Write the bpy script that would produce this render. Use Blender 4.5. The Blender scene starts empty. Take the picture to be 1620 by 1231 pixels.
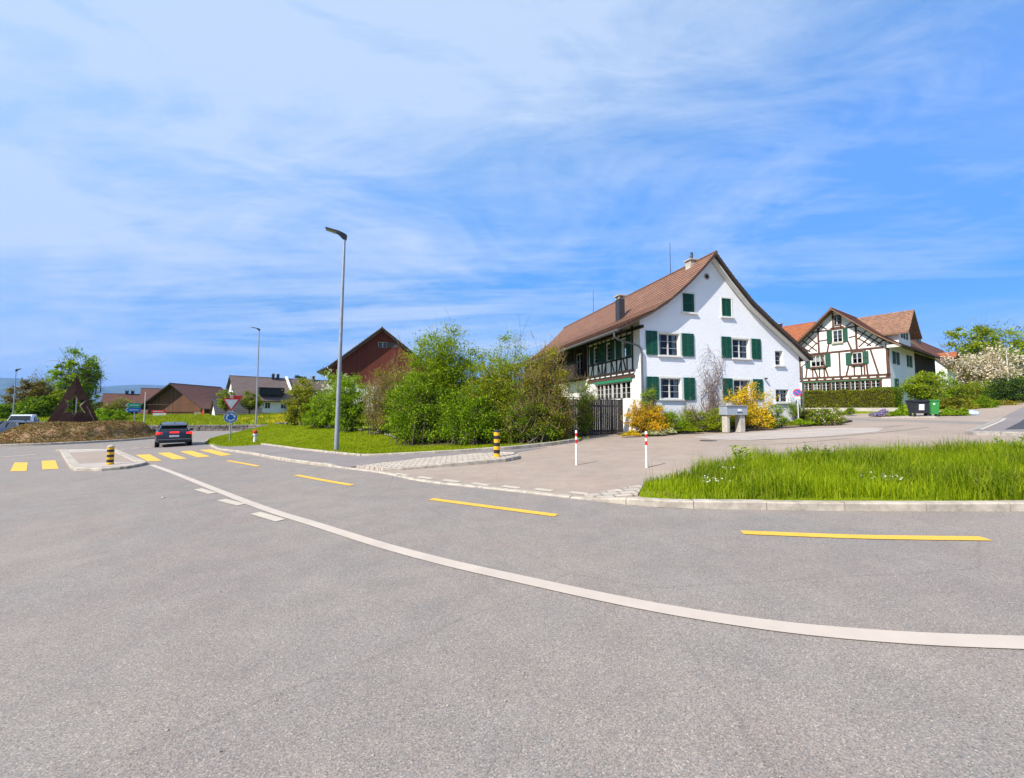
import bpy, bmesh, math, random
import numpy as np
from mathutils import Vector, Matrix
from mathutils.geometry import delaunay_2d_cdt

random.seed(7)
scn = bpy.context.scene
COL = scn.collection
R = math.radians

# ------------------------------------------------------------------ survey
# The camera was recovered from the photograph; pixels of the photograph are
# turned into real positions on the ground or at a measured distance.
FPX, CX, CY, EYE = 611.0, 810.0, 615.5, 1.6
PITCH = math.atan((648 - 615.5) / FPX)


def G(x, y=0.0):
    """street level: falls gently to the roundabout, rises to the village"""
    if x > -18:
        h = .035 * x
        if x > 25:
            h += .03 * (min(x, 70) - 25)
        if x > 80:
            h = .035 * 80 + .03 * 45
        return h
    t = min(-18 - x, 18)
    return -.63 - .035 * (t - t * t / 36)


def ray(px, py):
    a = (px - CX) / FPX
    b = (CY - py) / FPX
    return Vector((a, math.cos(PITCH) - b * math.sin(PITCH), math.sin(PITCH) + b * math.cos(PITCH)))


def at(px, py, dz=0.0):
    d = ray(px, py)
    t = 1.0
    while t < 300:
        if EYE + d.z * t <= G(d.x * t) + dz:
            lo, hi = t / 1.02, t
            for _ in range(30):
                m = (lo + hi) / 2
                if EYE + d.z * m <= G(d.x * m) + dz:
                    hi = m
                else:
                    lo = m
            return Vector((d.x * hi, d.y * hi, EYE + d.z * hi))
        t *= 1.02
    raise ValueError((px, py))


def aty(px, py, y):
    d = ray(px, py)
    t = y / d.y
    return Vector((d.x * t, y, EYE + d.z * t))


def onplane(px, py, o, n):
    d = ray(px, py)
    e = Vector((0, 0, EYE))
    t = (Vector(o) - e).dot(n) / d.dot(n)
    return e + d * t


# ------------------------------------------------------------------ objects
def tag(o, label=None, cat=None, group=None, kind=None):
    if label: o['label'] = label
    if cat: o['category'] = cat
    if group: o['group'] = group
    if kind: o['kind'] = kind
    return o


def thing(name, label, cat, loc=(0, 0, 0), rz=0.0, group=None):
    o = bpy.data.objects.new(name, None)
    COL.objects.link(o)
    o.empty_display_size = .3
    o.location = loc
    o.rotation_euler = (0, 0, rz)
    return tag(o, label, cat, group)


def copy_tree(o, parent=None):
    c = o.copy()
    COL.objects.link(c)
    c.parent = parent
    for ch in [x for x in bpy.data.objects if x.parent == o]:
        copy_tree(ch, c)
    return c


def link(name, me, mat, parent=None):
    o = bpy.data.objects.new(name, me)
    COL.objects.link(o)
    mats = mat if isinstance(mat, (list, tuple)) else [mat]
    for m in mats:
        me.materials.append(m)
    if parent is not None:
        o.parent = parent
    return o


def np_mesh(name, V, F, mat, parent=None, smooth=False):
    """V (n,3), F (m,3|4)"""
    V = np.asarray(V, np.float32)
    F = np.asarray(F, np.int32)
    me = bpy.data.meshes.new(name)
    k = F.shape[1]
    me.vertices.add(len(V))
    me.vertices.foreach_set('co', V.ravel())
    me.loops.add(F.size)
    me.loops.foreach_set('vertex_index', F.ravel())
    me.polygons.add(len(F))
    me.polygons.foreach_set('loop_start', np.arange(0, F.size, k, dtype=np.int32))
    me.polygons.foreach_set('loop_total', np.full(len(F), k, np.int32))
    if smooth:
        me.polygons.foreach_set('use_smooth', np.ones(len(F), bool))
    me.update(calc_edges=True)
    return link(name, me, mat, parent)


class MB:
    def __init__(s):
        s.v, s.f, s.m, s.uv = [], [], [], {}
        s.mi = 0

    def add(s, vs, fs):
        b = len(s.v)
        s.v += [tuple(x) for x in vs]
        for f in fs:
            s.f.append(tuple(b + i for i in f))
            s.m.append(s.mi)
        return s

    def box(s, c, d, rz=0.0, M=None):
        hx, hy, hz = d[0] / 2, d[1] / 2, d[2] / 2
        vs = [Vector((x, y, z)) for z in (-hz, hz) for y in (-hy, hy) for x in (-hx, hx)]
        if M is None:
            M = Matrix.Rotation(rz, 4, 'Z')
        c = Vector(c)
        vs = [M @ v + c for v in vs]
        return s.add(vs, [(0, 2, 3, 1), (4, 5, 7, 6), (0, 1, 5, 4), (2, 6, 7, 3), (0, 4, 6, 2), (1, 3, 7, 5)])

    def cbox(s, c, d, b=.02, rz=0.0):
        """box with chamfered vertical and top edges"""
        hx, hy, hz = d[0] / 2, d[1] / 2, d[2] / 2
        M = Matrix.Rotation(rz, 3, 'Z')
        c = Vector(c)

        def ring(i, z):
            x, y = hx - i, hy - i
            q = b
            return [M @ Vector(p) + c for p in ((-x + q, -y, z), (x - q, -y, z), (x, -y + q, z), (x, y - q, z), (x - q, y, z), (-x + q, y, z), (-x, y - q, z), (-x, -y + q, z))]
        rs = [ring(b, -hz), ring(0, -hz + b), ring(0, hz - b), ring(b, hz)]
        vs = [p for r in rs for p in r]
        fs = []
        for k in range(3):
            for i in range(8):
                j = (i + 1) % 8
                fs.append((k * 8 + i, k * 8 + j, k * 8 + 8 + j, k * 8 + 8 + i))
        fs.append(tuple(range(7, -1, -1)))
        fs.append(tuple(range(24, 32)))
        return s.add(vs, fs)

    def beam(s, p, q, w, d, n=(0, 0, 1)):
        """bar from p to q, w wide across, d deep along n"""
        p, q, n = Vector(p), Vector(q), Vector(n)
        a = (q - p).normalized()
        u = n.cross(a)
        if u.length < 1e-4:
            u = Vector((1, 0, 0)).cross(a)
        u.normalize()
        n2 = a.cross(u)
        vs = []
        for e in (p, q):
            for i, j in ((-1, -1), (1, -1), (1, 1), (-1, 1)):
                vs.append(e + u * (i * w / 2) + n2 * (j * d / 2))
        return s.add(vs, [(3, 2, 1, 0), (4, 5, 6, 7), (0, 1, 5, 4), (1, 2, 6, 5), (2, 3, 7, 6), (3, 0, 4, 7)])

    def tube(s, pts, rs, n=10, caps=True):
        pts = [Vector(p) for p in pts]
        if not isinstance(rs, (list, tuple)):
            rs = [rs] * len(pts)
        vs, fs = [], []
        pu = None
        for i, p in enumerate(pts):
            a = (pts[min(i + 1, len(pts) - 1)] - pts[max(i - 1, 0)]).normalized()
            if pu is None:
                pu = a.orthogonal().normalized()
            u = (pu - a * pu.dot(a)).normalized()
            pu = u
            w = a.cross(u)
            for k in range(n):
                t = 2 * math.pi * k / n
                vs.append(p + (u * math.cos(t) + w * math.sin(t)) * rs[i])
        for i in range(len(pts) - 1):
            for k in range(n):
                j = (k + 1) % n
                fs.append((i * n + k, i * n + j, (i + 1) * n + j, (i + 1) * n + k))
        if caps:
            fs.append(tuple(range(n - 1, -1, -1)))
            fs.append(tuple(range((len(pts) - 1) * n, len(pts) * n)))
        return s.add(vs, fs)

    def lathe(s, prof, c=(0, 0, 0), n=20, M=None, caps=True):
        c = Vector(c)
        vs, fs = [], []
        for r, z in prof:
            for k in range(n):
                t = 2 * math.pi * k / n
                v = Vector((r * math.cos(t), r * math.sin(t), z))
                vs.append((M @ v if M else v) + c)
        for i in range(len(prof) - 1):
            for k in range(n):
                j = (k + 1) % n
                fs.append((i * n + k, i * n + j, (i + 1) * n + j, (i + 1) * n + k))
        if caps:
            fs.append(tuple(range(n - 1, -1, -1)))
            fs.append(tuple(range((len(prof) - 1) * n, len(prof) * n)))
        return s.add(vs, fs)

    def prism(s, poly, o, a, b, n, t):
        """polygon (list of 2-D points) in the plane o + a*x + b*y, t thick along n"""
        o, a, b, n = Vector(o), Vector(a), Vector(b), Vector(n)
        k = len(poly)
        f = [o + a * x + b * y for x, y in poly]
        vs = f + [p + n * t for p in f]
        fs = [tuple(range(k - 1, -1, -1)), tuple(range(k, 2 * k))]
        for i in range(k):
            j = (i + 1) % k
            fs.append((i, j, k + j, k + i))
        return s.add(vs, fs)

    def build(s, name, mat, parent=None, smooth=False, bevel=0.0):
        me = bpy.data.meshes.new(name)
        me.from_pydata(s.v, [], s.f)
        for p, m in zip(me.polygons, s.m):
            p.material_index = m
        if s.uv:
            uvl = me.uv_layers.new(name='UVMap')
            for p in me.polygons:
                if p.index in s.uv:
                    for li, uv in zip(p.loop_indices, s.uv[p.index]):
                        uvl.data[li].uv = uv
        bm = bmesh.new()
        bm.from_mesh(me)
        bmesh.ops.recalc_face_normals(bm, faces=bm.faces)
        if bevel:
            bmesh.ops.bevel(bm, geom=list(bm.edges), offset=bevel, segments=2, affect='EDGES', clamp_overlap=True)
        bm.to_mesh(me)
        bm.free()
        if smooth:
            me.polygons.foreach_set('use_smooth', np.ones(len(me.polygons), bool))
            try:
                me.set_sharp_from_angle(angle=R(38))
            except Exception:
                pass
        return link(name, me, mat, parent)


# ------------------------------------------------------------------ materials
def newmat(name):
    m = bpy.data.materials.new(name)
    m.use_nodes = True
    nt = m.node_tree
    nt.nodes.clear()
    out = nt.nodes.new('ShaderNodeOutputMaterial')
    return m, nt, out


def N(nt, t, **kw):
    n = nt.nodes.new('ShaderNode' + t)
    for k, v in kw.items():
        if k.startswith('i_'):
            n.inputs[k[2:].replace('_', ' ')].default_value = v
        else:
            setattr(n, k, v)
    return n


def c4(c): return (c[0], c[1], c[2], 1)


def ramp(nt, fac, stops, interp='LINEAR'):
    r = N(nt, 'ValToRGB')
    r.color_ramp.interpolation = interp
    el = r.color_ramp.elements
    while len(el) < len(stops): el.new(.5)
    for e, (p, c) in zip(el, stops):
        e.position = p
        e.color = c4(c) if len(c) == 3 else c
    nt.links.new(fac, r.inputs[0])
    return r.outputs[0]


def mixc(nt, fac, a, b, mode='MIX'):
    m = N(nt, 'Mix', data_type='RGBA', blend_type=mode)
    for idx, v in ((0, fac), (6, a), (7, b)):
        if isinstance(v, bpy.types.NodeSocket):
            nt.links.new(v, m.inputs[idx])
        else:
            m.inputs[idx].default_value = v if idx == 0 else c4(v)
    return m.outputs[2]


def noise(nt, vec, scale, detail=4, rough=.6, dist=0):
    n = N(nt, 'TexNoise')
    n.inputs['Scale'].default_value = scale
    n.inputs['Detail'].default_value = detail
    n.inputs['Roughness'].default_value = rough
    n.inputs['Distortion'].default_value = dist
    nt.links.new(vec, n.inputs['Vector'])
    return n.outputs[0]


def coords(nt, kind='Object', scale=None, rot=None):
    tc = N(nt, 'TexCoord')
    v = tc.outputs[kind]
    if scale or rot:
        mp = N(nt, 'Mapping')
        if scale: mp.inputs['Scale'].default_value = scale
        if rot: mp.inputs['Rotation'].default_value = rot
        nt.links.new(v, mp.inputs[0])
        v = mp.outputs[0]
    return v


def bumpn(nt, h, strength, dist=.01):
    b = N(nt, 'Bump')
    b.inputs['Strength'].default_value = strength
    b.inputs['Distance'].default_value = dist
    nt.links.new(h, b.inputs['Height'])
    return b.outputs[0]


def princ(nt, out, col, rough=.6, metal=0, spec=.5, normal=None, **kw):
    p = N(nt, 'BsdfPrincipled')
    if isinstance(col, bpy.types.NodeSocket): nt.links.new(col, p.inputs['Base Color'])
    else: p.inputs['Base Color'].default_value = c4(col)
    if isinstance(rough, bpy.types.NodeSocket): nt.links.new(rough, p.inputs['Roughness'])
    else: p.inputs['Roughness'].default_value = rough
    p.inputs['Metallic'].default_value = metal
    p.inputs['Specular IOR Level'].default_value = spec
    for k, v in kw.items():
        p.inputs[k.replace('_', ' ')].default_value = v
    if normal is not None: nt.links.new(normal, p.inputs['Normal'])
    if out is not None: nt.links.new(p.outputs[0], out.inputs[0])
    return p


def pmat(name, c1, c2=None, scale=4, rough=.7, metal=0, spec=.4, bump=0, bscale=40, bdist=.01, stretch=None, detail=6, lo=.35, hi=.65, **kw):
    m, nt, out = newmat(name)
    v = coords(nt, 'Object', stretch)
    col = c1
    if c2 is not None:
        col = ramp(nt, noise(nt, v, scale, detail, .65), [(lo, c1), (hi, c2)])
    nm = None
    if bump:
        nm = bumpn(nt, noise(nt, v, bscale, 4, .6), bump, bdist)
    princ(nt, out, col, rough, metal, spec, nm, **kw)
    return m


def leafmat(name, cols, trans=.35, rough=.5, pos=None):
    m, nt, out = newmat(name)
    g = N(nt, 'NewGeometry')
    k = len(cols)
    pos = pos or [i / (k - 1) for i in range(k)]
    c = ramp(nt, g.outputs['Random Per Island'], list(zip(pos, cols)))
    # slow drift of tint through the plant
    v = coords(nt, 'Object')
    dr = ramp(nt, noise(nt, v, 1.1, 2), [(.3, (.72, .74, .72)), (.7, (1.22, 1.16, 1.0))])
    c = mixc(nt, 1.0, c, dr, 'MULTIPLY')
    p = princ(nt, None, c, rough, 0, .07)
    t = N(nt, 'BsdfTranslucent')
    tc = mixc(nt, 1.0, c, (1.25, 1.35, .6), 'MULTIPLY')
    nt.links.new(tc, t.inputs[0])
    mx = N(nt, 'MixShader')
    mx.inputs[0].default_value = trans
    nt.links.new(p.outputs[0], mx.inputs[1])
    nt.links.new(t.outputs[0], mx.inputs[2])
    nt.links.new(mx.outputs[0], out.inputs[0])
    return m


def asphalt(name, base, warm, dark, agg=1.0, bump=.35, crack=.4):
    m, nt, out = newmat(name)
    v = coords(nt, 'Object')
    big = ramp(nt, noise(nt, v, .35, 5, .6), [(.33, base), (.7, warm)])
    mid = ramp(nt, noise(nt, v, 2.2, 5, .65), [(.3, (.9, .9, .9)), (.7, (1.08, 1.07, 1.06))])
    c = mixc(nt, 1, big, mid, 'MULTIPLY')
    # stretched wear along the lane
    vo = N(nt, 'TexVoronoi')
    vo.inputs['Scale'].default_value = 165
    nt.links.new(v, vo.inputs['Vector'])
    sep = N(nt, 'SeparateColor')
    nt.links.new(vo.outputs['Color'], sep.inputs[0])
    st = ramp(nt, sep.outputs[0], [(0, (.6, .6, .62)), (.3, (.86, .86, .86)), (.75, (1.07, 1.06, 1.05)), (.95, (1.28, 1.25, 1.2)), (1, (1.75, 1.7, 1.6))])
    c = mixc(nt, agg, c, mixc(nt, 1, c, st, 'MULTIPLY'))
    # tinted stones
    tint = ramp(nt, sep.outputs[1], [(0, (1.06, .98, .95)), (.5, (1, 1, 1)), (1, (.95, 1.0, 1.06))])
    c = mixc(nt, 1, c, tint, 'MULTIPLY')
    hue = ramp(nt, noise(nt, v, .9, 3, .6), [(.3, (1.03, .985, .985)), (.5, (1, 1, 1)), (.7, (.965, .99, 1.01))])
    c = mixc(nt, 1, c, hue, 'MULTIPLY')
    # faint cracks
    wv = N(nt, 'TexVoronoi', feature='DISTANCE_TO_EDGE')
    wv.inputs['Scale'].default_value = .22
    dv = N(nt, 'Mix', data_type='VECTOR')
    dv.inputs[0].default_value = .12
    nv = N(nt, 'TexNoise'); nv.inputs['Scale'].default_value = 1.6; nv.inputs['Detail'].default_value = 6
    nt.links.new(v, nv.inputs['Vector'])
    nt.links.new(v, dv.inputs[4]); nt.links.new(nv.outputs['Color'], dv.inputs[5])
    nt.links.new(dv.outputs[1], wv.inputs['Vector'])
    ck = ramp(nt, wv.outputs['Distance'], [(.0, (.72, .71, .7)), (.0035, (1, 1, 1))])
    c = mixc(nt, crack, c, mixc(nt, 1, c, ck, 'MULTIPLY'))
    # dark specks
    sp = ramp(nt, noise(nt, v, 160, 2, .5), [(.34, (.55, .55, .55)), (.46, (1, 1, 1))])
    c = mixc(nt, .6 * agg, c, mixc(nt, 1, c, sp, 'MULTIPLY'))
    # stains
    sn = ramp(nt, noise(nt, v, .8, 6, .7, .6), [(.62, (0, 0, 0)), (.8, (1, 1, 1))])
    c = mixc(nt, sn, c, dark)
    h = mixc(nt, .5, vo.outputs['Distance'], noise(nt, v, 70, 3))
    princ(nt, out, c, .88, 0, .2, bumpn(nt, h, bump, .004))
    return m


def roofmat(name, c1, c2, c3, tw=.19, th=.32, rough=.75):
    """clay tiles in courses; UV is in metres: u along the eave, v down the slope"""
    m, nt, out = newmat(name)
    uv = N(nt, 'UVMap')
    uv.uv_map = 'UVMap'
    b = N(nt, 'TexBrick')
    b.offset = .5
    b.inputs['Scale'].default_value = 1
    b.inputs['Brick Width'].default_value = tw
    b.inputs['Row Height'].default_value = th
    b.inputs['Mortar Size'].default_value = .012
    b.inputs['Mortar Smooth'].default_value = .3
    b.inputs['Bias'].default_value = .0
    b.inputs['Color1'].default_value = c4(c1)
    b.inputs['Color2'].default_value = c4(c2)
    b.inputs['Mortar'].default_value = c4([x * .35 for x in c1])
    nt.links.new(uv.outputs[0], b.inputs['Vector'])
    st = ramp(nt, noise(nt, uv.outputs[0], .9, 6, .7), [(.42, (0, 0, 0)), (.75, (1, 1, 1))])
    c = mixc(nt, st, b.outputs[0], c3)
    sp = ramp(nt, noise(nt, uv.outputs[0], 9, 3, .6), [(.3, (.8, .8, .8)), (.7, (1.15, 1.15, 1.15))])
    c = mixc(nt, 1, c, sp, 'MULTIPLY')
    inv = N(nt, 'Math', operation='SUBTRACT')
    inv.inputs[0].default_value = 1
    nt.links.new(b.outputs[1], inv.inputs[1])
    princ(nt, out, c, rough, 0, .3, bumpn(nt, inv.outputs[0], .7, .015))
    return m


def plankmat(name, c1, c2, c3, w=.18, axis=0, rough=.85):
    """vertical boards (axis 0: along local x, axis 1: along local y)"""
    m, nt, out = newmat(name)
    tc = coords(nt, 'Object')
    s = N(nt, 'SeparateXYZ')
    nt.links.new(tc, s.inputs[0])
    dv = N(nt, 'Math', operation='DIVIDE')
    dv.inputs[1].default_value = w
    if axis == 2:
        ad = N(nt, 'Math', operation='ADD')
        nt.links.new(s.outputs[0], ad.inputs[0]); nt.links.new(s.outputs[1], ad.inputs[1])
        nt.links.new(ad.outputs[0], dv.inputs[0])
    else:
        nt.links.new(s.outputs[axis], dv.inputs[0])
    fl = N(nt, 'Math', operation='FLOOR')
    nt.links.new(dv.outputs[0], fl.inputs[0])
    wn = N(nt, 'TexWhiteNoise', noise_dimensions='1D')
    nt.links.new(fl.outputs[0], wn.inputs['W'])
    c = ramp(nt, wn.outputs[0], [(0, c1), (.6, c2), (1, c3)])
    fr = N(nt, 'Math', operation='FRACT')
    nt.links.new(dv.outputs[0], fr.inputs[0])
    gap = ramp(nt, fr.outputs[0], [(0, (.25, .25, .25)), (.07, (1, 1, 1)), (.93, (1, 1, 1)), (1, (.25, .25, .25))])
    c = mixc(nt, 1, c, gap, 'MULTIPLY')
    v = coords(nt, 'Object', (9, 9, .6))
    gr = ramp(nt, noise(nt, v, 3, 6, .7), [(.3, (.65, .65, .65)), (.7, (1.25, 1.22, 1.2))])
    c = mixc(nt, 1, c, gr, 'MULTIPLY')
    princ(nt, out, c, rough, 0, .2, bumpn(nt, gap, .6, .012))
    return m


MT = {}
MT['road'] = asphalt('road_asphalt', (.236, .211, .188), (.27, .236, .202), (.19, .172, .153), 1.0, .35)
MT['court'] = asphalt('forecourt_asphalt', (.30, .243, .196), (.365, .29, .225), (.22, .182, .152), .55, .2)
MT['walk'] = asphalt('pavement_asphalt', (.21, .185, .175), (.25, .22, .2), (.16, .145, .138), .6, .2)
MT['tar'] = pmat('dark_tar', (.05, .05, .052), (.09, .087, .085), 8, .7)
MT['newasphalt'] = asphalt('fresh_asphalt', (.06, .062, .068), (.08, .08, .084), (.05, .05, .05), .5, .2)


def paint(name, c, wear=.5):
    m, nt, out = newmat(name)
    v = coords(nt, 'Object')
    f = ramp(nt, noise(nt, v, 55, 5, .75), [(.28, (1, 1, 1)), (.36, (0, 0, 0))])
    k = mixc(nt, wear, (0, 0, 0), f)
    cc = ramp(nt, noise(nt, v, 3, 5), [(.3, [x * .86 for x in c]), (.7, c)])
    col = mixc(nt, k, cc, (.2, .19, .18))
    princ(nt, out, col, .7, 0, .3, bumpn(nt, noise(nt, v, 120, 2), .25, .003))
    return m


MT['white_paint'] = paint('white_road_paint', (.5, .42, .345), .5)
MT['white_old'] = paint('old_white_road_paint', (.5, .43, .34), .65)
MT['yellow_paint'] = paint('yellow_road_paint', (.74, .42, .055), .45)
MT['kerb'] = pmat('kerb_granite', (.28, .24, .19), (.5, .43, .34), 5, .8, bump=.5, bscale=90)
MT['kerbdark'] = pmat('kerb_granite_grey', (.22, .2, .17), (.38, .34, .29), 7, .8, bump=.5, bscale=90)
MT['concrete'] = pmat('concrete', (.36, .32, .26), (.5, .45, .37), 3, .85, bump=.4, bscale=50)
MT['slab'] = pmat('concrete_slab', (.34, .29, .25), (.42, .36, .31), 1.2, .85, bump=.2, bscale=60)
MT['soil'] = pmat('soil', (.055, .038, .026), (.11, .08, .055), 4, .95, bump=.8, bscale=25, bdist=.03)
MT['turf'] = pmat('turf', (.13, .18, .005), (.2, .25, .01), 1.4, .95, spec=.05, bump=.7, bscale=30, bdist=.03)
MT['field'] = pmat('field', (.05, .1, .015), (.1, .17, .025), .05, .95, bump=.5, bscale=1)
MT['moundsoil'] = pmat('mound_planting', (.3, .155, .08), (.2, .15, .06), .9, .95, bump=1, bscale=9, bdist=.06)


def stucco(name, c, amp=.6, sc=9):
    m, nt, out = newmat(name)
    v = coords(nt, 'Object')
    col = ramp(nt, noise(nt, v, .7, 6, .65), [(.3, [x * .93 for x in c]), (.7, c)])
    st = coords(nt, 'Object', (5, 5, .5))
    dirt = ramp(nt, noise(nt, st, 1.2, 5, .7), [(.6, (1, 1, 1)), (.9, (.86, .85, .83))])
    col = mixc(nt, 1, col, dirt, 'MULTIPLY')
    a = noise(nt, v, sc, 5, .55)
    b = noise(nt, v, sc * 6, 3, .6)
    h = mixc(nt, .3, a, b)
    princ(nt, out, col, .9, 0, .15, bumpn(nt, h, amp, .05))
    return m


MT['stucco'] = stucco('white_roughcast', (.82, .815, .81), .5, 7)
MT['plaster'] = stucco('white_plaster', (.80, .78, .73), .2, 8)
MT['plaster2'] = stucco('cream_plaster', (.85, .82, .76), .2, 8)
MT['trim'] = pmat('pale_stone_trim', (.66, .64, .58), (.74, .72, .66), 5, .8)
MT['timber_dark'] = pmat('dark_stained_timber', (.022, .014, .011), (.045, .03, .024), 8, .8, stretch=(1, 1, 3))
MT['timber_red'] = pmat('reddish_timber', (.075, .03, .018), (.12, .052, .03), 8, .8)
MT['green'] = pmat('green_shutter_paint', (.004, .066, .036), (.007, .085, .047), 3, .45, spec=.4)
MT['greenlight'] = pmat('green_lintel_paint', (.02, .17, .09), (.03, .2, .11), 3, .6)
MT['frame'] = pmat('white_window_frame', (.5, .49, .45), (.6, .59, .55), 6, .5)
MT['curtain'] = pmat('white_curtain', (.5, .5, .5), (.7, .7, .7), 3, .9, stretch=(12, 12, .6))
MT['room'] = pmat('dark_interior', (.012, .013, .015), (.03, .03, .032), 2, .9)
MT['verge'] = pmat('verge_board', (.045, .03, .022), (.075, .05, .038), 6, .8)
MT['verge_light'] = pmat('brown_verge_board', (.16, .085, .05), (.24, .13, .075), 5, .8)
MT['zinc'] = pmat('weathered_zinc', (.09, .09, .09), (.14, .14, .14), 5, .5, .4)
MT['darkmetal'] = pmat('dark_metal', (.04, .04, .045), (.06, .06, .065), 5, .5, .4)
MT['galv'] = pmat('galvanised_steel', (.28, .29, .31), (.36, .37, .4), 6, .5, .35)
MT['lampunder'] = pmat('lamp_underside', (.25, .24, .18), (.32, .3, .22), 6, .4)
MT['roofA'] = roofmat('brown_clay_tiles', (.33, .168, .104), (.225, .112, .074), (.18, .098, .068))
MT['roofB'] = roofmat('red_clay_tiles', (.27, .105, .06), (.19, .08, .048), (.15, .08, .055))
MT['roofO'] = roofmat('orange_clay_tiles', (.42, .14, .055), (.32, .1, .04), (.26, .09, .045))
MT['roofD'] = roofmat('tan_clay_tiles', (.36, .2, .12), (.23, .12, .075), (.19, .105, .07))
MT['roofG'] = roofmat('dull_brown_tiles', (.22, .092, .066), (.165, .072, .054), (.13, .064, .05))
MT['roofI'] = roofmat('grey_brown_tiles', (.23, .16, .132), (.175, .125, .105), (.14, .108, .094))
MT['roofS'] = roofmat('slate_grey_tiles', (.11, .1, .1), (.085, .08, .08), (.075, .072, .07))
MT['barnwood'] = plankmat('weathered_barn_boards', (.15, .072, .04), (.2, .095, .05), (.1, .06, .04), .3, 0)
MT['redwood'] = plankmat('dark_red_boards', (.13, .032, .022), (.155, .04, .027), (.11, .028, .02), .22, 0)
MT['darkwood'] = plankmat('dark_boards', (.03, .02, .015), (.045, .03, .022), (.022, .016, .013), .2, 2)
MT['fence'] = plankmat('grey_weathered_boards', (.042, .038, .037), (.068, .062, .06), (.028, .026, .025), .115, 0)
MT['corten'] = pmat('rusty_steel', (.05, .02, .013), (.1, .042, .024), 2.5, .85, bump=.3, bscale=40)
MT['corten_edge'] = pmat('pale_cut_edge', (.3, .2, .11), (.42, .3, .18), 4, .7)
MT['stonewall'] = pmat('field_stone', (.11, .095, .085), (.24, .2, .17), 3, .9, bump=1, bscale=6, bdist=.08)
MT['black'] = pmat('black_plastic', (.016, .017, .02), (.022, .023, .027), 5, .5)
MT['yellow'] = pmat('signal_yellow', (.6, .3, .012), (.84, .45, .02), 6, .5)
MT['white'] = pmat('white_enamel', (.6, .58, .54), (.8, .79, .76), 6, .5)
MT['red'] = pmat('signal_red', (.55, .018, .015), (.62, .025, .02), 4, .4)
MT['blue'] = pmat('signal_blue', (.008, .12, .42), (.01, .14, .48), 4, .4)
MT['signgreen'] = pmat('sign_green', (.01, .3, .14), (.012, .34, .16), 4, .4)
MT['orange'] = pmat('orange_plastic', (.75, .12, .015), (.8, .15, .02), 4, .5)
MT['bingreen'] = pmat('green_plastic', (.035, .22, .045), (.045, .26, .055), 4, .5)
MT['binblack'] = pmat('anthracite_plastic', (.018, .02, .026), (.028, .03, .036), 4, .5)
MT['paper'] = pmat('pale_paper', (.7, .72, .68), (.78, .8, .75), 8, .7)
MT['bag'] = pmat('pale_blue_plastic', (.3, .42, .62), (.55, .62, .72), 5, .4, bump=.6, bscale=12, bdist=.03)
MT['box'] = pmat('brushed_aluminium', (.36, .39, .42), (.42, .45, .48), 6, .45, .35)
MT['bark'] = pmat('bark', (.07, .05, .035), (.13, .1, .075), 6, .9, bump=.6, bscale=25)
MT['bark_grey'] = pmat('grey_bark', (.1, .085, .07), (.17, .15, .12), 6, .9, bump=.6, bscale=25)
MT['twig'] = leafmat('dry_twigs', [(.2, .13, .075), (.33, .22, .11), (.25, .18, .08)], .0, .85)
MT['vine'] = pmat('bare_vine', (.17, .12, .1), (.28, .21, .18), 6, .9)
MT['rubber'] = pmat('tyre_rubber', (.012, .012, .012), (.02, .02, .02), 8, .85)
MT['alloy'] = pmat('alloy_rim', (.25, .25, .26), (.3, .3, .31), 8, .35, .8)
MT['carglass'] = pmat('car_glass', (.012, .014, .016), None, rough=.05, spec=.8)


def carpaint(name, c):
    m, nt, out = newmat(name)
    v = coords(nt, 'Object')
    col = ramp(nt, noise(nt, v, 4, 4), [(.3, c), (.7, [x * 1.1 for x in c])])
    princ(nt, out, col, .35, .35, .5, Coat_Weight=.6, Coat_Roughness=.08)
    return m


MT['car_grey'] = carpaint('dark_blue_grey_paint', (.03, .036, .05))
MT['car_blue'] = carpaint('navy_paint', (.012, .018, .035))
MT['car_white'] = carpaint('white_paint', (.72, .73, .74))


def emissive(name, c, e):
    m, nt, out = newmat(name)
    princ(nt, out, c, .3, 0, .5, Emission_Color=c4(c), Emission_Strength=e)
    return m


MT['tail'] = emissive('lit_brake_lamp', (.8, .02, .015), 1.2)


def glassmat():
    m, nt, out = newmat('window_glass')
    tr = N(nt, 'BsdfTransparent')
    tr.inputs[0].default_value = (.7, .74, .74, 1)
    gl = N(nt, 'BsdfGlossy')
    gl.inputs['Roughness'].default_value = .03
    fr = N(nt, 'Fresnel')
    fr.inputs[0].default_value = 1.5
    ad = N(nt, 'Math', operation='ADD')
    ad.inputs[1].default_value = .0
    nt.links.new(fr.outputs[0], ad.inputs[0])
    mx = N(nt, 'MixShader')
    nt.links.new(ad.outputs[0], mx.inputs[0])
    nt.links.new(tr.outputs[0], mx.inputs[1])
    nt.links.new(gl.outputs[0], mx.inputs[2])
    nt.links.new(mx.outputs[0], out.inputs[0])
    return m


MT['glass'] = glassmat()

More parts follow.
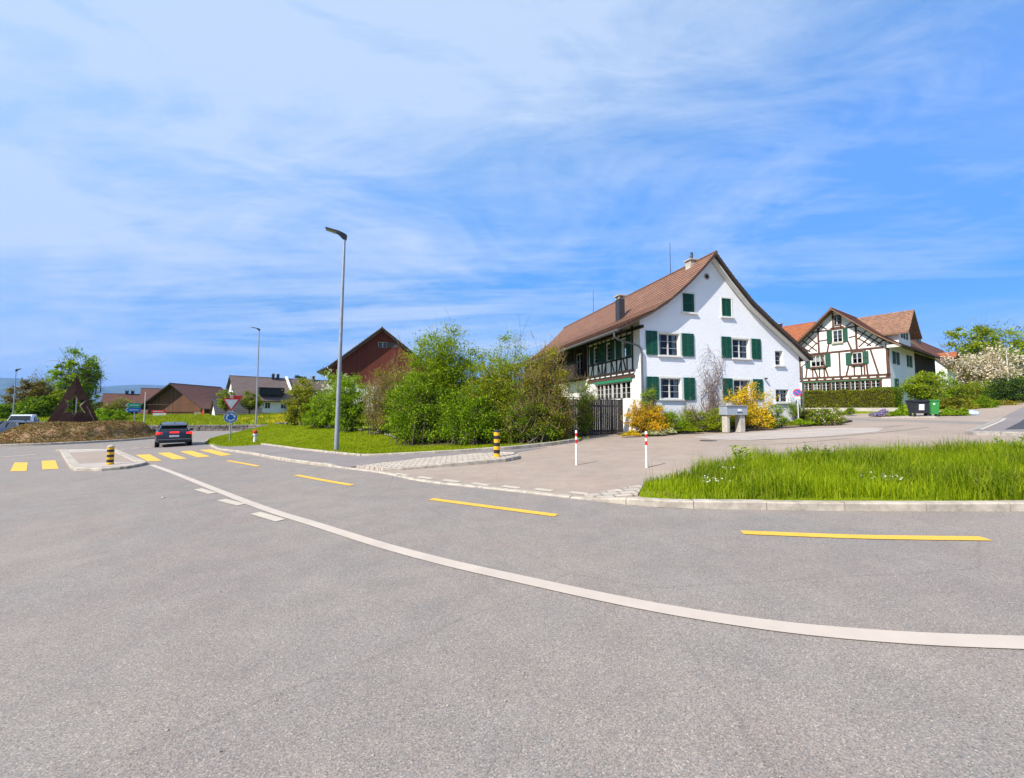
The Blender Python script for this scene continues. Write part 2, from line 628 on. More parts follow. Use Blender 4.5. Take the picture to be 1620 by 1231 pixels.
# foliage
MT['leaf_mid'] = leafmat('leaves_mid_green', [(0.098, 0.176, 0.005), (0.202, 0.305, 0.008), (0.351, 0.442, 0.024)])
MT['leaf_dark'] = leafmat('leaves_dark_green', [(0.050, 0.112, 0.006), (0.106, 0.194, 0.008), (0.200, 0.300, 0.016)], .25)
MT['leaf_bright'] = leafmat('leaves_fresh_green', [(0.106, 0.213, 0.006), (0.213, 0.350, 0.011), (0.362, 0.463, 0.028)])
MT['leaf_yellow'] = leafmat('leaves_yellow_green', [(0.150, 0.213, 0.012), (0.288, 0.325, 0.016), (0.425, 0.413, 0.032)])
MT['leaf_olive'] = leafmat('leaves_olive', [(0.101, 0.115, 0.012), (0.203, 0.189, 0.020), (0.324, 0.257, 0.032)])
MT['leaf_gold'] = leafmat('leaves_gold_brown', [(0.208, 0.156, 0.023), (0.338, 0.247, 0.036), (0.260, 0.260, 0.027)])
MT['leaf_hedge'] = leafmat('leaves_hedge', [(0.088, 0.112, 0.006), (0.176, 0.192, 0.010), (0.272, 0.272, 0.017)], .2)
MT['leaf_red'] = leafmat('leaves_red_brown', [(.09, .04, .02), (.16, .07, .03), (.08, .09, .02)], .25)
MT['leaf_conifer'] = leafmat('needles_dark', [(.012, .035, .012), (.03, .06, .018), (.045, .08, .02)], .15)
MT['flower_yellow'] = leafmat('yellow_blossom', [(.62, .33, .01), (.8, .5, .015), (.85, .6, .05)], .3)
MT['flower_orange'] = leafmat('amber_blossom', [(.5, .24, .012), (.72, .38, .015), (.8, .5, .03)], .3)
MT['flower_white'] = leafmat('white_blossom', [(.6, .58, .5), (.78, .76, .7), (.82, .78, .74)], .3)
MT['flower_pink'] = leafmat('pale_pink_blossom', [(.5, .4, .36), (.7, .6, .54), (.8, .74, .68)], .3)
MT['flower_purple'] = leafmat('purple_blossom', [(.25, .15, .55), (.38, .25, .7), (.5, .36, .76)], .3)
MT['grass'] = leafmat('long_grass', [(.135, .2, .004), (.235, .315, .006), (.36, .42, .018)], .4)
MT['grass_b'] = leafmat('coarse_grass', [(.085, .15, .005), (.15, .23, .006), (.4, .38, .06)], .4)
MT['grass_short'] = leafmat('mown_grass', [(.16, .21, .004), (.25, .3, .005), (.34, .36, .015)], .35)
MT['grass_meadow'] = leafmat('meadow_grass', [(.15, .2, .008), (.25, .3, .01), (.38, .36, .03)], .35)
MT['grass_dry'] = leafmat('dry_planting', [(.2, .1, .045), (.32, .18, .085), (.12, .13, .03), (.4, .28, .15)], .2)


# ------------------------------------------------------------------ ground
def inpoly(x, y, P):
    c = False
    j = len(P) - 1
    for i in range(len(P)):
        xi, yi = P[i][0], P[i][1]
        xj, yj = P[j][0], P[j][1]
        if (yi > y) != (yj > y) and x < (xj - xi) * (y - yi) / (yj - yi) + xi:
            c = not c
        j = i
    return c


def smooth(pts, n=6, closed=False):
    pts = [Vector((p[0], p[1])) for p in pts]
    out = []
    m = len(pts)
    rng = range(m if closed else m - 1)
    for i in rng:
        p0 = pts[(i - 1) % m] if closed or i > 0 else pts[0] * 2 - pts[1]
        p1 = pts[i]
        p2 = pts[(i + 1) % m]
        p3 = pts[(i + 2) % m] if closed or i + 2 < m else pts[-1] * 2 - pts[-2]
        for k in range(n):
            t = k / n
            out.append(.5 * ((2 * p1) + (p2 - p0) * t + (2 * p0 - 5 * p1 + 4 * p2 - p3) * t * t + (3 * p1 - p0 - 3 * p2 + p3) * t ** 3))
    if not closed: out.append(pts[-1])
    return out


def dens(pts, step, closed=True):
    out = []
    m = len(pts)
    for i in range(m if closed else m - 1):
        a, b = Vector(pts[i][:2]), Vector(pts[(i + 1) % m][:2])
        k = max(1, int((b - a).length / step))
        for j in range(k):
            out.append(a.lerp(b, j / k))
    if not closed: out.append(Vector(pts[-1][:2]))
    return out


def tps(P):
    P = np.array(P, float)
    n = len(P)
    XY = P[:, :2]
    d = np.linalg.norm(XY[:, None] - XY[None], axis=2)
    K = np.where(d > 0, d * d * np.log(d + 1e-12), 0) + np.eye(n) * .05
    A = np.zeros((n + 3, n + 3))
    A[:n, :n] = K
    A[:n, n] = 1
    A[:n, n + 1:] = XY
    A[n, :n] = 1
    A[n + 1:, :n] = XY.T
    w = np.linalg.solve(A, np.concatenate([P[:, 2], np.zeros(3)]))

    def f(x, y):
        r = np.hypot(XY[:, 0] - x, XY[:, 1] - y)
        return float((w[:n] * np.where(r > 0, r * r * np.log(r + 1e-12), 0)).sum() + w[n] + w[n + 1] * x + w[n + 2] * y)
    return f


def sheet(name, b, mat, step, zf, skirt=0.0, kind='structure', label=None):
    b = dens(b, step)
    xs = [p.x for p in b]
    ys = [p.y for p in b]
    pts = list(b)
    x = min(xs) + step * .5
    bn = np.array([(p.x, p.y) for p in b])
    while x < max(xs):
        y = min(ys) + step * .5
        while y < max(ys):
            if inpoly(x, y, b) and np.min(np.hypot(bn[:, 0] - x, bn[:, 1] - y)) > step * .45:
                pts.append(Vector((x + random.uniform(-.1, .1) * step, y + random.uniform(-.1, .1) * step)))
            y += step
        x += step
    n = len(b)
    v, e, f, _, _, _ = delaunay_2d_cdt(pts, [(i, (i + 1) % n) for i in range(n)], [], 1, 1e-5)
    V = [(p.x, p.y, zf(p.x, p.y)) for p in v]
    F = []
    for t in f:
        t = list(t)
        a, bb, c = [Vector(V[i][:2]) for i in t[:3]]
        if (bb - a).cross(c - a) < 0: t.reverse()
        F.append(t)
    if skirt:
        k = len(V)
        o = [(p.x, p.y, zf(p.x, p.y)) for p in b]
        ar = sum(o[i][0] * o[(i + 1) % n][1] - o[(i + 1) % n][0] * o[i][1] for i in range(n))
        V += o + [(q[0], q[1], q[2] - skirt) for q in o]
        for i in range(n):
            j = (i + 1) % n
            q = (k + i, k + j, k + n + j, k + n + i)
            F.append(q[::-1] if ar > 0 else q)
    me = bpy.data.meshes.new(name)
    me.from_pydata(V, [], F)
    me.update()
    o = link(name, me, mat)
    if kind: o['kind'] = kind
    if label: o['label'] = label
    return o


def ribbon(name, pts, w, mat, dz=.008, zf=G, kind='structure'):
    pts = dens(pts, .35, False)
    V, F = [], []
    for i, p in enumerate(pts):
        a = (pts[min(i + 1, len(pts) - 1)] - pts[max(i - 1, 0)]).normalized()
        u = Vector((-a.y, a.x)) * (w / 2)
        for q in (p - u, p + u):
            V.append((q.x, q.y, zf(q.x, q.y) + dz))
    for i in range(len(pts) - 1):
        F.append((2 * i, 2 * i + 2, 2 * i + 3, 2 * i + 1))
    me = bpy.data.meshes.new(name)
    me.from_pydata(V, [], F)
    bm = bmesh.new(); bm.from_mesh(me); bmesh.ops.recalc_face_normals(bm, faces=bm.faces)
    for f in bm.faces:
        if f.normal.z < 0: f.normal_flip()
    bm.to_mesh(me); bm.free()
    o = link(name, me, mat)
    o['kind'] = kind
    return o


def kerbline(name, pts, w, h, mat, stone=1.0, zf=G, side=0.0, base=-.05):
    """row of kerb stones with narrow joints; h may be a function of arc length"""
    pts = dens(pts, .25, False)
    L = [0]
    for a, b in zip(pts, pts[1:]): L.append(L[-1] + (b - a).length)
    tot = L[-1]

    def pos(s):
        s = min(max(s, 0), tot)
        for i in range(len(L) - 1):
            if L[i + 1] >= s:
                t = (s - L[i]) / max(1e-9, L[i + 1] - L[i])
                p = pts[i].lerp(pts[i + 1], t)
                return p, (pts[i + 1] - pts[i]).normalized()
        return pts[-1], (pts[-1] - pts[-2]).normalized()
    hf = h if callable(h) else (lambda s: h)
    mb = MB()
    s = 0
    c = .018
    while s < tot - .02:
        e = min(s + stone - .01, tot)
        vs = []
        k = max(2, int((e - s) / .3) + 1)
        jit = random.uniform(-.004, .004)
        for i in range(k):
            p, a = pos(s + (e - s) * i / (k - 1))
            u = Vector((-a.y, a.x))
            z = zf(p.x, p.y)
            hh = hf(s + (e - s) * i / (k - 1)) + jit
            p = p + u * side
            for du, dz in ((-w / 2, base), (-w / 2, hh - c), (-w / 2 + c, hh), (w / 2 - c, hh), (w / 2, hh - c), (w / 2, base)):
                q = p + u * du
                vs.append((q.x, q.y, z + dz))
        fs = []
        for i in range(k - 1):
            for j in range(5):
                fs.append((i * 6 + j, i * 6 + j + 1, i * 6 + 7 + j, i * 6 + 6 + j))
        fs.append(tuple(range(5, -1, -1)))
        fs.append(tuple(range((k - 1) * 6, k * 6)))
        mb.add(vs, fs)
        s += stone
    o = mb.build(name, mat)
    o['kind'] = 'structure'
    return o


def pw(*ps): return [at(*p) for p in ps]


# base terrain: one sheet to the horizon
def terrain_z(x, y):
    z = G(x) - .12
    d = math.hypot(x, y)
    if d > 90:
        t = min((d - 90) / 1500, 1)
        z = z * (1 - t) + (-35) * t
    return z


def make_terrain():
    def axis(lim):
        a = [0]
        s = 4
        while a[-1] < lim:
            a.append(a[-1] + s)
            s *= 1.12 if a[-1] > 60 else 1
        return [-q for q in a[:0:-1]] + a
    ax, ay = axis(11500), axis(11500)
    V = [(x, y, terrain_z(x, y)) for y in ay for x in ax]
    n = len(ax)
    F = [(j * n + i, j * n + i + 1, (j + 1) * n + i + 1, (j + 1) * n + i) for j in range(len(ay) - 1) for i in range(n - 1)]
    o = np_mesh('ground', V, F, MT['field'], smooth=True)
    o['kind'] = 'structure'


make_terrain()

# main road, the roundabout and everything paved round them
KERB = pw((332, 706), (345, 712), (360, 714), (400, 720), (460, 731), (548, 742), (605, 749.5), (672, 763), (800, 777), (923, 791), (1047, 803), (1200, 806.5), (1400, 809), (1620, 809))
KERB = [Vector((p.x, p.y)) for p in KERB] + [Vector((9, 5.02)), Vector((14, 4.6)), Vector((30, 4.0))]
kerb_s = smooth(KERB, 6)
sheet('road', [(-95, -25), (60, -25), (60, 60), (10, 60), (-20, 62), (-95, 62)], MT['road'], 2.5, lambda x, y: G(x))

# forecourt / side street, a lighter surfacing
fc = [p for p in kerb_s if p.x > -5.2]
fc = fc + [Vector((60, 4)), Vector((60, 60)), Vector((20, 60)), Vector((-8, 40)), Vector((-6, 16))]
sheet('side_street', fc, MT['court'], 1.6, lambda x, y: G(x) + .005)

# white solid line and its dashes, yellow cycle-lane dashes, crossing
WL = [Vector((p.x, p.y)) for p in pw((240, 736), (276, 749), (400, 798), (499, 830), (597, 861), (696, 888), (800, 912), (1000, 955), (1200, 988), (1400, 1008), (1620, 1018))] + [Vector((4.4, 2.42)), Vector((7, 2.2)), Vector((14, 1.9))]
ribbon('road_marking', smooth(WL, 6), .15, MT['white_paint'])
for a, b in (((313, 774), (336, 781)), ((350, 791), (382, 799)), ((404, 812), (444, 824))):
    ribbon('road_marking', pw(a, b), .15, MT['white_old'])
for q in (((360, 729), (385, 733.5), (409, 738)), ((469, 752), (513, 760.5), (557, 768)), ((682, 790), (780, 803), (880, 816)), ((1174, 843), (1360, 850), (1560, 853))):
    ribbon('cycle_lane_marking', smooth([(p.x, p.y) for p in pw(*q)], 4), .14, MT['yellow_paint'])
for q in ([(16, 746), (23, 732), (44, 732), (42, 745.5)], [(67, 743), (66, 729.4), (87.6, 728.5), (93, 742)],
          [(214.6, 720), (237, 719), (256, 729.4), (233.6, 730)], [(249, 717), (268, 716), (296, 726), (274, 727.3)],
          [(284, 714.3), (303, 713.3), (333, 722.4), (313, 724)], [(315, 712), (334, 711.2), (367, 719.7), (350, 721.5)]):
    sheet('crossing_stripe', [(p.x, p.y) for p in pw(*q)], MT['yellow_paint'], .8, lambda x, y: G(x) + .008)
for q in (((189, 711.3), (198, 710.8)), ((208, 709.5), (220.5, 708.8)), ((228.5, 708), (240.5, 707.4)), ((318, 699.5), (329, 699))):
    ribbon('road_marking', pw(*q), .45, MT['white_old'])
ribbon('road_marking', pw((0, 723.5), (58, 719)), .3, MT['white_old'])
for a, b in (((625.4, 749.6), (645, 752.8)), ((661, 755), (684, 758)), ((700.7, 759.8), (726.5, 763.2)), ((747, 765), (774, 768.6)), ((795, 769.7), (821, 773)), ((846, 774.2), (874, 777.5)), ((902, 779.6), (930, 782.6))):
    ribbon('road_marking', pw(a, b), .17, MT['white_old'], dz=.012)

# tar seams and patches
for q, w in ((((1165, 684.5), (1290, 681), (1380, 677.5), (1430, 673)), .06), (((1180, 697), (1300, 692), (1400, 684), (1470, 676)), .05), (((1150, 706), (1250, 702), (1340, 694)), .03)):
    ribbon('tar_seam', smooth([(p.x, p.y) for p in pw(*q)], 4), w, MT['tar'], dz=.011)
sheet('concrete_apron', [(p.x, p.y) for p in pw((1094, 692), (1140, 687), (1230, 681.5), (1330, 677), (1400, 677), (1390, 683), (1330, 689), (1250, 693.5), (1180, 697), (1130, 695.5))], MT['slab'], 1.0, lambda x, y: G(x) + .012)

mb = MB()
q = at(1121, 697.5)
mb.lathe([(.34, 0), (.34, .006), (.29, .008), (.27, .004), (0, .004)], (q.x, q.y, G(q.x) + .012), 28)
o = mb.build('manhole_cover', MT['tar'])
o['kind'] = 'structure'
# kerb along the road: raised, lowered at the side street
acc, ln = [0], 0
for a, b in zip(kerb_s, kerb_s[1:]):
    ln += (b - a).length
    acc.append(ln)


def arc_at(px, py):
    p = at(px, py)
    i = min(range(len(kerb_s)), key=lambda k: (kerb_s[k] - Vector((p.x, p.y))).length)
    return acc[i]


S1, S2 = arc_at(549, 738), arc_at(930, 791)


def kh(s):
    if s < S1: return .09 if s < S1 - .7 else .09 - .06 * (s - S1 + .7) / .7
    if s < S2: return .03
    return .03 + .085 * min(1, (s - S2) / .9)


kerbline('road_kerb', kerb_s, .15, kh, MT['kerb'], 1.0, side=.075)

# pavement between kerb and lawn
lawn_front = pw((337, 704.5), (345, 708), (360, 709.2), (390, 708), (415, 705.8), (446, 710), (474, 714.3), (515, 719.2), (548, 722.8), (572, 725.2), (592, 725), (660, 721.8), (721, 718.3), (800, 712.8), (866, 706), (915, 699))
lf = [Vector((p.x, p.y)) for p in lawn_front]
i1 = min(range(len(kerb_s)), key=lambda k: (kerb_s[k] - Vector((at(549, 742).x, at(549, 742).y))).length)
walk = [p + Vector((.02, .1)) for p in kerb_s[:i1 + 1]] + [Vector((at(600, 735).x, at(600, 735).y)), Vector((at(700, 726).x, at(700, 726).y)), Vector((at(800, 719).x, at(800, 719).y)), Vector((at(866, 708).x, at(866, 708).y))] + [p for p in lf[::-1] if p.x < 1.3]


def walk_z(x, y):
    # raised along the road, running out level with the side street
    k = max(0, min(1, (1.0 - x) / 5))
    k *= max(.3, min(1, math.hypot(x + 4.95, y - 11.65) / 1.6))
    return G(x) + .012 + .078 * k


sheet('pavement', walk, MT['walk'], 1.0, walk_z, skirt=.1)
kerbline('lawn_kerb', [p for p in lf[4:]], .12, lambda s: .16, MT['kerb'], 1.0)

# paved strip of setts with a stone border
m, nt, out = newmat('granite_setts')
v = coords(nt, 'Object', None, (0, 0, R(-8)))
b = N(nt, 'TexBrick')
b.inputs['Scale'].default_value = 1
b.inputs['Brick Width'].default_value = .34
b.inputs['Row Height'].default_value = .22
b.inputs['Mortar Size'].default_value = .018
b.inputs['Color1'].default_value = (.5, .42, .34, 1)
b.inputs['Color2'].default_value = (.4, .35, .29, 1)
b.inputs['Mortar'].default_value = (.2, .165, .135, 1)
nt.links.new(v, b.inputs['Vector'])
cc = mixc(nt, 1, b.outputs[0], ramp(nt, noise(nt, v, 6, 4), [(.3, (.85, .85, .85)), (.7, (1.12, 1.1, 1.08))]), 'MULTIPLY')
princ(nt, out, cc, .85, 0, .2, bumpn(nt, b.outputs[1], -.6, .015))
MT['setts'] = m
setts = pw((549, 737.5), (606, 745.5), (650, 743), (720, 738), (790, 732), (812, 729), (822, 726), (819, 722.6), (808, 720.2), (790, 720), (720, 724.8), (660, 728.8), (600, 733))
sb = [(p.x, p.y) for p in setts]
sheet('paved_strip', sb, MT['setts'], .6, lambda x, y: G(x) + .04 + .06 * max(0, min(1, (x + 4.9) / 2.5)), skirt=.12)
kerbline('strip_border', smooth(sb[1:11], 4), .13, lambda s: .06 + .055 * min(1, s / 2), MT['kerb'], .6, side=.05)
sheet('paved_corner', [(p.x, p.y) for p in pw((925, 786), (1018, 768.8), (1009, 785.5), (960, 790))], MT['setts'], .5, lambda x, y: G(x) + .035, skirt=.05)

# splitter island of the crossing
spl = [(p.x, p.y) for p in pw((96, 713.8), (113, 740.8), (120, 744.5), (160, 745.2), (200, 742), (228, 736.5), (230.5, 734.5), (183, 713))]
cs = Vector((sum(p[0] for p in spl) / 8, sum(p[1] for p in spl) / 8))
sheet('traffic_island', spl, MT['court'], 1.2, lambda x, y: G(x) + .085, skirt=.1)
kerbline('island_kerb', [Vector(p) for p in spl] + [Vector(spl[0])], .28, .1, MT['kerb'], .9, side=.1)
sheet('island_paving', [(p.x, p.y) for p in pw((119, 742), (128, 737.2), (172, 735.2), (228, 734), (200, 740.5), (160, 743.3))], MT['slab'], .8, lambda x, y: G(x) + .09)
sheet('island_paving', [(p.x, p.y) for p in pw((98, 714.6), (103, 719.5), (150, 717), (188, 716), (182, 713.7))], MT['slab'], 1.5, lambda x, y: G(x) + .09)

# roundabout: ring kerb and planted mound
RC = Vector((-36.7, 32.3))
RM = Vector((-36.1, 32.9))
circ = [RC + Vector((math.cos(t), math.sin(t))) * 5.7 for t in [2 * math.pi * i / 48 for i in range(49)]]
kerbline('roundabout_kerb', circ, .3, .16, MT['kerb'], 1.2)


def mound_z(x, y):
    r = (Vector((x, y)) - RC).length
    r2 = (Vector((x, y)) - RM).length
    t = max(0, min(1, (5.65 - r) / 1.2)) * max(0, min(1, (5.0 - r2) / 2.0))
    n = math.sin(x * 2.1 + y * 1.3) * .05 + math.sin(x * 4.7 - y * 3.9) * .035
    return G(x) + .13 + 1.22 * (1 - (1 - t) ** 1.35) + n * t


sheet('roundabout_mound', [RC + Vector((math.cos(t), math.sin(t))) * 5.6 for t in [2 * math.pi * i / 60 for i in range(60)]], MT['moundsoil'], .35, mound_z)

# ---- lawn: a grass bank climbing to the hedge foot
hedge_foot = [aty(920, 698, 18.7), aty(860, 702, 17.6), aty(800, 702.5, 18.2), aty(740, 702, 19.1), aty(660, 700, 21.1), aty(620, 691, 23), aty(580, 683, 25.5), aty(520, 676, 28), aty(455, 671, 31), aty(432, 672, 33)]
lawn_left = pw((396, 683.2), (380, 686.5), (350, 691.5), (331, 696.5), (326, 702))
lawn_b = [(p.x, p.y) for p in lawn_front] + [(p.x, p.y) for p in hedge_foot] + [(p.x, p.y) for p in lawn_left]
ctl = [(p.x, p.y, G(p.x) + .1) for p in lawn_front] + [tuple(p) for p in hedge_foot[1:]] + [(p.x, p.y, G(p.x) + .08) for p in lawn_left]
lawn_f = tps(ctl)
sheet('lawn', lawn_b, MT['turf'], .9, lawn_f, skirt=.15)
# ground behind the hedge, in the garden of the farmhouse
bank = [(p.x, p.y) for p in hedge_foot] + [(-19.6, 38), (-16, 58), (0, 60), (3, 40), (4, 22)]
gctl = [tuple(p) for p in hedge_foot] + [(-19.6, 38, .5), (-16, 58, .8), (0, 60, .9), (3, 40, .4), (4, 22, .2), (-15, 45, .7)]
garden_f = tps(gctl)
sheet('garden_ground', bank, MT['turf'], 2.2, garden_f, skirt=.3)
kerbline('exit_kerb', [Vector((p.x, p.y)) for p in lawn_left[::-1]], .25, .1, MT['kerb'], 1.0)

# ---- meadow beyond the roundabout, held by a low stone wall
wall_pts = [Vector((-43.6, 46.2)), Vector((-38.2, 46.3)), Vector((-32, 47.2)), Vector((-27.4, 45.0)), Vector((-25.4, 41.5))]
mw = [(-130, 47), (-60, 47), (-48, 46.5)] + [(p.x, p.y + .1) for p in wall_pts] + [(-24, 40), (-20, 44), (-10, 60), (0, 75), (0, 130), (-130, 130)]
mctl = [(-130, 47, -.95), (-60, 47, -.95), (-48, 46.5, -.85)] + [(p.x, p.y, -.3) for p in wall_pts[:4]] + [(-25.4, 41.5, -.2), (-24, 40, 0), (-20, 44, .45), (-10, 60, .9),
       (0, 75, 1.2), (0, 130, 1), (-130, 130, -.2), (-66, 75, .55), (-55, 76, .6), (-42, 76, .75), (-90, 70, .2), (-110, 75, .1), (-75, 60, -.1), (-50, 58, .15), (-35, 58, .4)]
meadow_f = tps(mctl)
sheet('meadow', mw, MT['turf'], 2.5, meadow_f, skirt=.8)

# ---- grass island at the right, in front of the forecourt
isl = pw((1012, 785.5), (1022, 770), (1075, 764), (1160, 741), (1300, 731), (1450, 725), (1620, 719))
isl = [(p.x, p.y) for p in isl] + [(16, 11.2), (16, 4.62), (9, 5.2)] + [(p.x, p.y + .17) for p in pw((1620, 809), (1400, 809), (1200, 806.5), (1080, 804), (1047, 801))]
isl_b = isl


def isl_z(x, y): return G(x) + .1 + .03 * math.sin(x * 1.7 + y)


sheet('grass_verge', isl, MT['turf'], .7, isl_z, skirt=.15)

# ---- raised parking slab at the right edge
slab = [(p.x, p.y) for p in pw((1531, 688.5), (1583, 665.5))] + [(40, 30), (34, 13.2), (19.2, 13.2)]
sheet('parking_area', slab, MT['walk'], 1.2, lambda x, y: G(x) + .12, skirt=.15)
kerbline('parking_kerb', [Vector(slab[1]), Vector(slab[0]), Vector((19.2, 13.1)), Vector((34, 13.1))], .18, .15, MT['kerbdark'], 1.0)
ribbon('road_marking', [Vector((p.x + .3, p.y)) for p in pw((1540, 685), (1582, 666))], .12, MT['white_old'], dz=.13)
sheet('fresh_patch', [(p.x, p.y) for p in pw((1590, 684.5), (1625, 663))] + [(36, 21), (30, 14.5)], MT['newasphalt'], 1.2, lambda x, y: G(x) + .128)

# ---- planting bed in front of the farmhouse
HO = Vector((7.18, 21.5))
HU, HV = Vector((.9613, .2756)), Vector((-.2756, .9613))
bed = [(p.x, p.y) for p in pw((985, 690.5), (1030, 688), (1090, 684.5), (1140, 681), (1200, 678), (1245, 674), (1330, 671.5))] + [(22.5, 25.6), (23, 27.5), (19.5, 27.5)] + [tuple(HO + HU * 12.3), tuple(HO + HV * .6 - HU * 1.2)]


def bed_z(x, y): return G(x) + .13 + .03 * math.sin(3 * x + 2 * y)


sheet('planting_bed', bed, MT['soil'], .6, bed_z, skirt=.2)


# ------------------------------------------------------------------ building kit
class Plane:
    def __init__(s, o, a, n):
        s.o, s.a, s.n = Vector(o), Vector(a).normalized(), Vector(n).normalized()

    def P(s, t, z, off=0.0):
        return s.o + s.a * t + Vector((0, 0, z)) + s.n * off


def wall_face(mb, pl, poly, holes=(), rev=.16):
    pts = [Vector(p) for p in poly]
    n = len(pts)
    ed = [(i, (i + 1) % n) for i in range(n)]
    for (a, b, c, d) in holes:
        k = len(pts)
        pts += [Vector((a, c)), Vector((b, c)), Vector((b, d)), Vector((a, d))]
        ed += [(k, k + 1), (k + 1, k + 2), (k + 2, k + 3), (k + 3, k)]
    v, e, f, _, _, _ = delaunay_2d_cdt(pts, ed, [], 1, 1e-6)
    fs = []
    for t in f:
        cx = sum(v[i].x for i in t) / len(t)
        cz = sum(v[i].y for i in t) / len(t)
        if any(a < cx < b and c < cz < d for a, b, c, d in holes): continue
        fs.append(tuple(t))
    mb.add([pl.P(p.x, p.y) for p in v], fs)
    for (a, b, c, d) in holes:
        q = [(a, c), (b, c), (b, d), (a, d)]
        vs = [pl.P(t, z) for t, z in q] + [pl.P(t, z, -rev) for t, z in q]
        mb.add(vs, [(i, (i + 1) % 4, 4 + (i + 1) % 4, 4 + i) for i in range(4)])
    return mb


def bar(mb, pl, t0, t1, z0, z1, o0, o1):
    """box on a wall plane"""
    vs = [pl.P(t, z, o) for o in (o0, o1) for z in (z0, z1) for t in (t0, t1)]
    mb.add(vs, [(0, 1, 3, 2), (4, 6, 7, 5), (0, 4, 5, 1), (2, 3, 7, 6), (0, 2, 6, 4), (1, 5, 7, 3)])


def window(parent, pl, t0, t1, z0, z1, rec=.1, sash=2, rows=3, sill=True, curtain=0, trim=0.0, fmat='frame', simple=False, inner=1):
    mb = MB()
    f = .05
    o0, o1 = -rec - .05, -rec
    bar(mb, pl, t0, t1, z0, z0 + f, o0, o1)
    bar(mb, pl, t0, t1, z1 - f, z1, o0, o1)
    bar(mb, pl, t0, t0 + f, z0 + f, z1 - f, o0, o1)
    bar(mb, pl, t1 - f, t1, z0 + f, z1 - f, o0, o1)
    w = (t1 - t0 - 2 * f) / sash
    for s in range(sash):
        a = t0 + f + s * w
        if s:
            bar(mb, pl, a - .04, a + .04, z0 + f, z1 - f, o0, o1 + .012)
        for r in range(1, rows):
            z = z0 + f + (z1 - z0 - 2 * f) * r / rows
            bar(mb, pl, a + (.04 if s else 0), a + w - (.04 if s < sash - 1 else 0), z - .01, z + .01, o0 + .012, o1 - .01)
    W = mb.build('window', MT[fmat], parent)
    p = MB()
    po = -rec - .03
    p.add([pl.P(t0 + .02, z0 + .02, po), pl.P(t1 - .02, z0 + .02, po), pl.P(t1 - .02, z1 - .02, po), pl.P(t0 + .02, z1 - .02, po)], [(0, 1, 2, 3)])
    p.build('pane', MT['glass'], W)
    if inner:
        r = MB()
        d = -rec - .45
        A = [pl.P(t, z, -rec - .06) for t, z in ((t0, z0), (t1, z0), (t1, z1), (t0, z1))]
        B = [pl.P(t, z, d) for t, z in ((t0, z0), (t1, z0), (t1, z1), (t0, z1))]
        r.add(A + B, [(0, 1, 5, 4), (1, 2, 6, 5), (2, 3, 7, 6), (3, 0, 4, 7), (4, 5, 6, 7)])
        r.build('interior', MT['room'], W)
    if curtain:
        for side in ((0, 1) if curtain < 2 else (2,)):
            c = MB()
            a0, a1 = ((t0 + .05, t0 + .05 + (t1 - t0) * .2), (t1 - .05 - (t1 - t0) * .2, t1 - .05), (t0 + .04, t1 - .04))[side]
            k = max(6, int((a1 - a0) / .05))
            vs = []
            for i in range(k + 1):
                t = a0 + (a1 - a0) * i / k
                o = -rec - .12 + .02 * math.sin(i * 1.9)
                vs += [pl.P(t, z0 + (.03 if curtain < 2 else .45 * (z1 - z0)), o), pl.P(t, z1 - .03, o)]
            c.add(vs, [(2 * i, 2 * i + 2, 2 * i + 3, 2 * i + 1) for i in range(k)])
            c.build('curtain', MT['curtain'], W)
    if sill:
        s = MB()
        bar(s, pl, t0 - .12, t1 + .12, z0 - .1, z0 - .004, -.06, .12)
        s.build('sill', MT['trim'], W)
    if trim:
        s = MB()
        bar(s, pl, t0 - trim, t0 - .003, z0, z1 + trim, -.02, .018)
        bar(s, pl, t1 + .003, t1 + trim, z0, z1 + trim, -.02, .018)
        bar(s, pl, t0 - .003, t1 + .003, z1 + .003, z1 + trim, -.02, .018)
        s.build('surround', MT['trim'], W)
    return W


def shutter(parent, pl, t0, t1, z0, z1, off=.03, leaves=1, slats=True):
    mb = MB()
    w = (t1 - t0) / leaves
    for k in range(leaves):
        a, b = t0 + k * w + .004, t0 + (k + 1) * w - .004
        f = .055
        for q in ((a, b, z0, z0 + f), (a, b, z1 - f, z1), (a, a + f, z0 + f, z1 - f), (b - f, b, z0 + f, z1 - f), (a + f, b - f, (z0 + z1) / 2 - .03, (z0 + z1) / 2 + .03)):
            bar(mb, pl, *q, off, off + .04)
        if slats:
            n = int((z1 - z0) / .075)
            for i in range(n):
                z = z0 + f + (z1 - z0 - 2 * f) * (i + .5) / n
                vs = [pl.P(t, z + dz, off + o) for t in (a + f, b - f) for dz, o in ((-.035, .036), (-.028, .04), (.035, .006), (.028, .002))]
                mb.add(vs, [(0, 1, 5, 4), (1, 2, 6, 5), (2, 3, 7, 6), (3, 0, 4, 7)])
        else:
            bar(mb, pl, a + f, b - f, z0 + f, z1 - f, off + .005, off + .028)
    return mb.build('shutter', MT['green'], parent)


def resample(prof, step):
    L = [0]
    for a, b in zip(prof, prof[1:]): L.append(L[-1] + math.hypot(b[0] - a[0], b[1] - a[1]))
    n = max(2, int(L[-1] / step + .5))
    out = []
    for i in range(n + 1):
        s = L[-1] * i / n
        for k in range(len(L) - 1):
            if L[k + 1] >= s - 1e-9:
                t = (s - L[k]) / (L[k + 1] - L[k])
                out.append((prof[k][0] + (prof[k + 1][0] - prof[k][0]) * t, prof[k][1] + (prof[k + 1][1] - prof[k][1]) * t, s))
                break
    return out


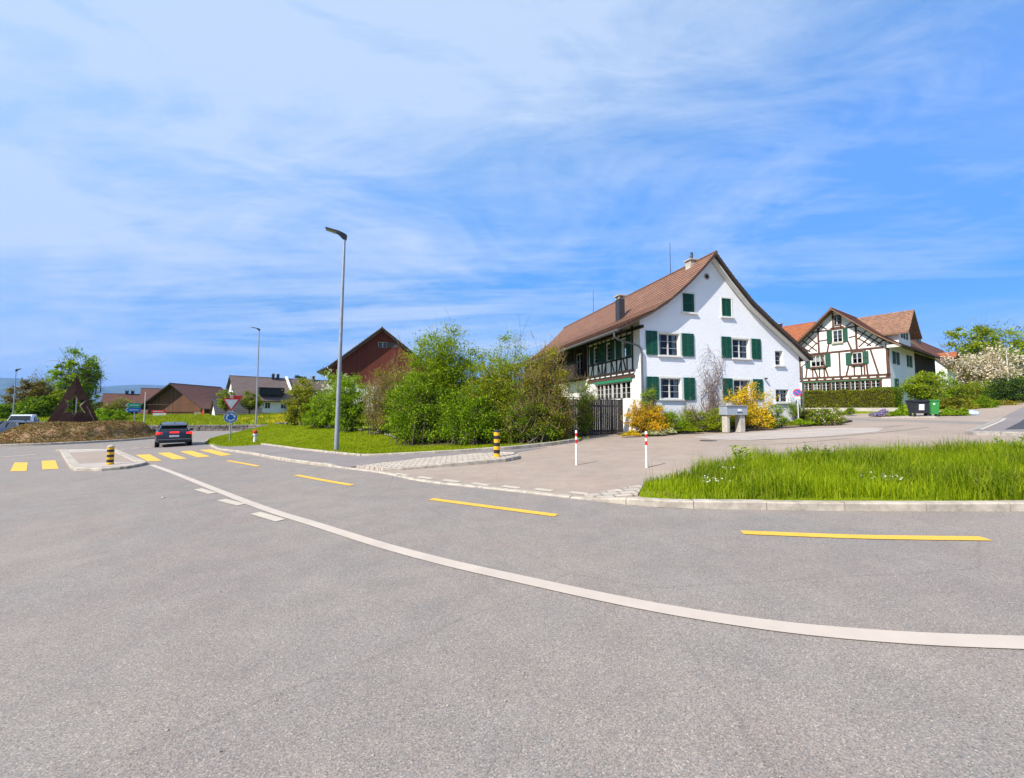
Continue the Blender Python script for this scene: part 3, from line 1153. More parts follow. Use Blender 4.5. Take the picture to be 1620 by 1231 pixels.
def roof_slope(parent, prof, y0, y1, mat, th=.16, course=.32, boards='verge', axis='y', name='roof', y1top=None, lift=.03, hip=0.0):
    """prof: (x,z) from ridge down to eave; runs y0..y1 along the ridge"""
    P = resample(prof, course)
    mb = MB()
    tot = P[-1][2]

    def V(x, y, z): return (x, y, z) if axis == 'y' else (y, x, z)
    n = len(P)
    ny = max(1, int(abs(y1 - y0) / 3))
    for i in range(n - 1):
        a, b = P[i], P[i + 1]
        dx, dz = b[0] - a[0], b[1] - a[1]
        l = math.hypot(dx, dz)
        nx, nz = -dz / l, dx / l
        if nz < 0: nx, nz = -nx, -nz
        e0 = y1 - hip * (1 - a[2] / tot)
        e1 = y1 - hip * (1 - b[2] / tot)
        up = .012
        lo = up + lift
        A0 = V(a[0] + nx * up, y0, a[1] + nz * up); A1 = V(a[0] + nx * up, e0, a[1] + nz * up)
        B0 = V(b[0] + nx * lo, y0, b[1] + nz * lo); B1 = V(b[0] + nx * lo, e1, b[1] + nz * lo)
        C0 = V(b[0], y0, b[1]); C1 = V(b[0], e1, b[1])
        k = len(mb.f)
        mb.add([A0, A1, B1, B0, C0, C1], [(0, 1, 2, 3), (3, 2, 5, 4)])
        v0, v1 = a[2] / (tot / (n - 1)) * course, b[2] / (tot / (n - 1)) * course
        mb.uv[k] = [(y0, v0 + .01), (e0, v0 + .01), (e1, v1 - .01), (y0, v1 - .01)]
        mb.uv[k + 1] = [(y0, v1 - .01), (e1, v1 - .01), (e1, v1 - .002), (y0, v1 - .002)]
    me = bpy.data.meshes.new(name)
    me.from_pydata(mb.v, [], mb.f)
    uvl = me.uv_layers.new(name='UVMap')
    for p in me.polygons:
        for li, uv in zip(p.loop_indices, mb.uv[p.index]): uvl.data[li].uv = uv
    o = link(name, me, MT[mat], parent)
    # boarding below
    top = [(p[0], p[1]) for p in resample(prof, 1.2)]
    bot = [(x, z - th) for x, z in top]
    d = MB()
    nn = len(top)
    for i in range(nn - 1):
        s0, s1 = i / (nn - 1), (i + 1) / (nn - 1)
        e0, e1 = y1 - hip * (1 - s0), y1 - hip * (1 - s1)
        (xa, za), (xb, zb) = top[i], top[i + 1]
        g = .004
        vs = [V(xa, y0 + g, za), V(xb, y0 + g, zb), V(xb, e1 - g, zb), V(xa, e0 - g, za), V(xa, y0 + g, za - th), V(xb, y0 + g, zb - th), V(xb, e1 - g, zb - th), V(xa, e0 - g, za - th)]
        fs = [(4, 5, 6, 7), (0, 1, 5, 4), (2, 3, 7, 6)]
        if i == nn - 2: fs.append((1, 2, 6, 5))
        if i == 0: fs.append((0, 4, 7, 3))
        d.add(vs, fs)
    d.build('roof_boards', MT[boards], o)
    return o


def ridge_cap(parent, x, z, y0, y1, mat, axis='y'):
    mb = MB()
    s = y0
    while s < y1:
        e = min(s + .38, y1)
        p, q = ((x, s, z), (x, e, z)) if axis == 'y' else ((s, x, z), (e, x, z))
        mb.tube([p, q], [.11, .095], 8)
        s += .36
    return mb.build('ridge_tiles', MT[mat + 'p'] if mat + 'p' in MT else MT[mat], parent)


for k, c in (('roofAp', (.17, .08, .05)), ('roofBp', (.26, .09, .045)), ('roofGp', (.1, .052, .042)), ('roofIp', (.14, .1, .08)), ('roofOp', (.34, .11, .045)), ('roofDp', (.3, .15, .08)), ('roofSp', (.09, .085, .085))):
    MT[k] = pmat('ridge_' + k, c, [x * .7 for x in c], 5, .8)


def chimney(parent, c, w, d, h, cap=.12, mat='concrete', pots=0):
    mb = MB()
    x, y, z = c
    mb.box((x, y, z + h / 2), (w, d, h))
    o = mb.build('chimney', MT[mat], parent)
    cp = MB()
    for i in (-1, 1):
        for j in (-1, 1):
            cp.box((x + i * w * .38, y + j * d * .38, z + h + cap / 2), (.1, .1, cap))
    cp.box((x, y, z + h + cap + .035), (w + .16, d + .16, .07))
    cp.build('chimney_cap', MT['concrete'], o)
    return o


# ------------------------------------------------------------------ white farmhouse
def farmhouse():
    T = thing('farmhouse', 'big white roughcast farmhouse with green shutters, brown tiled roof and a half-timbered side', 'house', (HO.x, HO.y, .25), math.atan2(HU.y, HU.x))
    W, D = 11.75, 21.0
    PL = [(4.92, 10.62), (3.9, 9.55), (2.86, 8.55), (1.71, 7.6), (.6, 6.88), (-.5, 6.3), (-1.7, 5.72)]
    PR = [(4.92, 10.62), (6.2, 9.25), (7.6, 7.92), (9.3, 6.68), (10.9, 5.62), (12.25, 4.62)]

    def zr(t, P):
        P = sorted(P)
        for a, b in zip(P, P[1:]):
            if a[0] <= t <= b[0]: return a[1] + (b[1] - a[1]) * (t - a[0]) / (b[0] - a[0])
    front = Plane((0, 0, 0), (1, 0, 0), (0, -1, 0))
    wins = [(1.24, 2.62, 4.45, 5.72), (1.29, 2.67, 1.97, 3.14), (6.45, 7.72, 4.48, 5.66), (6.45, 7.72, 1.97, 3.14), (9.78, 10.42, 4.15, 5.06), (9.72, 10.8, 1.82, 2.62), (2.92, 3.74, 7.05, 8.18), (5.74, 6.46, 6.98, 8.1)]
    b = .17
    poly = [(0, -.7), (W, -.7), (W, zr(W, PR) - b)] + [(x, z - b) for x, z in PR[::-1][1:] if x < W] + [(x, z - b) for x, z in PL[1:] if x > 0] + [(0, zr(0, PL) - b)]
    mb = MB()
    wall_face(mb, front, poly, wins, .24)
    right = Plane((W, 0, 0), (0, 1, 0), (1, 0, 0))
    wall_face(mb, right, [(0, -.7), (D, -.7), (D, zr(W, PR) - b), (0, zr(W, PR) - b)])
    back = Plane((W, D, 0), (-1, 0, 0), (0, 1, 0))
    wall_face(mb, back, [(W - x, z) for x, z in poly])
    mb.build('wall', MT['stucco'], T)
    # left side: plastered corner, half-timbered upper floor, cream ground floor
    left = Plane((0, D, 0), (0, -1, 0), (-1, 0, 0))

    def L(v): return D - v
    lw = [(L(1.86), L(1.34), 4.5, 5.62), (L(3.7), L(3.16), 4.5, 5.62), (L(5.4), L(4.86), 4.5, 5.62), (L(8.2), L(7.2), 3.85, 5.55), (L(5.1), L(1.0), 1.98, 3.02)]
    mb = MB()
    wall_face(mb, left, [(0, -.7), (D, -.7), (D, 6.45), (0, 6.45)], lw, .1)
    mb.build('side_wall', MT['plaster2'], T)
    tf = MB()

    def tb(v0, z0, v1, z1, w=.13):
        tf.beam(left.P(L(v0), z0, .012), left.P(L(v1), z1, .012), w, .05, (-1, 0, 0))
    for v in (.72, 2.45, 4.25, 6.2, 6.9):
        tb(v, 3.68, v, 6.2)
    for v in (1.3, 1.92, 3.1, 3.76, 4.8, 5.46):
        tb(v, 3.68, v, 5.9, .1)
    tb(.6, 3.62, 6.3, 3.62, .14); tb(.1, 6.0, 8.6, 6.0, .16); tb(.72, 4.42, 6.2, 4.42, .1); tb(.72, 5.7, 6.2, 5.7, .1); tb(.6, 3.4, 6.3, 3.4, .1)
    for v, s in ((1.45, .25), (2.2, -.3), (2.75, .3), (4.0, -.3), (4.5, .3), (5.8, -.25)):
        tb(v, 3.7, v + s, 4.4, .085)
    for v in (1.05, 1.75, 2.45, 3.15, 3.85, 4.55, 5.25, 5.95):
        tb(v, 3.44, v, 3.6, .16)
    # beam end poking out at the gable corner and the brackets below the eave
    tf.beam((-.02, -.32, 5.97), (-.02, 1.2, 5.97), .14, .16)
    for v in [1.2 + 1.45 * i for i in range(13)]:
        tf.beam((.05, v, 6.0), (-1.45, v, 5.72), .1, .12)
    tf.beam((-1.05, .1, 5.82), (-1.05, D - .3, 5.82), .13, .13)
    tf.build('timber_frame', MT['timber_dark'], T)
    cl = MB()
    cp_ = Plane((-.025, D, 0), (0, -1, 0), (-1, 0, 0))
    wall_face(cl, cp_, [(.02, 3.5), (L(6.38), 3.5), (L(6.38), 6.4), (.02, 6.4)], [lw[3]], .02)
    cl.build('boarding', MT['darkwood'], T)
    fb = MB()
    bar(fb, left, L(6.3), L(.5), 3.22, 3.34, .0, .09)
    fb.build('fascia_board', MT['timber_red'], T)
    lt = MB()
    bar(lt, left, L(5.2), L(.8), 3.03, 3.2, .0, .12)
    lt.build('blind_box', MT['greenlight'], T)
    for (a, b_, c, d) in lw[:3]:
        window(T, left, a, b_, c, d, .05, 1, 4, False)
        shutter(T, left, a - .5, a - .03, c - .02, d + .02)
        shutter(T, left, b_ + .03, b_ + .5, c - .02, d + .02)
    window(T, left, *lw[3], .05, 2, 3, False)
    n = 4
    a, b_, c, d = lw[4]
    for i in range(n):
        s0 = a + (b_ - a) * i / n
        window(T, left, s0 + .03, s0 + (b_ - a) / n - .03, c, d, .04, 2, 3, False, 1 if i == 2 else 0, inner=1)
    for i in range(1, n):
        pm = MB()
        s0 = a + (b_ - a) * i / n
        bar(pm, left, s0 - .032, s0 + .032, c, d, -.1, .01)
        pm.build('window_post', MT['frame'], T)
    bl = MB()
    bar(bl, left, L(9.4), L(6.5), 3.62, 3.78, 0, .95)
    bar(bl, left, L(9.4), L(6.5), 4.68, 4.78, .86, .95)
    for i in range(22):
        v = L(9.36 - 2.8 * i / 21)
        bar(bl, left, v - .045, v + .045, 3.78, 4.68, .88, .92)
    for v in (6.55, 7.95, 9.35):
        bar(bl, left, L(v) - .06, L(v) + .06, 3.78, 5.9, .8, .92)
    bl.build('balcony', MT['timber_dark'], T)
    # front windows
    for i in range(4):
        a, b_, c, d = wins[i]
        window(T, front, a, b_, c, d, .13, 2, 3, True, 1, .11)
    sh = [(.36, 1.1, 4.44, 5.8), (2.77, 3.6, 4.44, 5.78), (.36, 1.14, 1.9, 3.2), (2.83, 3.6, 1.9, 3.2), (5.6, 6.32, 4.45, 5.74), (7.88, 8.6, 4.45, 5.72), (5.6, 6.32, 1.94, 3.22), (7.9, 8.66, 1.94, 3.22)]
    for a, b_, c, d in sh: shutter(T, front, a, b_, c, d, .03, 2)
    window(T, front, *wins[4], .17, 1, 3, True, 0, .0)
    window(T, front, *wins[5], .17, 2, 3, True, 1, .0)
    gr = MB()
    for i in range(6):
        t = 9.76 + 1.0 * i / 5
        bar(gr, front, t - .008, t + .008, 1.84, 2.1, -.03, -.015)
    bar(gr, front, 9.72, 10.8, 2.08, 2.1, -.03, -.012)
    gr.build('window_rail', MT['darkmetal'], T)
    for i, lv in ((6, 1), (7, 2)):
        a, b_, c, d = wins[i]
        shutter(T, front, a + .01, b_ - .01, c + .01, d - .01, -.05, lv)
        s = MB()
        bar(s, front, a - .14, b_ + .14, c - .1, c - .004, -.2, .12)
        s.build('sill', MT['trim'], T)
        s = MB()
        bar(s, front, a - .09, a - .003, c, d + .09, -.02, .018); bar(s, front, b_ + .003, b_ + .09, c, d + .09, -.02, .018); bar(s, front, a - .003, b_ + .003, d + .003, d + .09, -.02, .018)
        s.build('surround', MT['trim'], T)
    # round vent under the ridge
    vt = MB()
    Mx = Matrix.Rotation(R(90), 4, 'X')
    vt.lathe([(.2, -.02), (.2, .03), (.13, .03), (.13, -.02)], (4.68, 0, 9.32), 24, Mx, False)
    vt.build('vent', MT['concrete'], T)
    vh = MB()
    vh.lathe([(.13, .008), (0, .012)], (4.68, 0, 9.32), 24, Mx)
    vh.build('vent_louvre', MT['room'], T)
    # roof
    oh, bh = -.55, .6
    rl = roof_slope(T, PL, oh, D + bh, 'roofA', .15)
    rr = roof_slope(T, PR, oh, D + bh, 'roofA', .15)
    ridge_cap(T, 4.92, 10.63, oh, D + bh, 'roofA')
    # pale underside board on the right verge
    vb = MB()
    for (xa, za), (xb, zb) in zip(PR, PR[1:]):
        vb.beam((xa, oh + .36, za - .2), (xb, oh + .36, zb - .2), .3, .05, (0, 0, 1))
    vb.build('verge_lining', MT['trim'], rr)
    snow = MB()
    for i in range(60):
        snow.box((-.72, .2 + i * .35, 6.26), (.05, .12, .09))
    so_ = snow.build('snow_guards', MT['verge'], rl)
    so_['kind'] = 'stuff'
    # gutter and downpipes
    g = MB()
    g.tube([(-1.74, oh, 5.6), (-1.74, D + bh, 5.58)], .075, 8)
    g.build('gutter', MT['zinc'], T)
    dp = MB()
    dp.tube([(-1.74, oh + .35, 5.56), (-1.74, oh + .35, 5.3), (-1.55, oh + .35, 5.18), (-.18, -.12, 4.9), (-.02, -.12, 4.75), (.02, -.12, 4.5), (.04, -.12, 0)], .055, 8)
    dp.build('downpipe', MT['zinc'], T)
    dp = MB()
    dp.tube([(12.2, -.3, 4.5), (12.2, -.2, 4.35), (W + .1, -.1, 4.1), (W + .1, -.1, 0)], .05, 8)
    dp.build('downpipe', MT['zinc'], T)
    # chimneys
    c1 = chimney(T, (1.62, 4.6, 7.0), .42, .5, 1.95, .2, 'darkmetal')
    c2 = chimney(T, (4.72, 1.3, 9.7), .46, .46, 1.02, .02, 'concrete')
    bird = MB()
    bird.tube([(4.72, 1.3, 10.7), (4.70, 1.3, 10.78), (4.73, 1.3, 10.92), (4.77, 1.3, 11.08), (4.81, 1.3, 11.2), (4.78, 1.3, 11.3), (4.70, 1.3, 11.3)], [.13, .1, .09, .1, .07, .075, .02], 10)
    bird.tube([(4.77, 1.3, 11.0), (4.62, 1.3, 10.78), (4.55, 1.3, 10.74)], [.08, .05, .02], 8)
    bird.build('chimney_figure', MT['darkmetal'], c2, True)
    for x, y, z, h in ((4.85, 3.4, 10.55, 2.3), (4.85, 14.5, 10.55, 2.3)):
        a = MB()
        a.tube([(x, y, z), (x, y, z + h)], [.022, .015], 6)
        a.build('lightning_rod', MT['darkmetal'], T)
    lampb = MB()
    lampb.lathe([(.05, 0), (.09, .05), (.06, .12)], (8.85, -.12, 3.2), 12)
    lampb.beam((8.85, .0, 3.26), (8.85, -.12, 3.26), .03, .03)
    lampb.build('wall_lamp', MT['darkmetal'], T)
    # bare creeper trained on the wall
    rng = random.Random(5)
    vn = MB()
    for i in range(26):
        home = rng.choice((4.25, 4.7, 4.7, 5.0, 5.3))
        t = 4.6 + rng.uniform(-.25, .3)
        p = [(t, -.05, rng.uniform(.1, .5))]
        hgt = rng.uniform(2.4, 5.2)
        ph, am, fq = rng.uniform(0, 6.3), rng.uniform(.15, .5), rng.uniform(1.3, 2.6)
        while p[-1][2] < hgt:
            z = p[-1][2] + rng.uniform(.1, .2)
            k = min(1, (z - .3) / 2.2)
            x = t + (home - t) * k + math.sin(z * fq + ph) * am * k + rng.uniform(-.05, .05)
            p.append((x, -.05 - rng.uniform(0, .1), z))
        r0 = (.035 if i < 5 else rng.choice((.009, .011, .014)))
        vn.tube(p, [max(.005, r0 * (1 - .75 * k / len(p))) for k in range(len(p))], 4, False)
        for q in range(5):
            j = rng.randrange(len(p) // 3, len(p))
            s = [p[j]]
            dx, dz = rng.choice((-1, 1)) * rng.uniform(.04, .16), rng.uniform(-.12, .1)
            for _ in range(6):
                dz -= .02
                s.append((s[-1][0] + dx + rng.uniform(-.04, .04), -.06 - rng.uniform(0, .15), max(.2, s[-1][2] + dz + rng.uniform(-.05, .05))))
            vn.tube(s, [.008, .007, .006, .005, .004, .003, .002], 3, False)
    cr = vn.build('creeper', MT['vine'], None)
    cr.location, cr.rotation_euler = T.location, T.rotation_euler
    tag(cr, 'bare leafless creeper climbing the white farmhouse gable between the windows', 'climbing plant')
    return T


FARM = farmhouse()


# ------------------------------------------------------------------ half-timbered house
def timber_house():
    a = Vector((.558, -.83))
    O = Vector((39.3, 40.0)) - a * 8.1
    T = thing('timber_framed_house', 'white house with brown timber framing, green shutters and a gabled dormer, behind the clipped hedge', 'house', (O.x, O.y, 1.7), math.atan2(a.y, a.x))
    W, D = 8.1, 22
    PL = [(3.7, 11.35), (1.6, 9.3), (.3, 8.05), (-.6, 7.3), (-1.5, 6.7)]
    PR = [(3.7, 11.35), (5.6, 9.5), (7.2, 7.95), (8.2, 7.15), (9.2, 6.45)]

    def zr(t, P):
        P = sorted(P)
        for p, q in zip(P, P[1:]):
            if p[0] <= t <= q[0]: return p[1] + (q[1] - p[1]) * (t - p[0]) / (q[0] - p[0])
    front = Plane((0, 0, 0), (1, 0, 0), (0, -1, 0))
    b = .2
    poly = [(0, -1), (W, -1), (W, zr(W, PR) - b), (7.2, 7.95 - b), (5.6, 9.5 - b), (3.7, 11.35 - b), (1.6, 9.3 - b), (.3, 8.05 - b), (0, zr(0, PL) - b)]
    c = 8.1
    upper = [(c - 6.79, c - 5.45, 4.95, 6.2), (c - 2.98, c - 2.16, 4.95, 6.1)]
    attic = [(c - 4.6, c - 3.76, 7.55, 8.88)]
    small = [(c - 4.5, c - 3.9, 9.5, 10.5)]
    low = [(.55 + .86 * i, .55 + .86 * i + .76, 2.0, 3.08) for i in range(8)]
    mb = MB()
    wall_face(mb, front, poly, upper + attic + small + low, .1)
    mb.build('gable_wall', MT['plaster'], T)
    right = Plane((W, 0, 0), (0, 1, 0), (1, 0, 0))
    mb = MB()
    wall_face(mb, right, [(0, -1), (10.6, -1), (10.6, 7.0), (0, 7.0)])
    left = Plane((0, D, 0), (0, -1, 0), (-1, 0, 0))
    wall_face(mb, left, [(0, -1), (D, -1), (D, 7.4), (0, 7.4)])
    mb.build('wall', MT['plaster'], T)
    mb = MB()
    wall_face(mb, right, [(10.6, -1), (D, -1), (D, 7.0), (10.6, 7.0)])
    back = Plane((W, D, 0), (-1, 0, 0), (0, 1, 0))
    wall_face(mb, back, [(W - x, z) for x, z in poly])
    mb.build('barn_wall', MT['darkwood'], T)
    tf = MB()

    def tb(t0, z0, t1, z1, w=.16):
        tf.beam(front.P(t0, z0, .01), front.P(t1, z1, .01), w * 1.25, .06, (0, -1, 0))
    tb(0, 3.62, W + .05, 3.56, .17); tb(0, 3.28, W, 3.22, .14); tb(.0, 6.45, W - .4, 6.45, .17); tb(1.1, 9.05, 6.2, 9.05, .13)
    tb(2.13, 6.5, 2.13, 9.5, .15); tb(5.54, 6.5, 5.54, 9.4, .15); tb(2.1, 7.9, 3.0, 7.95, .1); tb(4.9, 7.9, 5.5, 8.0, .1)
    tb(3.55, 9.05, 3.55, 10.95, .12); tb(4.25, 9.05, 4.25, 10.7, .12); tb(3.5, 9.45, 4.3, 9.45, .1); tb(3.5, 10.55, 4.3, 10.55, .1); tb(3.3, 9.2, 4.5, 9.2, .16)
    for t0, z0, t1, z1 in ((2.9, 6.5, 3.2, 8.0), (5.1, 6.5, 4.65, 8.0), (1.9, 3.7, 1.55, 6.4 - 1.5), (2.9, 3.7, 2.3, 6.3), (4.0, 3.7, 4.0, 6.4), (4.55, 3.7, 5.1, 6.2), (6.35, 3.7, 6.2, 6.4), (7.2, 3.7, 6.65, 6.4), (.75, 3.7, 1.1, 6.3), (.2, 3.7, .2, 6.4)):
        tb(t0, z0, t1, z1, .12)
    tb(W - .12, 3.3, W - .12, 6.9, .2)
    for t in (1.45, 2.1, 2.55, 5.25, 5.85, 6.1): tb(t, 3.7, t, 4.75, .11)
    tb(1.0, 4.82, 2.9, 4.82, .16); tb(4.9, 4.82, 6.2, 4.82, .16); tb(1.2, 6.32, 2.8, 6.32, .12); tb(5, 6.25, 6.1, 6.25, .12); tb(3.2, 7.45, 4.6, 7.45, .1)
    for i in range(11): tb(.3 + i * .76, 3.3, .3 + i * .76, 3.55, .2)
    for i in range(9): tb(.49 + .86 * i, 2.0, .49 + .86 * i, 3.2, .12)
    # lattice braces in the gable corners
    for sgn, x0 in ((1, 5.62), (-1, 2.05)):
        def q(u, v): return (x0 + sgn * u, v)
        for (u0, z0, u1, z1) in ((.05, 8.6, 1.95, 6.75), (.05, 7.75, 1.1, 6.75), (.35, 8.95, 2.35, 7.0), (.1, 6.75, 1.5, 8.2), (.75, 6.75, 1.95, 7.75), (.05, 7.6, .95, 8.65), (1.45, 6.65, 2.3, 7.35)):
            a0, b0 = q(u0, z0); a1, b1 = q(u1, z1)
            tb(a0, b0, a1, b1, .09)
        for (u0, z0, u1, z1) in ((-.9, 9.2, -.2, 9.75), (-.55, 9.9, -.1, 9.2)):
            a0, b0 = q(u0, z0); a1, b1 = q(u1, z1)
            tb(a0, b0, a1, b1, .09)
    tf.build('timber_frame', MT['timber_red'], T)
    for i, (p, q_, r, s) in enumerate(upper):
        window(T, front, p, q_, r, s, .05, 3 if i == 0 else 2, 2, False, 2)
        shutter(T, front, p - .56, p - .06, r - .1, s + .1, .05, 1)
        shutter(T, front, q_ + .06, q_ + .56, r - .1, s + .1, .05, 1)
        fb = MB()
        bar(fb, front, p - .1, q_ + .1, r - .22, r - .02, .03, .22)
        fb.build('flower_box', MT['timber_red'], T)
    for p, q_, r, s in attic:
        window(T, front, p, q_, r, s, .05, 2, 3, False, 2)
        shutter(T, front, p - .56, p - .06, r - .05, s + .1, .05, 1)
        shutter(T, front, q_ + .06, q_ + .5, r - .05, s + .1, .05, 1)
        fb = MB()
        bar(fb, front, p - .1, q_ + .1, r - .2, r - .02, .03, .2)
        fb.build('flower_box', MT['concrete'], T)
    window(T, front, *small[0], .05, 2, 2, False)
    for p in low: window(T, front, *p, .05, 2, 3, False, 1)
    bb = MB()
    bar(bb, front, .3, W - .6, 3.09, 3.15, 0, .1)
    bb.build('window_hood', MT['greenlight'], T)
    for s0, s1, z0, z1 in ((1.2, 2.3, 4.75, 6.1), (2.75, 3.75, 4.75, 6.1), (7.0, 7.95, 4.8, 6.15), (8.35, 9.3, 4.8, 6.15), (1.4, 2.9, 1.9, 3.2)):
        shutter(T, right, s0, s1, z0, z1, .02, 2)
    r1 = roof_slope(T, PL, -1.0, D + .5, 'roofB', .16, .3, 'verge_light')
    r2 = roof_slope(T, PR, -1.0, D + .5, 'roofB', .16, .3, 'verge_light')
    ridge_cap(T, 3.7, 11.36, -1.0, D + .5, 'roofB')
    eb = MB()
    eb.beam((W + .0, -.5, 6.75), (W + .0, D, 6.75), .2, .1)
    bar(eb, front, W + .02, W + 1.0, 6.25, 6.55, .1, .9)
    eb.build('eave_boxing', MT['frame'], T)
    g = MB()
    g.tube([(9.27, -1, 6.36), (9.27, D + .4, 6.34)], .07, 8)
    g.build('gutter', MT['timber_dark'], T)
    # cross-gabled dormer on the right slope
    y0, y1, zc, zt = 4.6, 9.8, 8.65, 11.15
    dx = W - .1
    dpl = Plane((dx, 0, 0), (0, 1, 0), (1, 0, 0))
    mb = MB()
    ws = [(6.1, 6.65, 8.0, 9.35), (7.3, 7.85, 8.0, 9.35)]
    wall_face(mb, dpl, [(y0, 6.9), (y1, 6.9), (y1, zc), ((y0 + y1) / 2, zt), (y0, zc)], ws, .08)
    wall_face(mb, Plane((3.6, y0, 0), (1, 0, 0), (0, -1, 0)), [(0, 8.0), (dx - 3.6, 6.9), (dx - 3.6, zc), (0, zc)])
    wall_face(mb, Plane((3.6, y1, 0), (1, 0, 0), (0, 1, 0)), [(0, 8.0), (dx - 3.6, 6.9), (dx - 3.6, zc), (0, zc)])
    dm = mb.build('dormer', MT['plaster'], T)
    ym = (y0 + y1) / 2
    for sg in (-1, 1):
        pr = [(ym, zt + .12), (ym + sg * 2.6, zc + .1), (ym + sg * 3.2, zc - .3)]
        roof_slope(dm, pr, 3.9, dx + .9, 'roofD', .12, .3, 'verge_light', 'x', 'dormer_roof')
    for p in ws:
        window(T, dpl, *p, .04, 1, 3, False)
    for p, q_ in ((5.6, 6.06), (6.7, 7.25), (7.9, 8.4)):
        shutter(T, dpl, p, q_, 8.0, 9.35, .02, 1)
    return T


TIMBER = timber_house()


def gable_house(name, label, cat, loc, ang, W, D, zE, zR, wallm, roofm, oh=.6, fo=.5, xr=None, gable=None, wins=(), side_wins=(), left_wins=(), flare=0, course=.45, boards='verge', base=-1.0, backo=.4):
    """x along the front gable, y = ridge direction (back)"""
    T = thing(name, label, cat, loc, ang)
    xr = W / 2 if xr is None else xr
    sl, sr = (zR - zE) / xr, (zR - zE) / (W - xr)
    PL = [(xr, zR), (xr * .35, zE + (zR - zE) * .35 / 1.0), (-oh, zE - sl * oh + flare)] if not flare else [(xr, zR), (xr * .4, zE + (zR - zE) * .4), (0, zE), (-oh, zE - sl * oh + flare)]
    PR = [(xr, zR), (W, zE), (W + oh, zE - sr * oh + flare)]
    front = Plane((0, 0, 0), (1, 0, 0), (0, -1, 0))
    right = Plane((W, 0, 0), (0, 1, 0), (1, 0, 0))
    left = Plane((0, D, 0), (0, -1, 0), (-1, 0, 0))
    back = Plane((W, D, 0), (-1, 0, 0), (0, 1, 0))
    b = .16
    poly = [(0, base), (W, base), (W, zE - b), (xr, zR - b), (0, zE - b)]
    mb = MB()
    wall_face(mb, front, poly, list(wins), .1)
    if gable:
        mb.build('gable_wall', MT[gable], T)
        mb = MB()
    wall_face(mb, right, [(0, base), (D, base), (D, zE - b), (0, zE - b)], list(side_wins), .1)
    wall_face(mb, left, [(0, base), (D, base), (D, zE - b), (0, zE - b)], list(left_wins), .1)
    wall_face(mb, back, [(W - x, z) for x, z in poly])
    mb.build('wall', MT[wallm], T)
    roof_slope(T, PL, -fo, D + backo, roofm, .16, course, boards)
    roof_slope(T, PR, -fo, D + backo, roofm, .16, course, boards)
    ridge_cap(T, xr, zR, -fo, D + backo, roofm)
    for pl, ws in ((front, wins), (right, side_wins), (left, left_wins)):
        for w in ws: window(T, pl, *w, .06, 2 if w[1] - w[0] > .8 else 1, 2, False)
    return T, front, right, left


def place(px, py, y): return aty(px, py, y)


# red boarded barn behind the shrubs
p = place(601, 611, 50)
ang = math.atan2(HU.y, HU.x)
RB, rf, rr_, rl_ = gable_house('red_barn', 'dark red boarded barn gable with a low window strip, rising behind the shrubs', 'barn', (p.x - 6.2 * math.cos(ang), p.y - 6.2 * math.sin(ang), p.z - 3.0), ang, 13.2, 16, 5.2, 10.55, 'plaster', 'roofG', 1.1, .9, 6.4, None, [(5.9, 7.0, 8.1, 8.75)], flare=.35, boards='verge')
mb = MB()
wall_face(mb, rf, [(.05, 3.1), (13.15, 3.1), (13.15, 5.0), (6.4, 10.3), (.05, 5.0)], [(5.9, 7.0, 8.1, 8.75)], .02)
o = mb.build('boarding', MT['redwood'], RB)
for v in o.data.vertices: v.co.y -= .06
mb = MB()
bar(mb, rf, 7.15, 8.35, 8.1, 8.75, .05, .1)
mb.build('shutter', MT['roofSp'], RB)

MT['roofB2'] = roofmat('red_brown_tiles', (.19, .075, .05), (.14, .06, .043), (.11, .055, .042))
# left row of houses
z = meadow_f
p = place(272.5, 607.5, 74)
G1, gf, gr_, gl_ = gable_house('brown_barn', 'brown timber barn with a broad boarded gable, behind the red and white banner', 'barn', (p.x - 4.9, 74.5, .45), R(2), 9.9, 12, 2.2, 6.15, 'darkwood', 'roofG', 1.1, 1.3, 4.9, 'barnwood')
mb = MB()
mb.beam((.2, -1.0, 2.2), (2.4, -.1, .9), .1, .1)
mb.beam((.1, -1.0, 2.1), (9.6, -1.0, 2.1), .1, .1)
mb.build('brace', MT['timber_red'], G1)



def from_ridge(px, py, y, ang, xr, zr, fo):
    """origin of a house whose ridge starts at this measured point"""
    p = place(px, py, y)
    o = Matrix.Rotation(ang, 2) @ Vector((xr, -fo))
    return (p.x - o.x, p.y - o.y, p.z - zr)


gable_house('brown_roofed_house', 'house with a tall brown tiled roof close behind the boarded barn', 'house', from_ridge(223, 614.5, 84, R(-50), 4.2, 7.0, .5), R(-50), 8.4, 8, 2.4, 7.0, 'darkwood', 'roofG', .9, .5)
K1, kf, kr, kl = gable_house('distant_farmhouse', 'low dark farmhouse with brown roof and twin chimneys, left of the direction signs', 'house', from_ridge(163, 623, 84, R(-50), 3.6, 6.0, .5), R(-50), 7.2, 8, 3.2, 6.0, 'darkwood', 'roofB2', .7, .5)
chimney(K1, (3.6, 3.2, 5.6), .5, .5, 1.1, .1, 'darkmetal')
chimney(K1, (3.6, 4.1, 5.6), .5, .5, 1.1, .1, 'darkmetal')
p = place(334, 640, 66)
gable_house('grey_shed', 'small shed with a slate grey roof and white gable beside the brown barn', 'shed', (p.x - .6, 67, .3), R(-42), 3.6, 6.2, 1.0, 3.1, 'plaster', 'roofS', .5, .3, 1.6)

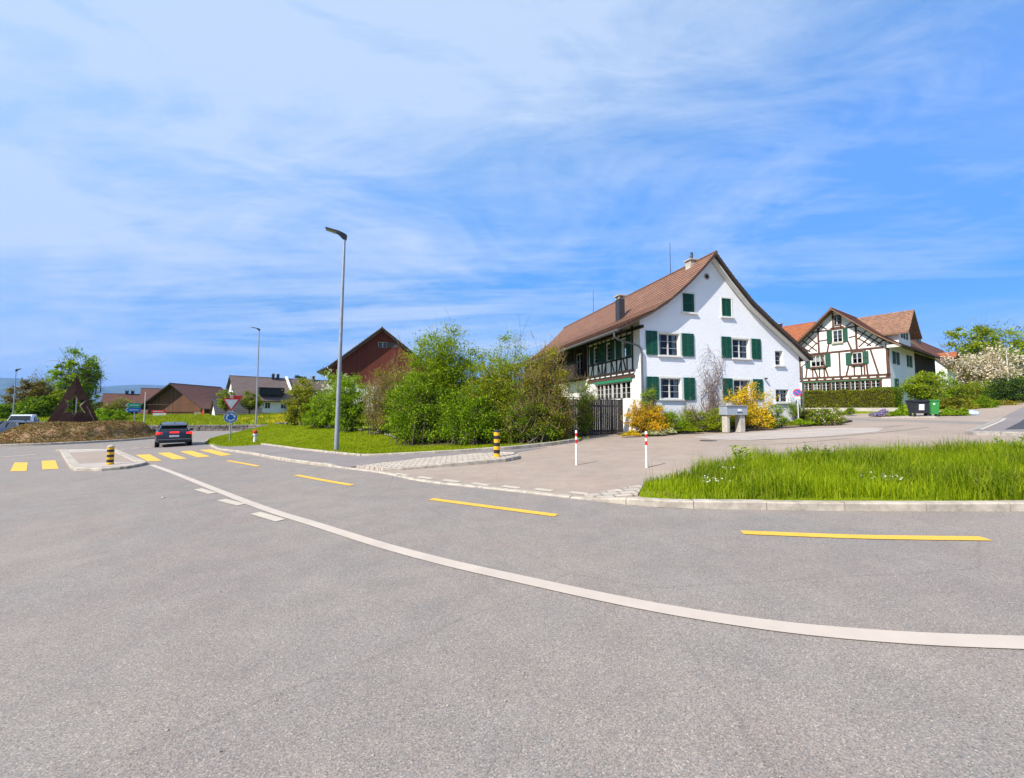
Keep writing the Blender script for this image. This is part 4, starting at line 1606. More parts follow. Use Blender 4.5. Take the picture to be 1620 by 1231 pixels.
# white row house with the long grey brown roof
p = place(367.5, 596, 76)
an = math.atan2(.686, -.728) + math.pi
I1, if_, ir_, il_ = gable_house('white_row_house', 'long white house with grey brown roof and stepped gable, behind the second street lamp', 'house', (p.x - 4.7 * math.cos(an), p.y - 4.7 * math.sin(an), .6), an, 9.4, 19, 3.5, 7.65, 'plaster', 'roofI', .9, .5, None, None, [(4.1, 5.3, 4.6, 5.9)], [(2.2, 3.2, 1.2, 2.4), (4.6, 5.5, 1.2, 2.4), (7.4, 8.4, 1.2, 2.4), (9.4, 10.2, 1.2, 2.4), (13.5, 14.5, 1.2, 2.4)], course=.4)
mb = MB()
mb.box((9.2, 5.6, 4.6), (1.6, 4.4, 1.5))  # solid block; the shade of the open recess is put into its colour
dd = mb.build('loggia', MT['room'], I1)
mb = MB()
mb.beam((4.6, 9.6, 7.95), (10.4, 9.6, 2.95), .35, .5, (0, 0, 1))
mb.box((9.9, 9.6, .9), (.9, .3, 3.8))
mb.build('party_wall', MT['plaster'], I1)
for (x, y, zz) in ((5.0, 7.0, 7.3), (5.0, 7.9, 7.3), (5.0, 15.0, 7.3)):
    chimney(I1, (x, y, zz), .45, .45, 1.1, .06, 'darkmetal')
mb = MB()
for i in range(8): mb.box((10.2 + i * .16, 8.2, 1.7 - i * .2), (.18, 1.1, .06))
mb.beam((10.2, 7.7, 2.4), (11.5, 7.7, 1.0), .06, .06); mb.beam((10.2, 8.7, 2.4), (11.5, 8.7, 1.0), .06, .06)
mb.build('stair', MT['darkmetal'], I1)

# right: red roofed house beyond the timber house, orange roof between
a = Vector((.558, -.83))
pe = Vector((1.142 * 56, 56))
zb = 2.2
C1, cf, cr_, cl_ = gable_house('red_roofed_house', 'white house with a steep red tiled roof and small dormer, behind the blossom tree', 'house', (pe.x - a.x * 9.4, pe.y - a.y * 9.4, zb), math.atan2(a.y, a.x), 9.0, 30, 6.0, 11.2, 'plaster', 'roofB', .5, .5, course=.4, boards='verge_light')
mb = MB()
mb.box((7.75, 10.0, 7.3), (1.5, 2.0, 1.2))
d_ = mb.build('dormer', MT['timber_dark'], C1)
for sg in (-1, 1):
    roof_slope(d_, [(10.0, 8.75), (10.0 + sg * 1.5, 7.75)], 6.3, 8.9, 'roofO', .1, .4, 'verge_light', 'x', 'dormer_roof')
for (x, y) in ((5.2, 4.0), (5.4, 5.2)):
    chimney(C1, (x, y, 10.2), .5, .5, 1.3, .1, 'darkmetal')
D1, df, dr_, dl_ = gable_house('orange_roofed_house', 'orange tiled roof with one chimney showing between the white farmhouse and the timber framed house', 'house', (37.65, 50.5, 2.0), R(33.9), 10, 12, 6.8, 11.7, 'plaster', 'roofO', .5, .4, course=.35)
chimney(D1, (5.0, 4.0, 11.3), .6, .6, .8, .1, 'darkmetal')


# ------------------------------------------------------------------ vehicles
def loft(mb, rings, close=True):
    n = len(rings[0])
    vs = [p for r in rings for p in r]
    fs = []
    for i in range(len(rings) - 1):
        for k in range(n if close else n - 1):
            j = (k + 1) % n
            fs.append((i * n + k, i * n + j, (i + 1) * n + j, (i + 1) * n + k))
    fs.append(tuple(range(n - 1, -1, -1)))
    fs.append(tuple(range((len(rings) - 1) * n, len(rings) * n)))
    mb.add(vs, fs)


def sring(y, w, zb, zs, zt, tw):
    """symmetric body section at station y"""
    return [(-w * .9, y, zb), (w * .9, y, zb), (w, y, zb + .12), (w, y, zs - .12), (w * .97, y, zs), (tw, y, zt), (-tw, y, zt), (-w * .97, y, zs), (-w, y, zs - .12), (-w, y, zb + .12)]


def wheel(T, x, y, r, w=.22):
    mb = MB()
    M = Matrix.Rotation(R(90), 4, 'Y')
    mb.lathe([(r * .62, -w / 2), (r * .93, -w / 2), (r, -w / 2 + .04), (r, w / 2 - .04), (r * .93, w / 2), (r * .62, w / 2)], (x, y, r), 24, M)
    o = mb.build('wheel', MT['rubber'], T, True)
    s = 1 if x > 0 else -1
    rm = MB()
    rm.lathe([(r * .62, 0), (r * .6, .02), (r * .5, -.0), (r * .12, .01), (0, .02)], (x + s * (w / 2 - .025), y, r), 24, Matrix.Rotation(R(90 * s), 4, 'Y'))
    for k in range(5):
        t = 2 * math.pi * k / 5
        rm.beam((x + s * w / 2, y + math.cos(t) * r * .1, r + math.sin(t) * r * .1), (x + s * w / 2, y + math.cos(t) * r * .6, r + math.sin(t) * r * .6), .05, .03, (1, 0, 0))
    rm.build('rim', MT['alloy'], o)
    return o


def suv(name, label, cat, loc, rz, paint, plate=True, low=0.0, lit=True):
    """coupe-backed crossover, front towards +y, base at ground"""
    T = thing(name, label, cat, loc, rz)
    h = 1.0 - low
    mb = MB()
    rings = [sring(-2.30, .80, .42, .92 * h, .98 * h, .72), sring(-2.24, .9, .36, 1.0 * h, 1.07 * h, .78), sring(-1.95, .945, .3, 1.03 * h, 1.10 * h, .8), sring(-1.2, .95, .26, 1.02 * h, 1.06 * h, .82),
             sring(0, .95, .25, .99 * h, 1.03 * h, .82), sring(1.0, .95, .26, .98 * h, 1.03 * h, .82), sring(1.35, .94, .27, .95 * h, 1.02 * h, .74), sring(1.95, .92, .3, .85 * h, .93 * h, .66), sring(2.25, .82, .36, .72 * h, .78 * h, .58), sring(2.36, .66, .42, .6 * h, .66 * h, .5)]
    loft(mb, rings)
    body = mb.build('body', MT[paint], T, True)
    k = 1 - low * .6
    # cabin: roof shell and the glass band
    gl = MB()

    def cring(y, w, z): return [(-w, y, z), (w, y, z)]
    st = [(-2.02, .70, 1.12 * h), (-1.45, .62, 1.50 * k), (-.75, .6, 1.585 * k), (.0, .6, 1.6 * k), (.55, .6, 1.54 * k), (1.3, .68, 1.06 * h)]
    rings = []
    for y, w, z in st:
        zb = 1.0 * h
        rings.append([(-.84, y, zb), (.84, y, zb), (w + (.84 - w) * .3, y, zb + (z - zb) * .75), (w, y, z), (-w, y, z), (-w - (.84 - w) * .3, y, zb + (z - zb) * .75)])
    loft(gl, rings)
    gl.build('window_glass', MT['carglass'], body, True)
    rf = MB()
    vs, fs = [], []
    sr = [(-1.62, .66, 1.445 * k), (-1.3, .655, 1.55 * k), (-.75, .65, 1.615 * k), (0, .65, 1.63 * k), (.5, .64, 1.575 * k)]
    for y, w, z in sr:
        vs += [(-w, y, z - .05), (-w * .9, y, z), (0, y, z + .02), (w * .9, y, z), (w, y, z - .05), (w * .9, y, z - .06), (-w * .9, y, z - .06)]
    n = 7
    for i in range(len(sr) - 1):
        for j in range(n):
            q = (j + 1) % n
            fs.append((i * n + j, i * n + q, (i + 1) * n + q, (i + 1) * n + j))
    fs += [tuple(range(n - 1, -1, -1)), tuple(range((len(sr) - 1) * n, len(sr) * n))]
    rf.add(vs, fs)
    for s in (-1, 1):   # pillars
        rf.beam((s * .655, -1.5, 1.47 * k), (s * .8, -2.05, 1.06 * h), .2, .05, (s, -.4, .3))
        rf.beam((s * .65, .5, 1.55 * k), (s * .8, 1.28, 1.03 * h), .1, .05, (s, .3, .3))
        rf.beam((s * .72, -.35, 1.5 * k), (s * .85, -.35, 1.0 * h), .1, .03, (s, 0, .3))
    # rear spoiler
    rf.beam((-.62, -1.68, 1.47 * k), (.62, -1.68, 1.47 * k), .22, .04, (0, -.3, 1))
    rf.build('roof', MT[paint], body, True)
    ft = MB()
    ft.prism([(-.12, 0), (.1, 0), (.02, .12), (-.06, .12)], (0, -1.2, 1.555 * k), (0, 1, 0), (0, 0, 1), (1, 0, 0), .03)
    ft.build('antenna_fin', MT['black'], body)
    for s in (-1, 1):
        m_ = MB()
        m_.cbox((s * 1.03, .75, 1.06 * h), (.2, .14, .15), .03)
        m_.build('mirror', MT['black'], T)
    d = MB()
    d.cbox((0, -2.22, .4), (1.62, .22, .22), .04)
    d.cbox((0, 2.2, .38), (1.4, .3, .2), .04)
    for s in (-1, 1):
        for y in (-1.42, 1.42):
            d.tube([(s * .88, y, .36), (s * .962, y, .36)], [.42, .42], 20)
    d.build('cladding', MT['black'], T)
    if plate:
        p = MB()
        p.cbox((0, -2.325, .74), (.5, .03, .12), .01)
        p.build('number_plate', MT['white'], T)
        hl = MB()
        hl.beam((-.85, -2.285, .53), (.85, -2.285, .53), .04, .05, (0, -1, 0))
        hl.build('bumper_trim', MT['galv'], T)
        for s in (-1, 1):
            l = MB()
            l.prism([(0, 0), (.32, .03), (.34, .13), (.05, .17), (-.02, .1)], (s * .93, -2.25, .86), (-s, 0, 0), (0, 0, 1), (0, -1, 0), .05)
            l.build('tail_light', MT['tail'], T)
        l = MB()
        l.cbox((0, -2.285, .985), (.48, .05, .1), .015)
        l.build('brake_light', MT['tail'], T)
    else:
        for s in (-1, 1):
            l = MB()
            l.cbox((s * .68, 2.24, .66), (.34, .14, .1), .03)
            l.build('headlight', MT['white'], T)
    for x in (-.83, .83):
        for y in (-1.42, 1.42):
            wheel(T, x, y, .345)
    return T


SV = suv('suv', 'dark grey coupe-backed SUV with lit red brake lamps driving into the roundabout', 'car', (-22.6, 25.9, G(-22.0) + .004), R(42.5), 'car_grey')
SV.scale = (.93, .93, .93)
bc = place(26, 690, 36)
suv('car', 'navy blue car half hidden behind the planted roundabout mound', 'car', (bc.x - .4, 36.2, G(-46) + .004), R(78), 'car_blue', False, .12)


def van():
    q = place(31, 690, 40)
    T = thing('pickup_van', 'white flatbed van with a dark windscreen behind the navy car', 'van', (q.x, 40.5, G(-50) + .004), R(180) + math.atan2(51, 40) - R(18))
    mb = MB()
    rings = []
    for y, w, zb, zt, tw in ((2.3, .8, .45, .95, .75), (2.2, .88, .4, 1.05, .8), (1.75, .9, .4, 1.2, .82)):
        rings.append(sring(y, w, zb, zt - .05, zt, tw))
    for y, w, zb, zt, tw in ((1.2, .92, .4, 1.95, .7), (1.0, .92, .4, 2.02, .72), (.3, .92, .4, 2.04, .74), (.2, .9, .4, 2.0, .72)):
        rings.append([(-w * .9, y, zb), (w * .9, y, zb), (w, y, zb + .12), (w, y, 1.15), (w * .98, y, 1.2), (tw, y, zt), (-tw, y, zt), (-w * .98, y, 1.2), (-w, y, 1.15), (-w, y, zb + .12)])
    loft(mb, rings[::-1])
    cab = mb.build('cab', MT['car_white'], T, True)
    g = MB()
    g.add([(-.76, 1.74, 1.24), (.76, 1.74, 1.24), (.66, 1.27, 1.88), (-.66, 1.27, 1.88)], [(0, 1, 2, 3)])
    o = g.build('windscreen', MT['carglass'], cab)
    for v in o.data.vertices: v.co.y += .03; v.co.z += .02
    for s in (-1, 1):
        g = MB()
        g.prism([(0, 0), (.75, 0), (.45, .55), (0, .6)], (s * .93, .45, 1.25), (0, 1, 0), (-s * .25, 0, 1), (s, 0, 0), .012)
        g.build('side_window', MT['carglass'], cab)
        m_ = MB()
        m_.cbox((s * 1.05, 1.55, 1.35), (.16, .1, .26), .03)
        m_.build('mirror', MT['black'], T)
        l = MB()
        l.cbox((s * .66, 2.24, .8), (.3, .12, .18), .03)
        l.build('headlight', MT['galv'], T)
    b = MB()
    b.box((0, -1.2, .78), (1.9, 2.7, .1))
    for s in (-1, 1): b.box((s * .94, -1.2, 1.02), (.04, 2.7, .4))
    b.box((0, -2.53, 1.02), (1.9, .04, .4)); b.box((0, .12, 1.2), (1.84, .05, .75))
    b.build('flatbed', MT['galv'], T)
    bp = MB()
    bp.cbox((0, 2.3, .5), (1.75, .16, .2), .04)
    bp.build('bumper', MT['black'], T)
    for x in (-.8, .8):
        for y in (-1.5, 1.45): wheel(T, x, y, .33, .2)


van()


# ------------------------------------------------------------------ street furniture
def street_lamp(name, label, loc, h, rz, lean=0.0, r0=.09, head=.85):
    T = thing(name, label, 'street lamp', loc, rz, 'street lamps')
    T.rotation_euler = (0, lean, 0)
    b = MB()
    b.tube([(0, 0, -.1), (0, 0, 1.2), (0, 0, h)], [r0, r0 * .92, r0 * .5], 14)
    b.build('pole', MT['galv'], T, True)
    c = MB()
    c.tube([(0, 0, -.02), (0, 0, .05)], [r0 + .05, r0 + .04], 14)
    c.build('base_collar', MT['galv'], T)
    hd = MB()
    M = Matrix.Rotation(rz, 3, 'Z') @ Matrix.Rotation(R(7), 3, 'Y')
    o = Vector((0, 0, h))
    w = .155

    def q(x, y, z): return o + M @ Vector((x, y, z))
    vs = []
    for x, ww, zt, zb in ((.1, .07, .06, -.16), (-.02, .1, .1, -.16), (-.22, w, .13, .0), (-.3, w, .14, .055), (-head, w, .15, .1)):
        vs += [q(x, -ww, zb), q(x, ww, zb), q(x, ww, zt), q(x, -ww, zt)]
    fs = []
    for i in range(4):
        for k in range(4):
            j = (k + 1) % 4
            fs.append((i * 4 + k, i * 4 + j, i * 4 + 4 + j, i * 4 + 4 + k))
    fs += [(3, 2, 1, 0), (16, 17, 18, 19)]
    hd.add(vs, fs)
    H_ = hd.build('lamp_head', MT['darkmetal'], T, bevel=.012)
    un = MB()
    un.add([q(-.33, -w + .03, .058), q(-.33, w - .03, .058), q(-head + .04, w - .03, .09), q(-head + .04, -w + .03, .09)], [(0, 1, 2, 3)])
    un.build('light_panel', MT['lampunder'], H_)
    return T


b = at(532, 716)
street_lamp('street_lamp', 'tall grey street lamp standing in the lawn beside the pavement, nearest of all', (b.x, b.y, b.z + .05), 9.58, R(18), R(.85), .1, .8)
b = place(405, 668, 47)
street_lamp('street_lamp', 'slim street lamp rising from the meadow in front of the white row house', (b.x, b.y, b.z - .1), place(411, 520, 47).z - b.z, R(10), 0, .1, .9)
b = place(21, 652, 62)
street_lamp('street_lamp', 'far street lamp behind the white flatbed van', (b.x, b.y, -.2), place(26, 586, 62).z + .2, R(170), 0, .09, 1.0)


def bollard(name, label, loc, h=1.0, cap='black'):
    T = thing(name, label, 'bollard', loc, 0, 'black and yellow traffic bollards')
    r = .1
    k = 7
    for i in range(k):
        z0, z1 = h * .9 * i / k, h * .9 * (i + 1) / k
        mb = MB()
        mb.lathe([(r, z0), (r, z1)] if i else [(r + .012, 0), (r + .012, .04), (r, .05), (r, z1)], (0, 0, 0), 20)
        mb.build('band', MT['yellow' if i % 2 == 0 else 'black'], T, True)
    mb = MB()
    mb.lathe([(r + .006, h * .9), (r + .006, h * .93), (r * .75, h * .97), (r * .3, h), (0, h)], (0, 0, 0), 20)
    mb.build('cap', MT[cap], T, True)
    return T


b = at(786, 722.5, .1)
bollard('bollard', 'black and yellow banded bollard with a black cap at the tip of the sett-paved strip', b, .88)
b = at(174, 735, .09)
bollard('bollard', 'black and yellow banded bollard with a pale cap on the traffic island', b, .72, 'concrete')


def post(label, loc, h):
    T = thing('barrier_post', label, 'post', loc, 0, 'red and white barrier posts')
    r = .03
    for z0, z1, c in ((0, .62, 'white'), (.62, .73, 'red'), (.73, .82, 'white'), (.82, .92, 'red'), (.92, 1.0, 'white')):
        mb = MB()
        mb.lathe([(r, z0 * h), (r, z1 * h)] if z1 < 1 else [(r, z0 * h), (r, h - .015), (r * .6, h), (0, h)], (0, 0, 0), 14)
        mb.build('band', MT[c], T, True)
    return T


post('thin red and white post on the side street, nearer the hedge', at(912, 736, .005), .96)
post('thin red and white post on the side street, nearer the grass verge', at(1023, 740, .005), .92)


def signpost():
    b = at(363, 704)
    T = thing('traffic_sign', 'give way triangle above a round blue roundabout sign on one pole at the roundabout entry', 'traffic sign', (b.x, b.y, b.z + .03), math.atan2(b.y, b.x) - R(90) + R(8))
    mb = MB()
    mb.tube([(0, 0, -.1), (0, 0, 3.1)], .035, 12)
    mb.build('pole', MT['galv'], T, True)
    tri = lambda s, zc: [(-s * .5, zc + s * .29), (s * .5, zc + s * .29), (0, zc - s * .577)]
    zc = 2.62
    for nm, s, o, m_ in (('give_way_sign', .96, -.045, 'red'), ('give_way_face', .70, -.064, 'white')):
        mb = MB()
        mb.prism(tri(s, zc), (0, o, 0), (1, 0, 0), (0, 0, 1), (0, -1, 0), .018)
        ob = mb.build(nm, MT[m_], T if nm == 'give_way_sign' else sg)
        if nm == 'give_way_sign': sg = ob
    mb = MB()
    M = Matrix.Rotation(R(90), 4, 'X')
    mb.lathe([(.36, 0), (.36, .015), (0, .015)], (0, -.045, 1.7), 32, M)
    rd = mb.build('roundabout_sign', MT['blue'], T)
    mb = MB()
    mb.lathe([(.362, .012), (.362, .018), (.335, .018), (.335, .012)], (0, -.045, 1.7), 32, M, False)
    mb.build('sign_rim', MT['white'], rd)
    ar = MB()
    for k in range(3):
        t0 = R(100 + 120 * k)
        pts_o, pts_i = [], []
        for j in range(8):
            t = t0 - R(78) * j / 7
            pts_o.append((math.cos(t) * .25, math.sin(t) * .25)); pts_i.append((math.cos(t) * .17, math.sin(t) * .17))
        poly = pts_i + pts_o[::-1]
        ar.prism(poly, (0, -.061, 1.7), (1, 0, 0), (0, 0, 1), (0, -1, 0), .004)
        te = t0 - R(76)
        c, s_ = math.cos(te), math.sin(te)
        tx, ty = s_, -c
        ar.prism([(c * .13, s_ * .13), (c * .29, s_ * .29), (c * .2 + tx * .14, s_ * .2 + ty * .14)], (0, -.061, 1.7), (1, 0, 0), (0, 0, 1), (0, -1, 0), .004)
    ar.build('arrow_ring', MT['white'], rd)
    # second pole behind
    b2 = at(366, 695)
    T2 = thing('traffic_sign', 'grey backed sign on a slim pole just behind the give way sign', 'traffic sign', (b2.x, b2.y, b2.z), math.atan2(b2.y, b2.x) - R(90))
    mb = MB()
    mb.tube([(0, 0, -.1), (0, 0, 3.55)], .035, 12)
    mb.build('pole', MT['galv'], T2, True)
    mb = MB()
    mb.prism([(-.5, .29), (.5, .29), (0, -.577)], (.16, .045, 3.2), (1, 0, 0), (0, 0, 1), (0, 1, 0), .02)
    mb.build('sign_panel', MT['red'], T2)


signpost()


def dirsign():
    b = place(209, 668, 50)
    zt = place(209, 637, 50).z
    T = thing('direction_sign', 'green arrow sign over a blue arrow sign on a pole beyond the roundabout', 'direction sign', (b.x, b.y, b.z - .6), math.atan2(b.y, b.x) - R(90))
    h = zt - b.z + .6
    mb = MB()
    mb.tube([(.18, 0, 0), (.18, 0, h)], .05, 10)
    mb.build('pole', MT['galv'], T)
    for z0, m_ in ((h - .62, 'signgreen'), (h - 1.22, 'blue')):
        mb = MB()
        mb.prism([(-.75, .28), (-.45, .0), (.75, 0), (.75, .56), (-.45, .56)], (0, -.06, z0), (1, 0, 0), (0, 0, 1), (0, -1, 0), .03)
        o = mb.build('arrow_panel', MT[m_], T)
        e = MB()
        for q in (((-.66, .28), (-.42, .52)), ((-.66, .28), (-.42, .04))):
            e.beam((q[0][0], -.093, z0 + q[0][1]), (q[1][0], -.093, z0 + q[1][1]), .07, .006, (0, -1, 0))
        rng = random.Random(3)
        x = -.3
        while x < .55:
            w = rng.uniform(.04, .09)
            e.beam((x, -.093, z0 + .28), (x + w, -.093, z0 + .28), .14, .006, (0, -1, 0))
            x += w + .035
        e.build('white_legend', MT['white'], o)
    for i, (px, top, bot, y) in enumerate(((228, 621, 663, 52),)):
        b = place(px, bot, y)
        q = MB()
        t = place(px, top, y)
        T3 = thing('flagpole', 'bare pale pole beside the direction signs', 'pole', (b.x, b.y, b.z - .5))
        q.tube([(0, 0, 0), (0, 0, t.z - b.z + .5)], [.06, .04], 8)
        q.build('pole', MT['frame'], T3)
        q = MB(); q.lathe([(.06, 0), (.07, .04), (0, .09)], (0, 0, t.z - b.z + .5), 10)
        q.build('finial', MT['frame'], T3)


dirsign()


def hydrant():
    b = at(403, 704)
    T = thing('fire_hydrant', 'white pillar fire hydrant with a red cap at the lawn edge', 'fire hydrant', (b.x, b.y, b.z + .08), R(40))
    mb = MB()
    mb.lathe([(.13, -.1), (.13, .03), (.095, .06), (.085, .1), (.085, .5), (.11, .52), (.11, .6), (.09, .62)], (0, 0, 0), 20)
    mb.build('barrel', MT['white'], T, True)
    mb = MB()
    mb.lathe([(.115, .62), (.125, .64), (.125, .72), (.1, .79), (.04, .82), (0, .825)], (0, 0, 0), 20)
    mb.build('cap', MT['red'], T, True)
    for s in (-1, 1):
        mb = MB()
        mb.tube([(s * .08, 0, .5), (s * .19, 0, .48)], [.04, .045], 12)
        mb.build('outlet', MT['galv'], T)


hydrant()


def noparking():
    b = place(1263.5, 669, 23.4)
    T = thing('no_parking_sign', 'round blue and red no-parking sign on a white pole before the white gable', 'traffic sign', (b.x, b.y, b.z - .1), R(-38))
    h = place(1261, 616, 23.4).z - b.z + .1
    mb = MB()
    mb.tube([(0, 0, 0), (0, 0, h)], .03, 12)
    mb.build('pole', MT['frame'], T, True)
    M = Matrix.Rotation(R(90), 4, 'X')
    c = (0, -.04, h - .2)
    mb = MB(); mb.lathe([(.22, 0), (.22, .012), (0, .012)], c, 28, M)
    d = mb.build('sign_disc', MT['blue'], T)
    mb = MB(); mb.lathe([(.222, .008), (.222, .018), (.17, .018), (.17, .008)], c, 28, M, False)
    mb.beam((-.13, -.056, c[2] + .13), (.13, -.056, c[2] - .13), .05, .004, (0, -1, 0))
    mb.build('red_ring', MT['red'], d)
    mb = MB(); mb.cbox((0, -.045, h - .53), (.26, .02, .14), .005)
    mb.build('plate', MT['white'], T)


noparking()


def letterbox():
    b = at(1160, 684)
    b = Vector((11.55, 20.2, G(11.55) + .03))
    T = thing('letterbox_unit', 'long grey metal letterbox on two square concrete legs, before the yellow bush', 'letterbox', b, math.atan2(HU.y, HU.x))
    for x, w in ((-.5, .2), (.42, .34)):
        mb = MB()
        mb.cbox((x, 0, .42), (w, .34, .9), .02)
        mb.build('leg', MT['concrete'], T)
    mb = MB()
    mb.cbox((0, 0, 1.11), (1.36, .5, .46), .015)
    bx = mb.build('box', MT['box'], T)
    mb = MB()
    mb.cbox((0, -.02, 1.36), (1.42, .58, .035), .008)
    mb.build('lid', MT['galv'], bx)
    mb = MB()
    bar(mb, Plane((0, -.25, 0), (1, 0, 0), (0, -1, 0)), .05, .3, 1.08, 1.2, .0, .008)
    mb.build('name_plate', MT['white'], bx)
    mb = MB()
    bar(mb, Plane((0, -.25, 0), (1, 0, 0), (0, -1, 0)), .0, .34, .99, 1.03, .0, .012)
    mb.build('slot', MT['darkmetal'], bx)


letterbox()


def fence():
    T = thing('board_gate', 'dark grey gate of vertical boards with a metal latch beside the white house', 'gate', (2.6, 21.2, .05), math.atan2(.27, .96))
    mb = MB()
    w = .115
    n = 34
    rng = random.Random(2)
    for i in range(n):
        mb.cbox((w * (i + .5), rng.uniform(-.006, .006), 1.08 + rng.uniform(-.02, .02)), (w - .012, .022, 2.1), .004)
    mb.build('boards', MT['fence'], T)
    mb = MB()
    for z in (.35, 1.75): mb.box((w * n / 2, .045, z), (w * n, .05, .1))
    for x in (0, w * n / 2, w * n): mb.box((x, .09, 1.05), (.1, .1, 2.2))
    mb.build('rails', MT['timber_dark'], T)
    mb = MB()
    mb.cbox((w * n / 2, 0, 2.2), (w * n + .1, .12, .05), .01)
    mb.build('top_rail', MT['timber_dark'], T)
    mb = MB()
    mb.cbox((2.62, -.03, 1.2), (.04, .02, .16), .004); mb.beam((2.62, -.06, 1.22), (2.78, -.06, 1.22), .025, .02)
    mb.build('latch', MT['galv'], T)


fence()


def bins():
    b = at(1463, 660)
    an = math.atan2(-.558, .83) * 0 + R(-14)
    T = thing('refuse_container', 'wide anthracite wheeled rubbish container with a pale paper notice', 'rubbish container', (b.x, b.y + .3, G(b.x) + .06), an)
    mb = MB()
    W, D_, H_ = .56, .36, 1.02
    r0 = [(-W * .82, -D_ * .8, .2), (W * .82, -D_ * .8, .2), (W * .82, D_ * .8, .2), (-W * .82, D_ * .8, .2)]
    r1 = [(-W, -D_, H_), (W, -D_, H_), (W, D_, H_), (-W, D_, H_)]
    loft(mb, [r0, r1])
    bd = mb.build('body', MT['binblack'], T, bevel=.02)
    mb = MB()
    mb.cbox((0, -.02, 1.07), (W * 2.14, D_ * 2.3, .1), .03)
    mb.tube([(-W * 1.05, -D_ * 1.1, 1.0), (W * 1.05, -D_ * 1.1, 1.0)], .03, 8)
    mb.build('lid', MT['binblack'], T)
    mb = MB()
    mb.add([(-.25, -D_ * .96 - .012, .82), (.05, -D_ * .96 - .012, .82), (.05, -D_ * .86 - .012, .42), (-.25, -D_ * .86 - .012, .42)], [(3, 2, 1, 0)])
    mb.build('notice', MT['paper'], bd)
    for x in (-.42, .42):
        for y in (-.2, .2):
            mb = MB()
            mb.tube([(x - .03, y, .1), (x + .03, y, .1)], .1, 14)
            mb.build('castor', MT['rubber'], T)
    b = at(1487, 659.5)
    T = thing('wheelie_bin', 'narrow green wheelie bin with a hinged lid beside the rubbish container', 'bin', (b.x, b.y + .4, G(b.x) + .06), R(-20))
    mb = MB()
    loft(mb, [[(-.19, -.2, .1), (.19, -.2, .1), (.19, .2, .1), (-.19, .2, .1)], [(-.24, -.27, 1.0), (.24, -.27, 1.0), (.24, .27, 1.0), (-.24, .27, 1.0)]])
    bd = mb.build('body', MT['bingreen'], T, bevel=.02)
    mb = MB()
    mb.cbox((0, -.02, 1.04), (.54, .6, .08), .025)
    mb.tube([(-.28, .4, .98), (.28, .4, .98)], .025, 8)
    mb.build('lid', MT['bingreen'], T)
    mb = MB()
    mb.cbox((-.06, -.262, .8), (.1, .02, .1), .004)
    mb.build('sticker', MT['paper'], bd)
    for x in (-.24, .24):
        mb = MB()
        mb.tube([(x - .025, .22, .1), (x + .025, .22, .1)], .1, 14)
        mb.build('wheel', MT['rubber'], T)
    sheet('bin_pad', [(p.x, p.y) for p in pw((1424, 661.5), (1484, 661))] + [(b.x + 1.3, b.y + 2.2), (b.x - 2.0, b.y + 2.0)], MT['kerb'], .8, lambda x, y: G(x) + .06, skirt=.1)
    # plastic sack on the kerb of the flower bed
    b = at(1541.5, 657)
    rng = np.random.default_rng(3)
    bm = bmesh.new()
    bmesh.ops.create_icosphere(bm, subdivisions=3, radius=1)
    for v in bm.verts:
        n = v.co.copy()
        f = 1 + .1 * math.sin(5 * n.x + 2) * math.cos(4 * n.y) + .06 * math.sin(9 * n.z + 7 * n.x)
        v.co = Vector((n.x * .31 * f, n.y * .26 * f, max(n.z * .22 * f, -.09) + .09))
    me = bpy.data.meshes.new('plastic_sack')
    bm.to_mesh(me); bm.free()
    me.polygons.foreach_set('use_smooth', np.ones(len(me.polygons), bool))
    o = link('plastic_sack', me, MT['bag'])
    o.location = (b.x, b.y + .1, G(b.x) + .004)
    tag(o, 'pale blue plastic sack lying at the edge of the flower bed', 'sack')


bins()


